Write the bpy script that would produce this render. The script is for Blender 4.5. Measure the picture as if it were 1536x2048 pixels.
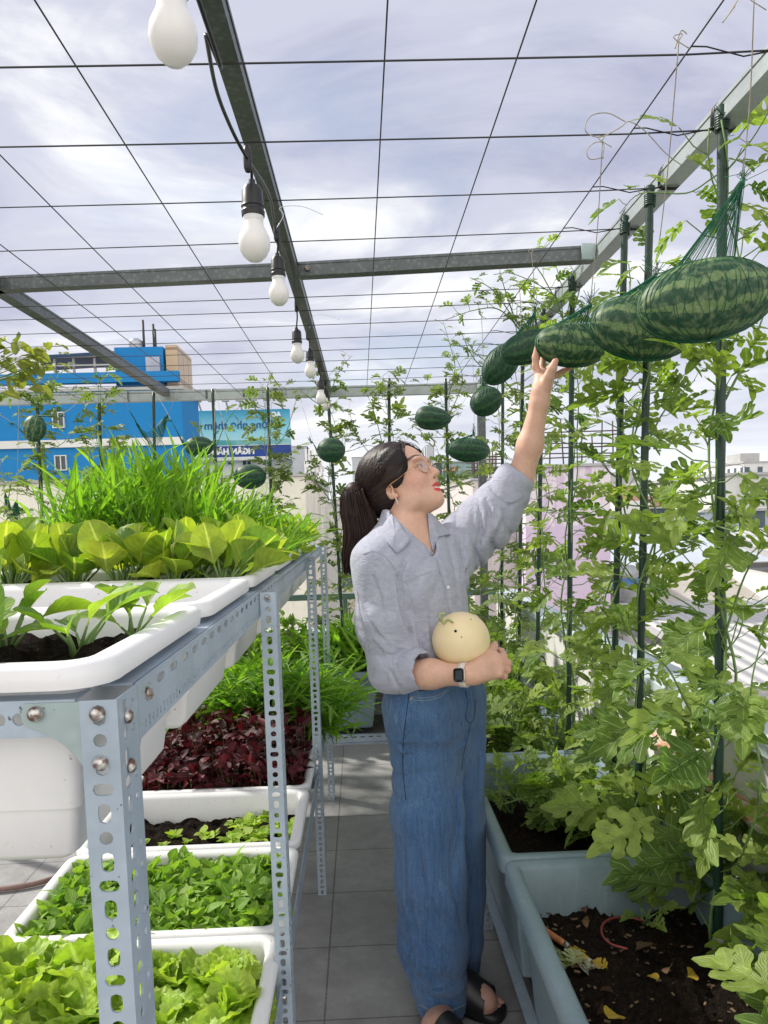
import bpy, bmesh, math, random, time
import numpy as np
from mathutils import Vector, Matrix
T0 = time.time()
for o in list(bpy.data.objects): bpy.data.objects.remove(o)
SC = bpy.context.scene
COL = SC.collection
rng = np.random.default_rng(7)
random.seed(7)
R = math.radians

# ------------------------------------------------------------------ camera
PW, PH, PF = 1536., 2048., 1480.
PCX, PCY = 768., 1159.
def nrm(v):
    v = np.asarray(v, float); return v/np.linalg.norm(v)
_dy = nrm([(720.-PCX)/PF, -(1030.-PCY)/PF, -1]); _dz = -nrm([(1240.-PCX)/PF, -(18000.-PCY)/PF, -1])
_dz = nrm(_dz-_dy*_dz.dot(_dy)); _dx = np.cross(_dy, _dz)
CM = np.array([_dx, _dy, _dz]); CC = np.array([0, 0, 1.38])
cam = bpy.data.objects.new('camera', bpy.data.cameras.new('camera')); COL.objects.link(cam)
m4 = Matrix.Identity(4)
for i in range(3):
    for j in range(3): m4[i][j] = CM[i][j]
m4.translation = Vector(CC)
cam.matrix_world = m4
cam.data.sensor_fit = 'VERTICAL'; cam.data.sensor_height = 36; cam.data.lens = 36*PF/PH
cam.data.shift_y = (PCY-1024)/PH; cam.data.clip_start = .05; cam.data.clip_end = 2000
SC.camera = cam
# surveying helpers: the place was measured from the photograph
def ray(px, py): return CM@np.array([(px-PCX)/PF, -(py-PCY)/PF, -1.])
def PY(px, py, Y): r = ray(px, py); return CC+r*(Y/r[1])
def PZ(px, py, Z): r = ray(px, py); return CC+r*((Z-1.38)/r[2])
def PXX(px, py, X): r = ray(px, py); return CC+r*(X/r[0])

# ------------------------------------------------------------------ light
SUN = nrm([-.72, .42, .78])
w = bpy.data.worlds.new('World'); SC.world = w; w.use_nodes = True
nt = w.node_tree; N = nt.nodes; L = nt.links
bg = N['Background']; bg.inputs['Strength'].default_value = .1
sky = N.new('ShaderNodeTexSky'); sky.sky_type = 'NISHITA'; sky.sun_disc = False
sky.sun_elevation = math.asin(SUN[2]); sky.sun_rotation = math.atan2(SUN[0], SUN[1]) % (2*math.pi)
sky.air_density = 1.0; sky.dust_density = 1.6; sky.ozone_density = 1.5
tc = N.new('ShaderNodeTexCoord')
sep = N.new('ShaderNodeSeparateXYZ'); L.new(tc.outputs['Generated'], sep.inputs[0])
def wm(op, a, b=None, c=None):
    n = N.new('ShaderNodeMath'); n.operation = op
    for i, v in enumerate((a, b, c)):
        if v is None: continue
        if isinstance(v, (int, float)): n.inputs[i].default_value = v
        else: L.new(v, n.inputs[i])
    return n.outputs[0]
zz = wm('ADD', wm('MAXIMUM', sep.outputs[2], 0.0), .22)
cmb = N.new('ShaderNodeCombineXYZ')
L.new(wm('DIVIDE', sep.outputs[0], zz), cmb.inputs[0]); L.new(wm('DIVIDE', sep.outputs[1], zz), cmb.inputs[1])
def wnoise(scale, det, rough, dist, off=0):
    n = N.new('ShaderNodeTexNoise'); n.inputs['Scale'].default_value = scale; n.inputs['Detail'].default_value = det
    n.inputs['Roughness'].default_value = rough; n.inputs['Distortion'].default_value = dist
    mp = N.new('ShaderNodeMapping'); mp.inputs['Location'].default_value = (off, off*.7, off); mp.inputs['Scale'].default_value = (1, 1.5, 1)
    L.new(cmb.outputs[0], mp.inputs[0]); L.new(mp.outputs[0], n.inputs['Vector']); return n.outputs['Fac']
n1 = wnoise(1.3, 8, .58, .5, 3.1); n2 = wnoise(1.15, 8, .58, .8, 9.7)
def wramp(src, pts):
    r = N.new('ShaderNodeValToRGB'); L.new(src, r.inputs[0]); e = r.color_ramp.elements
    for i, (p, c) in enumerate(pts):
        el = e[i] if i < 2 else e.new(p)
        el.position = p; el.color = (*c, 1)
    r.color_ramp.interpolation = 'EASE'
    return r.outputs[0]
cloudc = wramp(n2, [(.32, (.37, .385, .52)), (.48, (.53, .54, .64)), (.66, (.84, .84, .85))])
up = N.new('ShaderNodeVectorMath'); up.operation = 'SCALE'; up.inputs['Scale'].default_value = 9.3; L.new(cloudc, up.inputs[0])
msk = wramp(n1, [(.30, (.45, .45, .45)), (.50, (.95, .95, .95))])
hz = wm('POWER', wm('SUBTRACT', 1.0, wm('MINIMUM', wm('MAXIMUM', sep.outputs[2], 0.0), 1.0)), 7.0)
mx = N.new('ShaderNodeMixRGB'); L.new(msk, mx.inputs[0]); L.new(sky.outputs[0], mx.inputs[1]); L.new(up.outputs[0], mx.inputs[2])
warm = wm('MULTIPLY', wm('SUBTRACT', .35, sep.outputs[0]), .9)
wc = N.new('ShaderNodeMixRGB'); wc.use_clamp = False; L.new(wm('MINIMUM', wm('MAXIMUM', warm, 0.0), 1.0), wc.inputs[0])
wc.inputs[1].default_value = (8.0, 8.35, 8.8, 1); wc.inputs[2].default_value = (8.9, 8.3, 7.6, 1)
mh = N.new('ShaderNodeMixRGB'); L.new(wm('MULTIPLY', hz, .85), mh.inputs[0]); L.new(mx.outputs[0], mh.inputs[1]); L.new(wc.outputs[0], mh.inputs[2])
# fill light: extra brightness added to the unseen sky behind the camera
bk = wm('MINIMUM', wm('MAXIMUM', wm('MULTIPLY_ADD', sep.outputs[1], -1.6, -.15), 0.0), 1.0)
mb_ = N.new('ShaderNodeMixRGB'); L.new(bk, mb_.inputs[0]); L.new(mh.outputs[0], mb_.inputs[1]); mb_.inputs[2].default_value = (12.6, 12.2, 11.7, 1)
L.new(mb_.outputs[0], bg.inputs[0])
sl = bpy.data.lights.new('sun', 'SUN'); sl.energy = 3.7; sl.angle = R(1.6); sl.color = (1, .95, .86)
so = bpy.data.objects.new('sun', sl); COL.objects.link(so)
so.rotation_euler = Vector(SUN).to_track_quat('Z', 'Y').to_euler()
SC.view_settings.view_transform = 'Standard'; SC.view_settings.look = 'None'
SC.view_settings.gamma = 1; SC.view_settings.exposure = 0.46
try:
    SC.cycles.max_bounces = 8; SC.cycles.transparent_max_bounces = 12; SC.cycles.sample_clamp_indirect = 4
except Exception: pass

# ------------------------------------------------------------------ mesh helpers
def setp(o, label=None, cat=None, group=None, kind=None):
    if label: o['label'] = label
    if cat: o['category'] = cat
    if group: o['group'] = group
    if kind: o['kind'] = kind
    return o
def empty(name, loc, label, cat, group=None, rz=0):
    o = bpy.data.objects.new(name, None); COL.objects.link(o); o.location = loc; o.rotation_euler = (0, 0, rz)
    o.empty_display_size = .05
    return setp(o, label, cat, group)
def link(name, me, mats, parent=None, loc=None):
    o = bpy.data.objects.new(name, me); COL.objects.link(o)
    for m in (mats if isinstance(mats, (list, tuple)) else [mats]): me.materials.append(m)
    if parent is not None: o.parent = parent
    if loc is not None: o.location = loc
    return o
def copy_tree(o, parent=None):
    c = o.copy(); COL.objects.link(c); c.parent = parent
    for ch in o.children: copy_tree(ch, c)
    return c
class MB:
    def __init__(s): s.v = []; s.f = {}; s.n = 0; s.uv = []; s.r = []; s.c = []; s.hascol = False; s.mi = {}
    def add(s, v, faces, uv=None, rnd=0., mi=0, col=None):
        v = np.asarray(v, float).reshape(-1, 3); 
        if not isinstance(faces, (list, tuple)) or (len(faces) and not isinstance(faces[0], np.ndarray)): faces = [np.asarray(faces, int)]
        for f in faces:
            if len(f) == 0: continue
            f = np.asarray(f, int).reshape(len(f), -1)
            s.f.setdefault((f.shape[1], mi), []).append(f+s.n)
        s.v.append(v); s.n += len(v)
        s.uv.append(np.zeros((len(v), 2)) if uv is None else np.asarray(uv, float))
        s.r.append(np.full(len(v), rnd) if np.isscalar(rnd) else np.asarray(rnd))
        if col is not None: s.hascol = True
        s.c.append(np.ones((len(v), 3)) if col is None else np.broadcast_to(np.asarray(col, float), (len(v), 3)))
        return s
    def box(s, a, b, mi=0, rot=None, cen=None):
        a = np.minimum(a, b)*1. if False else np.asarray(a, float); b = np.asarray(b, float)
        lo = np.minimum(a, b); hi = np.maximum(a, b)
        v = np.array([[(lo, hi)[i][0], (lo, hi)[j][1], (lo, hi)[k][2]] for k in (0, 1) for j in (0, 1) for i in (0, 1)])
        if rot is not None:
            c = v.mean(0) if cen is None else np.asarray(cen, float); M = np.array(rot); v = (v-c)@M.T+c
        s.add(v, np.array([[0, 2, 3, 1], [4, 5, 7, 6], [0, 1, 5, 4], [2, 6, 7, 3], [0, 4, 6, 2], [1, 3, 7, 5]]), mi=mi); return s
    def beam(s, a, b, wx, wz, mi=0, upv=(0, 0, 1)):
        a = np.asarray(a, float); b = np.asarray(b, float); d = nrm(b-a); x = nrm(np.cross(d, upv)); z = np.cross(x, d)
        v = []
        for p in (a, b):
            for sx, sz in ((-1, -1), (1, -1), (1, 1), (-1, 1)): v.append(p+x*sx*wx/2+z*sz*wz/2)
        s.add(v, np.array([[0, 1, 2, 3], [7, 6, 5, 4], [0, 4, 5, 1], [1, 5, 6, 2], [2, 6, 7, 3], [3, 7, 4, 0]]), mi=mi); return s
    def tube(s, pts, r, n=6, caps=True, mi=0, rnd=0., col=None):
        P = np.asarray(pts, float); m = len(P); r = np.broadcast_to(np.asarray(r, float), (m,))
        t = np.gradient(P, axis=0); t /= np.linalg.norm(t, axis=1)[:, None]+1e-12
        ref = np.array([0, 0, 1.]) if abs(t[0][2]) < .9 else np.array([1., 0, 0])
        x = nrm(np.cross(t[0], ref)); xs = []
        for i in range(m):
            x = x-t[i]*x.dot(t[i]); x = x/(np.linalg.norm(x)+1e-12); xs.append(x)
        xs = np.array(xs); ys = np.cross(t, xs); a = np.arange(n)*2*math.pi/n
        v = (P[:, None]+(xs[:, None]*np.cos(a)[None, :, None]+ys[:, None]*np.sin(a)[None, :, None])*r[:, None, None]).reshape(-1, 3)
        i = np.arange(m-1)[:, None]*n; j = np.arange(n)[None]; k = (j+1) % n
        q = np.stack([i+j, i+k, i+n+k, i+n+j], -1).reshape(-1, 4)
        fs = [q]
        uv = np.stack([np.tile(np.arange(n)/n, m), np.repeat(np.linspace(0, 1, m), n)], 1)
        if caps: fs.append(np.array([list(range(n))[::-1], list(range((m-1)*n, m*n))]))
        s.add(v, fs, uv=uv, rnd=rnd, mi=mi, col=col); return s
    def lathe(s, prof, cen=(0, 0, 0), n=24, M=None, mi=0, closed=True):
        pr = np.asarray(prof, float); a = np.arange(n)*2*math.pi/n
        v = np.stack([pr[:, None, 0]*np.cos(a), pr[:, None, 0]*np.sin(a), np.broadcast_to(pr[:, None, 1], (len(pr), n))], -1).reshape(-1, 3)
        if M is not None: v = v@np.array(M).T
        v = v+np.asarray(cen, float)
        i = np.arange(len(pr)-1)[:, None]*n; j = np.arange(n)[None]; k = (j+1) % n
        q = np.stack([i+j, i+k, i+n+k, i+n+j], -1).reshape(-1, 4)
        fs = [q]
        if closed: fs.append(np.array([list(range(n))[::-1], list(range((len(pr)-1)*n, len(pr)*n))]))
        s.add(v, fs, mi=mi); return s
    def build(s, name, mats, parent=None, smooth=True, loc=None):
        me = bpy.data.meshes.new(name)
        V = np.concatenate(s.v); me.vertices.add(len(V)); me.vertices.foreach_set('co', V.ravel())
        fl, st, tot, mi = [], [], [], []; c = 0
        for (k, m), arrs in s.f.items():
            a = np.concatenate(arrs); fl.append(a.ravel()); cnt = len(a)
            st.append(c+np.arange(cnt)*k); tot.append(np.full(cnt, k)); mi.append(np.full(cnt, m)); c += cnt*k
        fl = np.concatenate(fl).astype(np.int32); st = np.concatenate(st).astype(np.int32)
        me.loops.add(len(fl)); me.loops.foreach_set('vertex_index', fl)
        me.polygons.add(len(st)); me.polygons.foreach_set('loop_start', st)
        me.polygons.foreach_set('material_index', np.concatenate(mi).astype(np.int32))
        me.polygons.foreach_set('use_smooth', np.full(len(st), bool(smooth)))
        UV = np.concatenate(s.uv); ul = me.uv_layers.new(name='UVMap'); ul.data.foreach_set('uv', UV[fl].astype(np.float32).ravel())
        at = me.attributes.new('rnd', 'FLOAT', 'POINT'); at.data.foreach_set('value', np.concatenate(s.r).astype(np.float32))
        if s.hascol:
            ca = me.color_attributes.new('Col', 'FLOAT_COLOR', 'POINT')
            cc = np.concatenate(s.c); ca.data.foreach_set('color', np.concatenate([cc, np.ones((len(cc), 1))], 1).astype(np.float32).ravel())
        me.update(calc_edges=True); me.validate()
        o = link(name, me, mats, parent, loc)
        return o
def autosmooth(o, ang=35):
    me = o.data; bm = bmesh.new(); bm.from_mesh(me)
    for e in bm.edges:
        if len(e.link_faces) == 2 and e.calc_face_angle(0) > R(ang): e.smooth = False
    for f in bm.faces: f.smooth = True
    bm.to_mesh(me); bm.free(); return o
def bevel(o, wd=.003, seg=2):
    m = o.modifiers.new('b', 'BEVEL'); m.width = wd; m.segments = seg; m.limit_method = 'ANGLE'; m.angle_limit = R(40); return o

# ------------------------------------------------------------------ materials
class Mat:
    def __init__(s, name, base=(.5, .5, .5), rough=.6, metal=0, spec=.5):
        s.m = bpy.data.materials.new(name); s.m.use_nodes = True; s.t = s.m.node_tree; s.N = s.t.nodes; s.L = s.t.links
        s.b = s.N['Principled BSDF']; s.b.inputs['Base Color'].default_value = (*base, 1); s.b.inputs['Roughness'].default_value = rough
        s.b.inputs['Metallic'].default_value = metal; s.b.inputs['Specular IOR Level'].default_value = spec
        s.out = s.N['Material Output']; s._tc = None
    def tc(s, k='Object'):
        if s._tc is None: s._tc = s.N.new('ShaderNodeTexCoord')
        return s._tc.outputs[k]
    def map(s, src, scale=(1, 1, 1), loc=(0, 0, 0), rot=(0, 0, 0)):
        n = s.N.new('ShaderNodeMapping'); n.inputs['Scale'].default_value = scale; n.inputs['Location'].default_value = loc; n.inputs['Rotation'].default_value = rot
        s.L.new(src, n.inputs[0]); return n.outputs[0]
    def noise(s, scale=5, det=4, rough=.5, dist=0, vec=None, out='Fac'):
        n = s.N.new('ShaderNodeTexNoise'); n.inputs['Scale'].default_value = scale; n.inputs['Detail'].default_value = det
        n.inputs['Roughness'].default_value = rough; n.inputs['Distortion'].default_value = dist
        s.L.new(vec if vec is not None else s.tc(), n.inputs['Vector']); return n.outputs[out]
    def vor(s, scale=5, vec=None, out='Distance'):
        n = s.N.new('ShaderNodeTexVoronoi'); n.inputs['Scale'].default_value = scale
        s.L.new(vec if vec is not None else s.tc(), n.inputs['Vector']); return n.outputs[out]
    def ramp(s, src, pts, interp='LINEAR'):
        r = s.N.new('ShaderNodeValToRGB'); s.L.new(src, r.inputs[0]); e = r.color_ramp.elements; r.color_ramp.interpolation = interp
        for i, (p, c) in enumerate(pts):
            el = e[i] if i < 2 else e.new(p)
            el.position = p; el.color = (*(c if hasattr(c, '__len__') else (c, c, c)), 1)
        return r.outputs[0]
    def math(s, op, a, b=None, c=None):
        n = s.N.new('ShaderNodeMath'); n.operation = op
        for i, v in enumerate((a, b, c)):
            if v is None: continue
            if isinstance(v, (int, float)): n.inputs[i].default_value = v
            else: s.L.new(v, n.inputs[i])
        return n.outputs[0]
    def mix(s, f, a, b, mode='MIX'):
        n = s.N.new('ShaderNodeMixRGB'); n.blend_type = mode
        for i, v in enumerate((f, a, b)):
            if isinstance(v, (int, float)): n.inputs[i].default_value = v
            elif isinstance(v, tuple): n.inputs[i].default_value = (*v, 1)
            else: s.L.new(v, n.inputs[i])
        return n.outputs[0]
    def attr(s, name, out='Fac'):
        n = s.N.new('ShaderNodeAttribute'); n.attribute_name = name; return n.outputs[out]
    def sep(s, v):
        n = s.N.new('ShaderNodeSeparateXYZ'); s.L.new(v, n.inputs[0]); return n.outputs
    def col(s, src): s.L.new(src, s.b.inputs['Base Color']); return s
    def rough(s, src): s.L.new(src, s.b.inputs['Roughness']); return s
    def bump(s, src, st=.3, dist=.01):
        n = s.N.new('ShaderNodeBump'); n.inputs['Strength'].default_value = st; n.inputs['Distance'].default_value = dist
        s.L.new(src, n.inputs['Height']); s.L.new(n.outputs[0], s.b.inputs['Normal']); return s
def simple(name, c, rough=.6, metal=0, var=.25, scale=6, bump=0, bs=40, spec=.5):
    m = Mat(name, c, rough, metal, spec)
    n = m.noise(scale, 6, .6)
    m.col(m.mix(1.0, c, m.ramp(n, [(.3, 1-var), (.7, 1+var*.3)]), 'MULTIPLY'))
    if bump: m.bump(m.noise(bs, 5, .6), bump, .004)
    return m
def leafmat(name, dark, light, vein=(.25, .35, .12), trans=.45, tcol=None, rough=.45, veins=True, edge=None):
    m = Mat(name, dark, rough, 0, .35)
    rn = m.attr('rnd'); uv = m.sep(m.tc('UV'))
    c = m.mix(rn, dark, light)
    pn = m.noise(35, 4, .6)
    c = m.mix(1.0, c, m.ramp(pn, [(.3, .72), (.7, 1.2)]), 'MULTIPLY')
    ax = m.math('ABSOLUTE', m.math('SUBTRACT', uv[0], .5))
    if veins:
        mid = m.ramp(ax, [(.015, 1), (.05, 0)])
        # side veins: slanting lines
        sv = m.math('SINE', m.math('MULTIPLY', m.math('SUBTRACT', uv[1], m.math('MULTIPLY', ax, .8)), 46.))
        svm = m.ramp(sv, [(.9, 0), (1.0, .22)])
        c = m.mix(m.math('MAXIMUM', mid, svm), c, vein)
        m.bump(m.math('ADD', m.math('MULTIPLY', sv, .4), m.noise(60, 3)), .35, .004)
    if edge: c = m.mix(m.ramp(ax, [(.44, 0), (.5, .8)]), c, edge)
    m.col(c)
    tr = m.N.new('ShaderNodeBsdfTranslucent'); ms = m.N.new('ShaderNodeMixShader'); ms.inputs[0].default_value = trans
    t = m.mix(1.0, c, tcol or (1.6, 1.7, .7), 'MULTIPLY'); m.L.new(t, tr.inputs[0])
    m.L.new(m.b.outputs[0], ms.inputs[1]); m.L.new(tr.outputs[0], ms.inputs[2]); m.L.new(ms.outputs[0], m.out.inputs[0])
    return m.m

def galv(name, base, var=.2):
    m = Mat(name, base, .45, .25, .5)
    v = m.vor(60); n = m.noise(9, 6, .6); st = m.noise(5, 5, .7, 0, m.map(m.tc(), (8, 8, 1)))
    c = m.mix(1.0, base, m.ramp(n, [(.3, 1-var), (.7, 1+var*.4)]), 'MULTIPLY')
    c = m.mix(m.ramp(v, [(.0, .12), (.5, 0)]), c, (.7, .75, .78))
    c = m.mix(m.ramp(st, [(.58, 0), (.75, .25)]), c, (.22, .24, .24))
    sp = m.noise(110, 2, .5); c = m.mix(m.ramp(sp, [(.72, 0), (.76, .8)]), c, (.06, .05, .05))
    m.col(c).bump(m.noise(220, 2), .05, .001)
    return m.m
M = {}
M['steel'] = galv('galvanised_paint', (.40, .48, .57))
M['steel2'] = galv('galvanised_bracket', (.36, .45, .45))
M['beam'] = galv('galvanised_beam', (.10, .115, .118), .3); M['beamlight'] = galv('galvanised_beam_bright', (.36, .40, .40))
def _rustbolt():
    m = Mat('bolt_zinc', (.45, .42, .38), .35, .8); m.col(m.ramp(m.noise(160, 4), [(.4, (.16, .09, .06)), (.6, (.6, .6, .58))])); return m.m
M['bolt'] = _rustbolt()
def _tray():
    m = Mat('white_plastic', (.80, .80, .80), .38, 0, .5)
    a = m.noise(4, 6, .7); g = m.noise(30, 4, .7, 1.5)
    c = m.mix(m.ramp(a, [(.5, 0), (.75, .35)]), (.76, .76, .77), (.58, .58, .54))
    c = m.mix(m.ramp(g, [(.62, 0), (.72, .3)]), c, (.45, .44, .40))
    c = m.mix(m.ramp(m.noise(140, 2), [(.72, 0), (.76, .7)]), c, (.12, .1, .08))
    m.col(c).bump(m.noise(50, 3), .04, .003); return m.m
M['tray'] = _tray()
def _tub():
    m = Mat('blue_grey_plastic', (.16, .24, .29), .42, 0, .5)
    a = m.noise(3.5, 6, .7); g = m.noise(5, 5, .7, 0, m.map(m.tc(), (14, 14, 1.5)))
    c = m.mix(m.ramp(a, [(.35, 0), (.7, 1)]), (.15, .215, .25), (.21, .28, .315))
    c = m.mix(m.ramp(g, [(.55, 0), (.8, .35)]), c, (.40, .45, .45))
    c = m.mix(m.ramp(m.noise(120, 2), [(.70, 0), (.74, .6)]), c, (.08, .08, .07))
    m.col(c).bump(m.noise(60, 3), .05, .003); return m.m
M['tub'] = _tub()
def _soil():
    m = Mat('soil', (.02, .014, .01), .95, 0, .15)
    v = m.vor(70, out='Color'); n = m.noise(90, 6, .7)
    c = m.ramp(n, [(.35, (.006, .004, .003)), (.55, (.022, .014, .010)), (.72, (.06, .038, .025))])
    c = m.mix(m.ramp(m.noise(160, 3), [(.66, 0), (.72, .8)]), c, (.16, .11, .07))
    m.col(c).bump(m.noise(80, 8, .75), 1.0, .02); return m.m
M['soil'] = _soil()
def _floor():
    m = Mat('floor_tile', (.2, .2, .2), .62, 0, .35)
    tcx = m.map(m.tc(), (1, 1, 1), (.14, -.20, 0))
    br = m.N.new('ShaderNodeTexBrick'); br.offset = 0; br.squash = 1
    br.inputs['Scale'].default_value = 1; br.inputs['Brick Width'].default_value = .6; br.inputs['Row Height'].default_value = .345
    br.inputs['Mortar Size'].default_value = .003; br.inputs['Mortar Smooth'].default_value = .2
    br.inputs['Color1'].default_value = (.30, .295, .29, 1); br.inputs['Color2'].default_value = (.275, .27, .27, 1); br.inputs['Mortar'].default_value = (.14, .135, .13, 1)
    m.L.new(tcx, br.inputs[0])
    a = m.noise(2.3, 7, .65); b = m.noise(14, 6, .7); v = m.noise(6, 6, .65, 2.2)
    c = m.mix(1.0, br.outputs[0], m.ramp(a, [(.3, .72), (.7, 1.18)]), 'MULTIPLY')
    c = m.mix(1.0, c, m.ramp(b, [(.35, .86), (.65, 1.1)]), 'MULTIPLY')
    c = m.mix(m.ramp(v, [(.49, 0), (.5, .22), (.51, 0)]), c, (.5, .5, .48))
    c = m.mix(m.ramp(m.noise(170, 3), [(.68, 0), (.74, .5)]), c, (.07, .07, .06))
    m.col(c).rough(m.ramp(b, [(.3, .45), (.7, .75)])).bump(br.outputs['Fac'], -.25, .003); return m.m
M['floor'] = _floor()
def wallmat(name, c, stain=(.3, .28, .25), amt=.5, sc=1.0, rough=.9):
    m = Mat(name, c, rough, 0, .25)
    n = m.noise(1.2*sc, 7, .65); st = m.noise(1.5*sc, 7, .7, .4, m.map(m.tc(), (3.5, 3.5, .5)))
    k = m.mix(m.ramp(n, [(.45, 0), (.75, amt)]), c, stain)
    k = m.mix(m.ramp(st, [(.5, 0), (.72, amt)]), k, stain)
    m.col(k).bump(m.noise(20*sc, 5), .15, .01); return m.m
M['white_wall'] = wallmat('white_wall', (.74, .74, .72), (.50, .48, .43), .5, 2)
M['stake'] = simple('green_stake', (.012, .045, .028), .4, 0, .3, 30, .3, 60).m
M['black'] = simple('black_plastic', (.012, .012, .014), .4, 0, .2).m
M['wire'] = simple('grey_wire', (.03, .032, .035), .5, 0, .3).m
M['string'] = simple('pale_string', (.42, .38, .32), .9, 0, .3, 60).m
def _bulb():
    m = Mat('bulb_glass', (.80, .78, .76), .28, 0, .5); m.b.inputs['Subsurface Weight'].default_value = .3; m.b.inputs['Subsurface Radius'].default_value = (.02, .02, .02); return m.m
M['bulb'] = _bulb()
M['bulbbase'] = simple('bulb_base', (.78, .79, .80), .35, 0, .1).m
M['net'] = simple('green_net', (.008, .13, .06), .55, 0, .35, 80).m
def melonmat(name, light, dark, sc=1., pale=(.35, .42, .22)):
    m = Mat(name, dark, .52, 0, .35)
    o = m.sep(m.tc()); ang = m.math('ARCTAN2', o[1], o[2])
    wob = m.noise(13*sc, 7, .8, .5); wb2 = m.noise(60*sc, 5, .75)
    s = m.math('SINE', m.math('ADD', m.math('MULTIPLY', ang, 9.), m.math('MULTIPLY', m.math('SUBTRACT', wob, .5), 7.)))
    s = m.math('ADD', s, m.math('MULTIPLY', m.math('SUBTRACT', wb2, .5), 3.4))
    c = m.ramp(s, [(.0, dark), (.42, dark), (.55, light), (.8, light)])
    c = m.mix(m.ramp(m.noise(70*sc, 3), [(.45, 0), (.7, .35)]), c, pale)
    m.col(c).bump(m.noise(60, 3), .06, .003); return m.m
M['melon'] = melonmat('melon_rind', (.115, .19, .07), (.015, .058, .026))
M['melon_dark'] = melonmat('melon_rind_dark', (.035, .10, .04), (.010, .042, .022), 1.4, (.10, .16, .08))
M['vine'] = simple('vine_stem', (.16, .26, .08), .6, 0, .3, 30).m
M['leaf'] = leafmat('watermelon_leaf', (.085, .165, .026), (.32, .41, .085), (.32, .42, .16), .42, (1.5, 1.7, .55), .45, edge=(.30, .40, .14))
M['leaf_far'] = leafmat('watermelon_leaf_small', (.08, .145, .028), (.22, .29, .075), (.28, .36, .14), .42, (1.5, 1.6, .6))
M['blade'] = leafmat('grass_blade', (.10, .27, .02), (.28, .48, .05), (.45, .6, .15), .5, (1.3, 1.45, .5), .4)
M['broad'] = leafmat('broad_leaf', (.15, .30, .035), (.40, .50, .07), (.55, .66, .2), .5, (1.35, 1.3, .4), .4)
M['mustard'] = leafmat('mustard_leaf', (.14, .30, .05), (.32, .48, .08), (.45, .55, .3), .45, (1.5, 1.5, .4), .5)
M['lettuce'] = leafmat('lettuce_leaf', (.32, .50, .05), (.54, .70, .12), (.5, .68, .2), .45, (1.25, 1.25, .5), .45)
M['seedling'] = leafmat('seedling_leaf', (.14, .30, .035), (.34, .52, .085), (.35, .5, .15), .4, (1.4, 1.45, .5), .45)
M['red'] = leafmat('amaranth_leaf', (.030, .010, .010), (.13, .016, .026), (.20, .05, .06), .22, (1.6, .7, .6), .45)
# ------------------------------------------------------------------ setting
fl = MB(); fl.box((-3.6, -1.5, -.12), (1.06, 5.3, 0)); o = fl.build('floor', M['floor'], smooth=False); setp(o, kind='structure')
gm = Mat('city_ground', (.2, .2, .19), .9); gm.col(gm.ramp(gm.noise(.05, 8, .7), [(.35, (.10, .11, .09)), (.6, (.32, .31, .29))]))
g = MB(); g.box((-900, -300, -9.4), (900, 1500, -9)); setp(g.build('ground', gm.m, smooth=False), kind='structure')
# parapets
def parapet(name, lo, hi, label, cap=True):
    b = MB(); b.box(lo, hi); e = empty(name, ((lo[0]+hi[0])/2, (lo[1]+hi[1])/2, lo[2]), label, 'parapet wall')
    off = -np.array(e.location)
    b.v = [v+off for v in b.v]; bevel(b.build('wall', M['white_wall'], e, False), .006)
    c = MB(); c.box((lo[0]-.03, lo[1]-.03, hi[2]+.002), (hi[0]+.03, hi[1]+.03, hi[2]+.035)); c.v = [v+off for v in c.v]
    bevel(c.build('coping', M['coping'], e, False), .004); return e
M['coping'] = simple('coping_paint', (.50, .58, .62), .6, 0, .3, 4, .1).m
parapet('parapet', (.95, -1.5, -.3), (1.06, 5.2, .79), 'white rendered parapet with pale blue coping behind the tubs on the right')
parapet('parapet', (-3.6, 5.03, -.3), (.94, 5.15, .56), 'low white parapet behind the tubs at the far end')
# rust stained metal strip leaning on right parapet
rs = Mat('rusty_sheet', (.7, .68, .65), .6, .1); rs.col(rs.ramp(rs.noise(9, 6, .7, 1.2, rs.map(rs.tc(), (2, .8, 2))), [(.42, (.72, .70, .67)), (.52, (.55, .22, .08)), (.62, (.70, .66, .62))]))
b = MB(); b.beam((.915, 1.15, .64), (.915, 2.4, .64), .06, .012); setp(b.build('metal_strip', rs.m, smooth=False), 'rust streaked white metal strip along the inner face of the parapet', 'metal strip')
# back railing
e = empty('railing', (-1, 5.08, .59), 'grey green square tube railing above the far low parapet', 'railing')
b = MB(); b.beam((-2.6, 0, .235), (1.93, 0, .235), .04, .04); b.build('top_rail', M['railp'] if 'railp' in M else M.setdefault('railp', simple('railing_paint', (.16, .26, .26), .5, .2).m), e, False)
for x in (-2.1, -1.3, -.5, .3, .88, 1.6):
    b = MB(); b.beam((x, 0, .005), (x, 0, .214), .03, .03, upv=(0, 1, 0)); b.build('post', M['railp'], e, False)

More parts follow.
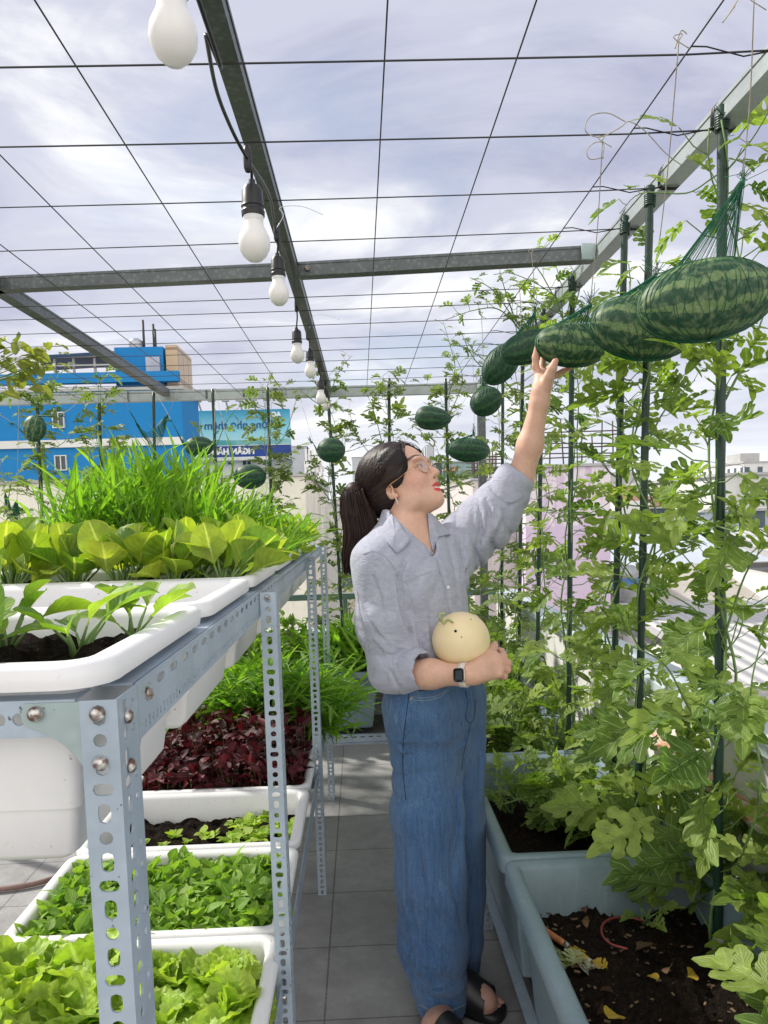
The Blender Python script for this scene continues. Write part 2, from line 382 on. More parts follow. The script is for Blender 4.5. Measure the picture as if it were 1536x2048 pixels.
# ------------------------------------------------------------------ slotted angle
def hole_r(kind, a):
    c, s = abs(math.cos(a)), abs(math.sin(a))
    if kind[0] == 'c': return kind[1]
    hx, hy = kind[1], kind[2]
    # stadium / rounded rect by superellipse
    p = 2.9
    return (((c/hx)**p+(s/hy)**p))**(-1/p)
def slotcells(mb, o, ux, uy, w, cells, th=.002, mi=0):
    """flat strip: width w along ux, cells stacked along uy = list of (height, hole list[(cx, cy, kind)]) each cell split in columns"""
    o = np.asarray(o, float); ux = nrm(ux); uy = nrm(uy); nz = np.cross(ux, uy)
    def put(pts2, z): return o+np.outer(pts2[:, 0], ux)+np.outer(pts2[:, 1], uy)+nz*z
    V = []; Q = []; base = 0; y = 0
    for (hgt, cols) in cells:
        for (x0, x1, kind, px, py) in cols:
            hx, hy = (x1-x0)/2, hgt/2; cx, cy = (x0+x1)/2, y+hy
            if kind is None:
                P = np.array([[x0, y], [x1, y], [x1, y+hgt], [x0, y+hgt]])
                V += [put(P, 0), put(P, -th)]; Q += [[base, base+1, base+2, base+3], [base+7, base+6, base+5, base+4]]; base += 8; continue
            ca = math.atan2(hy, hx)
            an = sorted([ca, math.pi-ca, math.pi+ca, 2*math.pi-ca]+[i*math.pi/6 for i in range(12)])
            n = len(an); out = []; inn = []
            for a in an:
                c, s = math.cos(a), math.sin(a); t = min(hx/abs(c) if abs(c) > 1e-6 else 1e9, hy/abs(s) if abs(s) > 1e-6 else 1e9)
                out.append((cx+c*t, cy+s*t)); r = hole_r(kind, a); inn.append((cx+px+c*r, cy+py+s*r))
            out = np.array(out); inn = np.array(inn)
            V += [put(out, 0), put(inn, 0), put(out, -th), put(inn, -th)]
            for i in range(n):
                j = (i+1) % n
                Q += [[base+i, base+j, base+n+j, base+n+i], [base+2*n+j, base+2*n+i, base+3*n+i, base+3*n+j], [base+n+i, base+n+j, base+3*n+j, base+3*n+i]]
            base += 4*n
        y += hgt
    P = np.array([[0, 0], [w, 0], [w, y], [0, y]]); V += [put(P, 0), put(P, -th)]
    for i in range(4): j = (i+1) % 4; Q.append([base+i, base+4+i, base+4+j, base+j])
    mb.add(np.concatenate(V), np.array(Q), mi=mi)
def post_cells(L, w):
    pat = [('s', .0052, .0085), ('s', .0085, .0050), ('s', .0052, .0085), ('c', .0055)]
    out = []; y = 0; i = 0; hs = {0: .0235, 1: .0165, 2: .0235, 3: .0175}
    while y < L-.012:
        h = hs[i % 4]; out.append((h, [(0, w*.22, None, 0, 0), (w*.22, w*.78, pat[i % 4], 0, 0), (w*.78, w, None, 0, 0)])); y += h; i += 1
    if L-y > .0005: out.append((L-y, [(0, w, None, 0, 0)]))
    return out
def post_cells5(L, w):
    pat = [('s', .0052, .0085), ('s', .0085, .0050), ('s', .0052, .0085), ('c', .0055)]
    out = []; y = 0; i = 0; hs = {0: .0235, 1: .0165, 2: .0235, 3: .0175}
    while y < L-.012:
        h = hs[i % 4]; k = pat[i % 4]
        out.append((h, [(0, w*.14, None, 0, 0), (w*.14, w*.50, k, 0, 0), (w*.50, w*.56, None, 0, 0), (w*.56, w*.90, None if i % 3 == 1 else ('c', .004), 0, 0), (w*.90, w, None, 0, 0)])); y += h; i += 1
    if L-y > .0005: out.append((L-y, [(0, w, None, 0, 0)]))
    return out
def rail_cells(L, w):
    """lower row small slots, upper row long slots. cells along length, columns across the width (0 = bottom)"""
    out = []; y = 0; i = 0; p = .0125
    while y < L-p:
        k = [('s', .0045, .0022), ('c', .0036), ('s', .0052, .0020), ('c', .0036)][i % 4]
        out.append((p, [(0, w*.2, None, 0, 0), (w*.2, w*.46, k, 0, 0), (w*.46, w, None, 0, 0)])); y += p; i += 1
    if L-y > .0005: out.append((L-y, [(0, w, None, 0, 0)]))
    return out
def rail_mesh(mb, o, ux, uy, L, w=.05):
    """face strip with two rows; built as two strips butted along the width"""
    slotcells(mb, o, ux, uy, w*.54, rail_cells(L, w*.54), .002)
    o2 = np.asarray(o, float)+nrm(ux)*w*.54
    cells = []; y = 0; i = 0; p = .05
    while y < L-p:
        cells.append((p, [(0, w*.12, None, 0, 0), (w*.12, w*.38, ('s', .0042, .0150), 0, 0), (w*.38, w*.46, None, 0, 0)])); y += p
    cells.append((L-y, [(0, w*.46, None, 0, 0)]))
    slotcells(mb, o2, ux, uy, w*.46, cells, .002)
def dome(mb, c, nrmv, r=.0075):
    q = Vector(nrmv).to_track_quat('Z', 'Y').to_matrix()
    mb.lathe([(r*1.0, 0), (r, r*.25), (r*.8, r*.55), (r*.4, r*.75), (.0001, r*.8)], c, 14, np.array(q), closed=False)
# ------------------------------------------------------------------ left rack
RZ = 1.24
rack = empty('storage_rack', (-.5, 2.1, 0), 'tall two level rack of pale blue slotted steel angle holding the white trays', 'rack')
rc = -np.array(rack.location)
def rp(mb, name, parent=rack, mat='steel', smooth=False, off=rc):
    mb.v = [v+off for v in mb.v]; return mb.build(name, M[mat], parent, smooth)
def post(x, y, z1, side=1, parent=rack, off=rc, z0=0., w1=.030, w2=.05, mat='steel'):
    """angle post: narrow face looks to -y, wide face looks to side*x. (x,y) is the outer corner"""
    b = MB()
    if side > 0: slotcells(b, (x-w1, y, z0), (1, 0, 0), (0, 0, 1), w1, post_cells(z1-z0, w1)); slotcells(b, (x, y+.0022, z0), (0, 1, 0), (0, 0, 1), w2, post_cells5(z1-z0, w2))
    else: slotcells(b, (x, y, z0), (1, 0, 0), (0, 0, 1), w1, post_cells(z1-z0, w1)); slotcells(b, (x, y+w2, z0), (0, -1, 0), (0, 0, 1), w2-.0022, post_cells5(z1-z0, w2-.0022))
    return rp(b, 'post', parent, mat, False, off)
post(-.198, .585, RZ-.001, 1)
post(-.165, 1.405, RZ-.006, 1); post(-.165, 2.60, RZ-.006, 1); post(-.20+.035, 3.50, RZ-.006, 1)
for y in (.60, 1.405, 2.60, 3.50): post(-.855, y, RZ-.006, -1)
# top side rail (right): wide face outward, lip inward
b = MB(); rail_mesh(b, (-.2, .64, RZ-.05), (0, 0, 1), (0, 1, 0), 2.92); b.v = [v for v in b.v]
b.box((-.2295, .64, RZ-.002), (-.2022, 3.56, RZ)); rp(b, 'side_rail')
b = MB(); rail_mesh(b, (-.852, .64, RZ-.05), (0, 0, 1), (0, 1, 0), 2.92); rp(b, 'side_rail')
# front rail, seen as a 30 mm face with round and slotted holes
b = MB(); L0 = .60; cells = []; y = 0; i = 0
while y < L0-.02:
    cells.append((.018, [(0, .3*.03, None, 0, 0), (.3*.03, .7*.03, ('c', .0052) if i % 2 == 0 else ('s', .0050, .0078), 0, 0), (.7*.03, .03, None, 0, 0)])); y += .018; i += 1
slotcells(b, (-.232, .5875, RZ-.030), (0, 0, 1), (-1, 0, 0), .03, cells); b.box((-.83, .5895, RZ-.0015), (-.232, .625, RZ)); rp(b, 'front_rail')
b = MB(); b.beam((-.85, 3.54, RZ-.025), (-.2, 3.54, RZ-.025), .003, .05); rp(b, 'back_rail')
for y in (1.42, 2.62):
    b = MB(); b.beam((-.85, y, RZ-.02), (-.204, y, RZ-.02), .003, .036); rp(b, 'cross_rail')
# lower level
LZ = .455
b = MB(); rail_mesh(b, (-.185, 1.08, LZ-.06), (0, 0, 1), (0, 1, 0), 2.50, .06); rp(b, 'side_rail')
b = MB(); rail_mesh(b, (-.80, 1.08, LZ-.06), (0, 0, 1), (0, 1, 0), 2.50, .06); rp(b, 'side_rail')
for y in (1.09, 1.46, 2.65, 3.52):
    b = MB(); b.beam((-.80, y, LZ-.05), (-.19, y, LZ-.05), .003, .045); rp(b, 'cross_rail')
# gusset plates
def gusset(o, ux, uz, s=.055, parent=rack, off=rc, mat='steel2', nf=(0, -1, 0)):
    pts = [(0, 0), (s*1.0, 0)]
    pts += [(s*1.08, -.006), (s*1.06, -.014), (s*.96, -.019)]
    for i in range(1, 9):
        t = i/8; pts.append((s*.96*(1-t)**1.5*1., -.019-(s*.9)*(t**1.3)))
    pts.append((0, -s*1.25)); P = np.array(pts); ux = nrm(ux); uz = nrm(uz); o = np.asarray(o, float)
    f = o+np.outer(P[:, 0], ux)+np.outer(P[:, 1], uz); bk = f-np.asarray(nf)*.002; n = len(P); b = MB()
    b.add(np.concatenate([f, bk]), [np.array([list(range(n))]), np.array([list(range(2*n-1, n-1, -1))]), np.array([[i, n+i, n+(i+1) % n, (i+1) % n] for i in range(n)])])
    return rp(b, 'gusset_plate', parent, mat, False, off)
gusset((-.226, .5855, RZ-.002), (-1, 0, 0), (0, 0, 1), .045); gusset((-.1985, .634, RZ-.004), (0, 1, 0), (0, 0, 1), .052, nf=(1, 0, 0))
for c, nv in (((-.2135, .584, RZ-.012), (0, -1, 0)), ((-.2135, .584, RZ-.052), (0, -1, 0)), ((-.262, .5835, RZ-.010), (0, -1, 0)),
              ((-.197, .606, RZ-.020), (1, 0, 0)), ((-.197, .606, RZ-.062), (1, 0, 0)), ((-.1975, .668, RZ-.016), (1, 0, 0)),
              ((-.181, 1.404, RZ-.012), (0, -1, 0)), ((-.181, 2.599, RZ-.012), (0, -1, 0)), ((-.181, 1.404, LZ-.03), (0, -1, 0))):
    b = MB(); dome(b, c, nv, .0062 if c[1] < 1 else .0055); rp(b, 'bolt', rack, 'bolt', True)
# ------------------------------------------------------------------ trays / tubs
def rrect(w, l, r, n=5):
    p = []
    for cx, cy, a0 in ((w/2-r, l/2-r, 0), (-w/2+r, l/2-r, 90), (-w/2+r, -l/2+r, 180), (w/2-r, -l/2+r, 270)):
        for i in range(n): a = R(a0+90*i/(n-1)); p.append((cx+r*math.cos(a), cy+r*math.sin(a)))
    return np.array(p)
def tubmesh(w, l, h, taper, rimw, rimh, mat, parent, name='tub', step=True):
    b = MB(); rings = []
    def rg(dw, z, r=.03): rings.append(np.c_[rrect(w+2*dw, l+2*dw, max(.008, r+dw*.5)), np.full(20, z)])
    tp = lambda z: -rimw-.002-taper*(1-z/h)
    rg(tp(0)-.012, 0); rg(tp(0), .010); rg(tp(h*.28), h*.28)
    if step: rg(tp(h*.28)+.003, h*.285); 
    rg(tp(h*.85)+(.003 if step else 0), h*.85); rg(tp(h)+.002, h-rimh); rg(-.001, h-rimh+.001, .04); rg(0, h-rimh+.006, .04); rg(0, h-.006, .04); rg(-.004, h-.001, .04); rg(-.010, h, .04)
    rg(-rimw+.006, h-.001, .035); rg(-rimw, h-.006, .03); rg(-rimw-.004, h-.012, .03); rg(-rimw-.004-taper*.5, h*.4); rg(-rimw-.004-taper*.9, .012)
    n = 20; V = np.concatenate(rings); m = len(rings)
    i = np.arange(m-1)[:, None]*n; j = np.arange(n)[None]; k = (j+1) % n
    q = np.stack([i+j, i+k, i+n+k, i+n+j], -1).reshape(-1, 4)
    b.add(V, [q, np.array([list(range(n))[::-1]]), np.array([list(range((m-1)*n, m*n))])])
    o = b.build(name, mat, parent); return autosmooth(o, 50)
def soilmesh(w, l, z, parent, seed=0, amp=.012, nx=60, ny=60):
    r = np.random.default_rng(seed); X, Y = np.meshgrid(np.linspace(-w/2, w/2, nx), np.linspace(-l/2, l/2, ny))
    Z = np.zeros_like(X)
    for i in range(22):
        kx, ky = r.normal(0, 28, 2); Z += np.sin(X*kx*2+Y*ky*2+r.uniform(0, 6))*amp/5
    Z += r.normal(0, amp*.22, X.shape)
    V = np.c_[X.ravel(), Y.ravel(), Z.ravel()+z]; i = np.arange(ny-1)[:, None]*nx+np.arange(nx-1)[None]; i = i.ravel()
    b = MB(); b.add(V, np.stack([i, i+1, i+nx+1, i+nx], 1)); return b.build('soil', M['soil'], parent)
def tray(x0, x1, y0, y1, zr, h, soilz, label, seed, mat='tray', rimw=.028, taper=.020, rimh=.022, name='planter_tray', cat='planter tray', group=None, soil=True):
    e = empty(name, ((x0+x1)/2, (y0+y1)/2, zr-h), label, cat, group); w, l = x1-x0, y1-y0
    tubmesh(w, l, h, taper, rimw, rimh, M[mat], e)
    if soil: soilmesh(w-2*rimw-.026, l-2*rimw-.026, soilz-(zr-h), e, seed)
    return e
TB = [.575, .975, 1.385, 1.80, 2.21, 2.62, 3.03, 3.44]
tl = ['white tray of young mustard greens at the near end of the rack top', 'nearly empty white tray second from the near end of the rack top', 'white tray full of yellow green broad leaves in the middle of the rack top',
      'white tray of mixed greens behind the broad leaved tray on the rack top', 'white tray under the tall water spinach on the rack top', 'white tray sixth from the near end of the rack top', 'white tray at the far end of the rack top']
for i in range(7): tray(-.86, -.205, TB[i]+.003, TB[i+1]-.003, RZ+.030, .185, RZ-.006+(.0 if i != 1 else -.06), tl[i], i, group='white trays on the upper level')
LB = [1.095, 1.515, 1.935, 2.355, 2.775, 3.195, 3.55]
ll = ['white tray of frilly lettuce at the near end of the lower shelf', 'white tray packed with small round leaved seedlings on the lower shelf', 'white tray with sparse sprouts on bare dark soil on the lower shelf',
      'white tray of dark red amaranth on the lower shelf', 'white tray of feathery greens behind the red amaranth on the lower shelf', 'white tray at the far end of the lower shelf']
for i in range(6): tray(-.80, -.19, LB[i]+.003, LB[i+1]-.003, LZ+.045, .17, LZ-.02-(.015 if i == 2 else 0), ll[i], 20+i, group='white trays on the lower shelf')
# ------------------------------------------------------------------ right tubs on low frame
fr = empty('tub_stand', (.6, 2.6, 0), 'low slotted steel stand under the blue grey tubs on the right', 'stand'); fo = -np.array(fr.location)
b = MB(); rail_mesh(b, (.40, 1.0, .07), (0, 0, 1), (0, 1, 0), 3.2, .05); b.box((.372, 1.0, .1185), (.399, 4.2, .12)); rp(b, 'side_rail', fr, 'steel', False, fo)
b = MB(); rail_mesh(b, (.80, 1.0, .07), (0, 0, 1), (0, 1, 0), 3.2, .05); rp(b, 'side_rail', fr, 'steel', False, fo)
for y in (1.05, 2.33, 3.4, 4.15):
    post(.40, y, .068, 1, fr, fo); post(.84, y, .068, 1, fr, fo)
    b = MB(); b.beam((.42, y+.06, .09), (.78, y+.06, .09), .003, .035); rp(b, 'cross_rail', fr, 'steel', False, fo)
RT = [1.00, 1.80, 2.60, 3.40, 4.20]
rl = ['near blue grey tub of bare dark soil with a trowel and dead leaves', 'blue grey tub with low sprawling watermelon seedlings, second from the camera on the right', 'blue grey tub third from the camera on the right, filled with watermelon leaves', 'blue grey tub fourth from the camera at the far right']
for i in range(4): tray(.333, .845, RT[i]+.003, RT[i+1]-.003, .50, .375, .375, rl[i], 40+i, 'tub', .034, .030, .05, 'planter_tub', 'planter tub', 'blue grey tubs along the right parapet')
bf = empty('tub_stand', (-.6, 4.5, 0), 'low slotted steel stand under the row of tubs at the far end', 'stand'); bo = -np.array(bf.location)
b = MB(); rail_mesh(b, (-2.0, 4.38, .0), (0, 0, 1), (1, 0, 0), 2.85, .055); b.v = [v for v in b.v]; rp(b, 'front_rail', bf, 'steel', False, bo)
b = MB(); b.box((-2.0, 4.383, .052), (.85, 4.41, .054)); rp(b, 'front_rail', bf, 'steel', False, bo)
for x in (-1.98, -1.1, -.25, .55): 
    b = MB(); b.beam((x, 4.42, .03), (x, 4.95, .03), .003, .04); rp(b, 'cross_rail', bf, 'steel', False, bo)
bl = ['leftmost', 'second from left', 'third from left', 'third from right', 'second from right', 'rightmost']
for i in range(6):
    x0 = -1.97+i*.425 if i < 6 else 0
    x0 = -.285+(i-4)*.425
    tray(x0, x0+.40, 4.40, 4.98, .435, .37, .38, 'blue grey tub at the far end, %s in the row' % bl[i], 60+i, 'tub', .03, .045, .04, 'planter_tub', 'planter tub', 'blue grey tubs at the far end')

# ------------------------------------------------------------------ pergola
PZr = 2.2
pg = empty('pergola', (-.2, 2.5, 0), 'galvanised steel pergola frame over the roof garden', 'pergola'); po = -np.array(pg.location)
def cbeam(name, a, b_, w=.042, h=.045, mat='beam'):
    mb = MB(); a = np.asarray(a, float); b_ = np.asarray(b_, float); d = nrm(b_-a); s = np.cross(d, (0, 0, 1)); u = np.cross(s, d)
    mb.beam(a, b_, w, h)
    for k in (-1, 1): mb.beam(a+s*k*(w/2+.0012)+u*(h/2-.004), b_+s*k*(w/2+.0012)+u*(h/2-.004), .0024, .008); mb.beam(a+s*k*(w/2+.0012)-u*(h/2-.004), b_+s*k*(w/2+.0012)-u*(h/2-.004), .0024, .008)
    return rp(mb, name, pg, mat, False, po)
BX = (-1.225, -.212, .80)
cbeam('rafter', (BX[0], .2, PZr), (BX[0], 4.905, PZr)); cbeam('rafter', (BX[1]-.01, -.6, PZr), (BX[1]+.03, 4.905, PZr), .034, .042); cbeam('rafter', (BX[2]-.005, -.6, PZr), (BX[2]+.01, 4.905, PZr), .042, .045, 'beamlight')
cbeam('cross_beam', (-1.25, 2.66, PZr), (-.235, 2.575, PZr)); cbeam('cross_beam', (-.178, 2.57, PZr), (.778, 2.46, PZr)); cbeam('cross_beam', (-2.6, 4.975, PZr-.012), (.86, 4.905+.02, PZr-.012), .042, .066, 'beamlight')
for x, y, z in ((-.15, 2.566-.024, PZr), (.75, 2.462-.022, PZr-.006)):
    b = MB(); dome(b, (x, y, z), (0, -1, 0), .009); rp(b, 'bolt', pg, 'bolt', True, po)
b = MB(); b.box((.735, 2.425, PZr-.024), (.778, 2.437, PZr+.024)); rp(b, 'bracket', pg, 'steel2', False, po)
for x, y in ((.83, 5.0), (-2.58, 5.0)):
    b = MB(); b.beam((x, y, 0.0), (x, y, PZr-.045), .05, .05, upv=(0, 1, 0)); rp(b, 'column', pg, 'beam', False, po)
# wires
ORD = ['first', 'second', 'third', 'fourth', 'fifth', 'sixth', 'seventh', 'eighth', 'ninth', 'tenth', 'eleventh', 'twelfth', 'thirteenth', 'fourteenth', 'fifteenth', 'sixteenth']
def sagwire(a, b_, n=14, sag=.01, jit=.0): 
    t = np.linspace(0, 1, n)[:, None]; P = np.asarray(a)*(1-t)+np.asarray(b_)*t; P[:, 2] -= sag*4*(t*(1-t))[:, 0]; return P
LY = [1.09, 1.362, 1.635, 1.915, 2.18, 2.72, 2.90, 3.12, 3.36, 3.60, 3.85, 4.12, 4.40, 4.68]
for i, y in enumerate(LY):
    b = MB(); y0 = y+(.0, .02, .02, .06, .12, .14, .12, .12, .1, .1, .08, .08, .06, .04)[i]
    b.tube(np.concatenate([sagwire((-2.5, y0, PZr-.028), (.60, y, PZr-.028), 18, .006), [(.80, y-.02+.01, PZr-.026)]]), .0016+.0002*(i < 3), 5)
    o = b.build('trellis_wire', M['wire']); setp(o, 'taut thin wire running across the pergola, %s from the camera' % ORD[i], 'wire', 'cross wires of the trellis')
LX = [-1.75, -1.48, -.975, -.735, -.462, .066, .295, .588]
lo = ['outermost left', 'just left of the left rafter', 'just right of the left rafter', 'halfway between the left and central rafters', 'nearest left of the central rafter', 'nearest right of the central rafter', 'halfway between the central and right rafters', 'nearest left of the right rafter']
for i, x in enumerate(LX):
    b = MB(); b.tube(sagwire((x, .3, PZr-.033), (x, 4.91, PZr-.033), 20, .012), .0016, 5)
    setp(b.build('trellis_wire', M['wire']), 'thin wire running away from the camera, %s' % lo[i], 'wire', 'lengthwise wires of the trellis')
# wire ties around beams and loose ends
rt = np.random.default_rng(5)
def ring_around(mb, c, w, h, axis, r=.0016):
    a = np.linspace(0, 2*math.pi, 13); P = []
    for t in a:
        u = max(-1, min(1, 1.35*math.cos(t)))*w/2; v = max(-1, min(1, 1.35*math.sin(t)))*h/2
        P.append((c[0]+u, c[1], c[2]+v) if axis == 'y' else (c[0], c[1]+u, c[2]+v))
    return P
for y in LY:
    P = []
    for k in range(3): P += ring_around(None, (.80, y-.012+k*.006, PZr), .052, .054, 'y')
    P += [(.77, y-.01, PZr-.025), (.70, y-.004, PZr-.034), (.63, y-.012, PZr-.022), (.60, y-.02, PZr-.026)]
    tb = MB(); tb.tube(np.array(P)+po, .0015, 4); tb.build('wire_tie', M['black'], pg)
for x in LX:
    P = []
    for k in range(2): P += ring_around(None, (x+k*.007, 4.95, PZr-.012), .052, .064, 'x')
    tb = MB(); tb.tube(np.array(P)+po, .0018, 4); tb.build('wire_tie', M['black'], pg)
# ------------------------------------------------------------------ string lights
sg = empty('string_light', (-.26, 2.5, PZr-.03), 'black cable string of white frosted bulbs hung along the central beam', 'string lights'); so_ = -np.array(sg.location)
bulbs = [((347, 78), .93, .0285), ((509, 490), 1.48, .0305), ((558, 590), 2.05, .0275), ((595, 712), 3.0, .028), ((621, 744), 3.5, .0275), ((642, 798), 4.1, .028), ((652, 812), 4.6, .0275)]
cablepts = [(-.262, -.2, PZr-.01)]
PB = []
for (px, py), Y, r in bulbs:
    c = PY(px, py, Y); PB.append(c)
def bulb(c, r):
    s = r/.03
    prof = [(.0001, -.032), (.012, -.029), (.022, -.020), (.0285, -.008), (.030, .003), (.0285, .014), (.0235, .025), (.019, .034), (.0178, .042)]
    b = MB(); b.lathe(np.array(prof)*s, c+so_, 28, closed=False); b.build('bulb', M['bulb'], sg)
    b = MB(); b.lathe(np.array([(.0178, .042), (.0185, .044), (.0195, .052), (.0195, .058), (.0001, .058)])*s, c+so_, 24, closed=False); b.build('bulb_base', M['bulbbase'], sg)
    b = MB(); b.lathe(np.array([(.017, .050), (.0215, .052), (.0222, .060), (.0205, .063), (.0205, .067), (.0222, .069), (.0205, .074), (.0195, .098), (.015, .106), (.007, .110), (.006, .118), (.0001, .119)])*s, c+so_, 22, closed=False); autosmooth(b.build('socket', M['black'], sg), 30)
for i, ((px, py), Y, r) in enumerate(bulbs): bulb(PB[i], r)
joints = [PY(330, -60, .95), PY(495, 318, 1.44), PY(553, 465, 2.03), PY(593, 612, 2.95), PY(615, 670, 3.45), PY(638, 738, 4.05), PY(650, 764, 4.55)]
cab = MB(); P = [np.array((-.258, -.3, PZr-.02))]
prev = PY(398, 0, 1.05); P += [PY(404, 20, 1.04), PY(412, 70, 1.1), PY(433, 180, 1.25), PY(463, 258, 1.36)]
for i in range(1, 7):
    P.append(joints[i])
    if i < 6: P.append((joints[i]+joints[i+1])/2+np.array((.012, 0, .012)))
P = np.array(P)
def smoothpath(P, n=8):
    P = np.asarray(P, float); out = []
    Q = np.concatenate([[2*P[0]-P[1]], P, [2*P[-1]-P[-2]]])
    for i in range(1, len(Q)-2):
        for t in np.arange(n)/n:
            a, b_, c, d = Q[i-1], Q[i], Q[i+1], Q[i+2]
            out.append(.5*((2*b_)+(-a+c)*t+(2*a-5*b_+4*c-d)*t*t+(-a+3*b_-3*c+d)*t**3))
    out.append(P[-1]); return np.array(out)
cab.tube(smoothpath(P)+so_, .0033, 7)
for i in range(1, 7):
    top = PB[i]+np.array((0, 0, .117*bulbs[i][2]/.03)); cab.tube(smoothpath([joints[i]-np.array((0, 0, .01)), (joints[i]+top)/2+np.array((.003, 0, 0)), top])+so_, .0028, 6)
cab.tube(np.array([PB[0]+np.array((0, 0, .117)), PB[0]+np.array((.0, 0, .24))])+so_, .0028, 6)
cab.build('cable', M['black'], sg)
for i in range(1, 7):
    b = MB(); b.lathe(np.array([(.0001, .024), (.005, .023), (.0075, .016), (.0080, .0), (.0075, -.016), (.005, -.023), (.0001, -.024)]), joints[i]+so_, 12, closed=False); b.build('connector', M['black'], sg)
# cable ties
for (px, py, Y, dx) in ((560, 415, 2.0, .11), (622, 632, 3.2, .12)):
    c = PY(px, py, Y); b = MB(); b.tube(smoothpath([c+np.array((-.01, 0, -.05)), c+np.array((.008, -.002, -.02)), c, c+np.array((dx*.5, .01, .006)), c+np.array((dx, .02, -.012))]), .0012, 4)
    setp(b.build('cable_tie', M['bulbbase']), 'loose white cable tie tail sticking out from the central beam, %s' % ('nearer the camera' if Y < 3 else 'farther along'), 'cable tie')
# ------------------------------------------------------------------ implicit surfaces
class Field:
    def __init__(s, lo, hi, h):
        s.lo = np.asarray(lo, float); s.h = h; s.n = np.ceil((np.asarray(hi, float)-s.lo)/h).astype(int)+1
        s.F = np.full(tuple(s.n), .05, np.float32)
    def sub(s, lo, hi):
        a = np.clip(np.floor((np.asarray(lo)-s.lo)/s.h).astype(int), 0, s.n-1); b = np.clip(np.ceil((np.asarray(hi)-s.lo)/s.h).astype(int)+1, 1, s.n)
        sl = tuple(slice(a[i], max(b[i], a[i]+1)) for i in range(3))
        g = np.meshgrid(*[s.lo[i]+s.h*np.arange(sl[i].start, sl[i].stop) for i in range(3)], indexing='ij')
        return sl, np.stack(g, -1)
    def put(s, fn, lo, hi, k=.01, mode='u', pad=.03):
        sl, P = s.sub(np.asarray(lo)-pad, np.asarray(hi)+pad); d = fn(P); A = s.F[sl]
        if mode == 'u': h = np.maximum(k-np.abs(A-d), 0)/k; s.F[sl] = np.minimum(A, d)-h*h*k/4
        elif mode == 's': d = -d; h = np.maximum(k-np.abs(A-d), 0)/k; s.F[sl] = np.maximum(A, d)+h*h*k/4
        elif mode == 'i': h = np.maximum(k-np.abs(A-d), 0)/k; s.F[sl] = np.maximum(A, d)+h*h*k/4
    def cap(s, a, b, ra, rb, k=.01, mode='u'):
        a = np.asarray(a, float); b = np.asarray(b, float); ab = b-a; L2 = ab.dot(ab)+1e-12
        def fn(P):
            t = np.clip(((P-a)@ab)/L2, 0, 1); return np.linalg.norm(P-a-t[..., None]*ab, axis=-1)-(ra+(rb-ra)*t)
        r = max(ra, rb); s.put(fn, np.minimum(a, b)-r, np.maximum(a, b)+r, k, mode)
    def ell(s, c, r, Mx=None, k=.01, mode='u'):
        c = np.asarray(c, float); r = np.asarray(r, float); Mx = np.eye(3) if Mx is None else np.asarray(Mx, float)   # columns = axes
        def fn(P):
            q = (P-c)@Mx; k0 = np.linalg.norm(q/r, axis=-1); k1 = np.linalg.norm(q/(r*r), axis=-1)+1e-9; return k0*(k0-1)/k1
        m = max(r); s.put(fn, c-m, c+m, k, mode)
    def chain(s, pts, rad, k=.01, mode='u'):
        for i in range(len(pts)-1): s.cap(pts[i], pts[i+1], rad[i], rad[i+1], k, mode)
    def val(s, P):
        P = np.atleast_2d(P); q = (P-s.lo)/s.h; i = np.floor(q).astype(int); ok = ((i >= 0) & (i < s.n-1)).all(1); i = np.clip(i, 0, s.n-2); f = q-i; f = np.clip(f, 0, 1)
        r = 0
        for dx in (0, 1):
            for dy in (0, 1):
                for dz in (0, 1):
                    r = r+s.F[i[:, 0]+dx, i[:, 1]+dy, i[:, 2]+dz]*(f[:, 0] if dx else 1-f[:, 0])*(f[:, 1] if dy else 1-f[:, 1])*(f[:, 2] if dz else 1-f[:, 2])
        return np.where(ok, r, .05)
    def nets(s):
        F = s.F; neg = F < 0; nx, ny, nz = F.shape
        cnt = np.zeros((nx-1, ny-1, nz-1), np.int8)
        for dx in (0, 1):
            for dy in (0, 1):
                for dz in (0, 1): cnt += neg[dx:nx-1+dx, dy:ny-1+dy, dz:nz-1+dz]
        act = (cnt > 0) & (cnt < 8); I = np.argwhere(act); idx = np.full(act.shape, -1, np.int32); idx[tuple(I.T)] = np.arange(len(I))
        acc = np.zeros((len(I), 3)); w_ = np.zeros(len(I)); corners = [(a, b, c) for a in (0, 1) for b in (0, 1) for c in (0, 1)]
        vals = {c: F[I[:, 0]+c[0], I[:, 1]+c[1], I[:, 2]+c[2]] for c in corners}
        for c in corners:
            for ax in range(3):
                if c[ax]: continue
                d = list(c); d[ax] = 1; d = tuple(d); a, b = vals[c], vals[d]; m = (a < 0) != (b < 0)
                t = a/(a-b+1e-12); p = np.tile(np.array(c, float), (len(I), 1)); p[:, ax] += t; acc[m] += p[m]; w_[m] += 1
        V = s.lo+s.h*(I+acc/w_[:, None]); Q = []
        for ax in range(3):
            a = [slice(None)]*3; b = [slice(None)]*3; a[ax] = slice(0, -1); b[ax] = slice(1, None)
            n0 = neg[tuple(a)]; n1 = neg[tuple(b)]; cr = np.argwhere(n0 != n1); o1, o2 = [(1, 2), (2, 0), (0, 1)][ax]
            cr = cr[(cr[:, o1] > 0) & (cr[:, o2] > 0) & (cr[:, o1] < F.shape[o1]-1) & (cr[:, o2] < F.shape[o2]-1)]
            q = []
            for (u, v) in ((-1, -1), (0, -1), (0, 0), (-1, 0)):
                c = cr.copy(); c[:, o1] += u; c[:, o2] += v; q.append(idx[tuple(c.T)])
            q = np.stack(q, 1); fl_ = n0[tuple(cr.T)]; q[~fl_] = q[~fl_][:, ::-1]; Q.append(q)
        Q = np.concatenate(Q); return V, Q[(Q >= 0).all(1)]
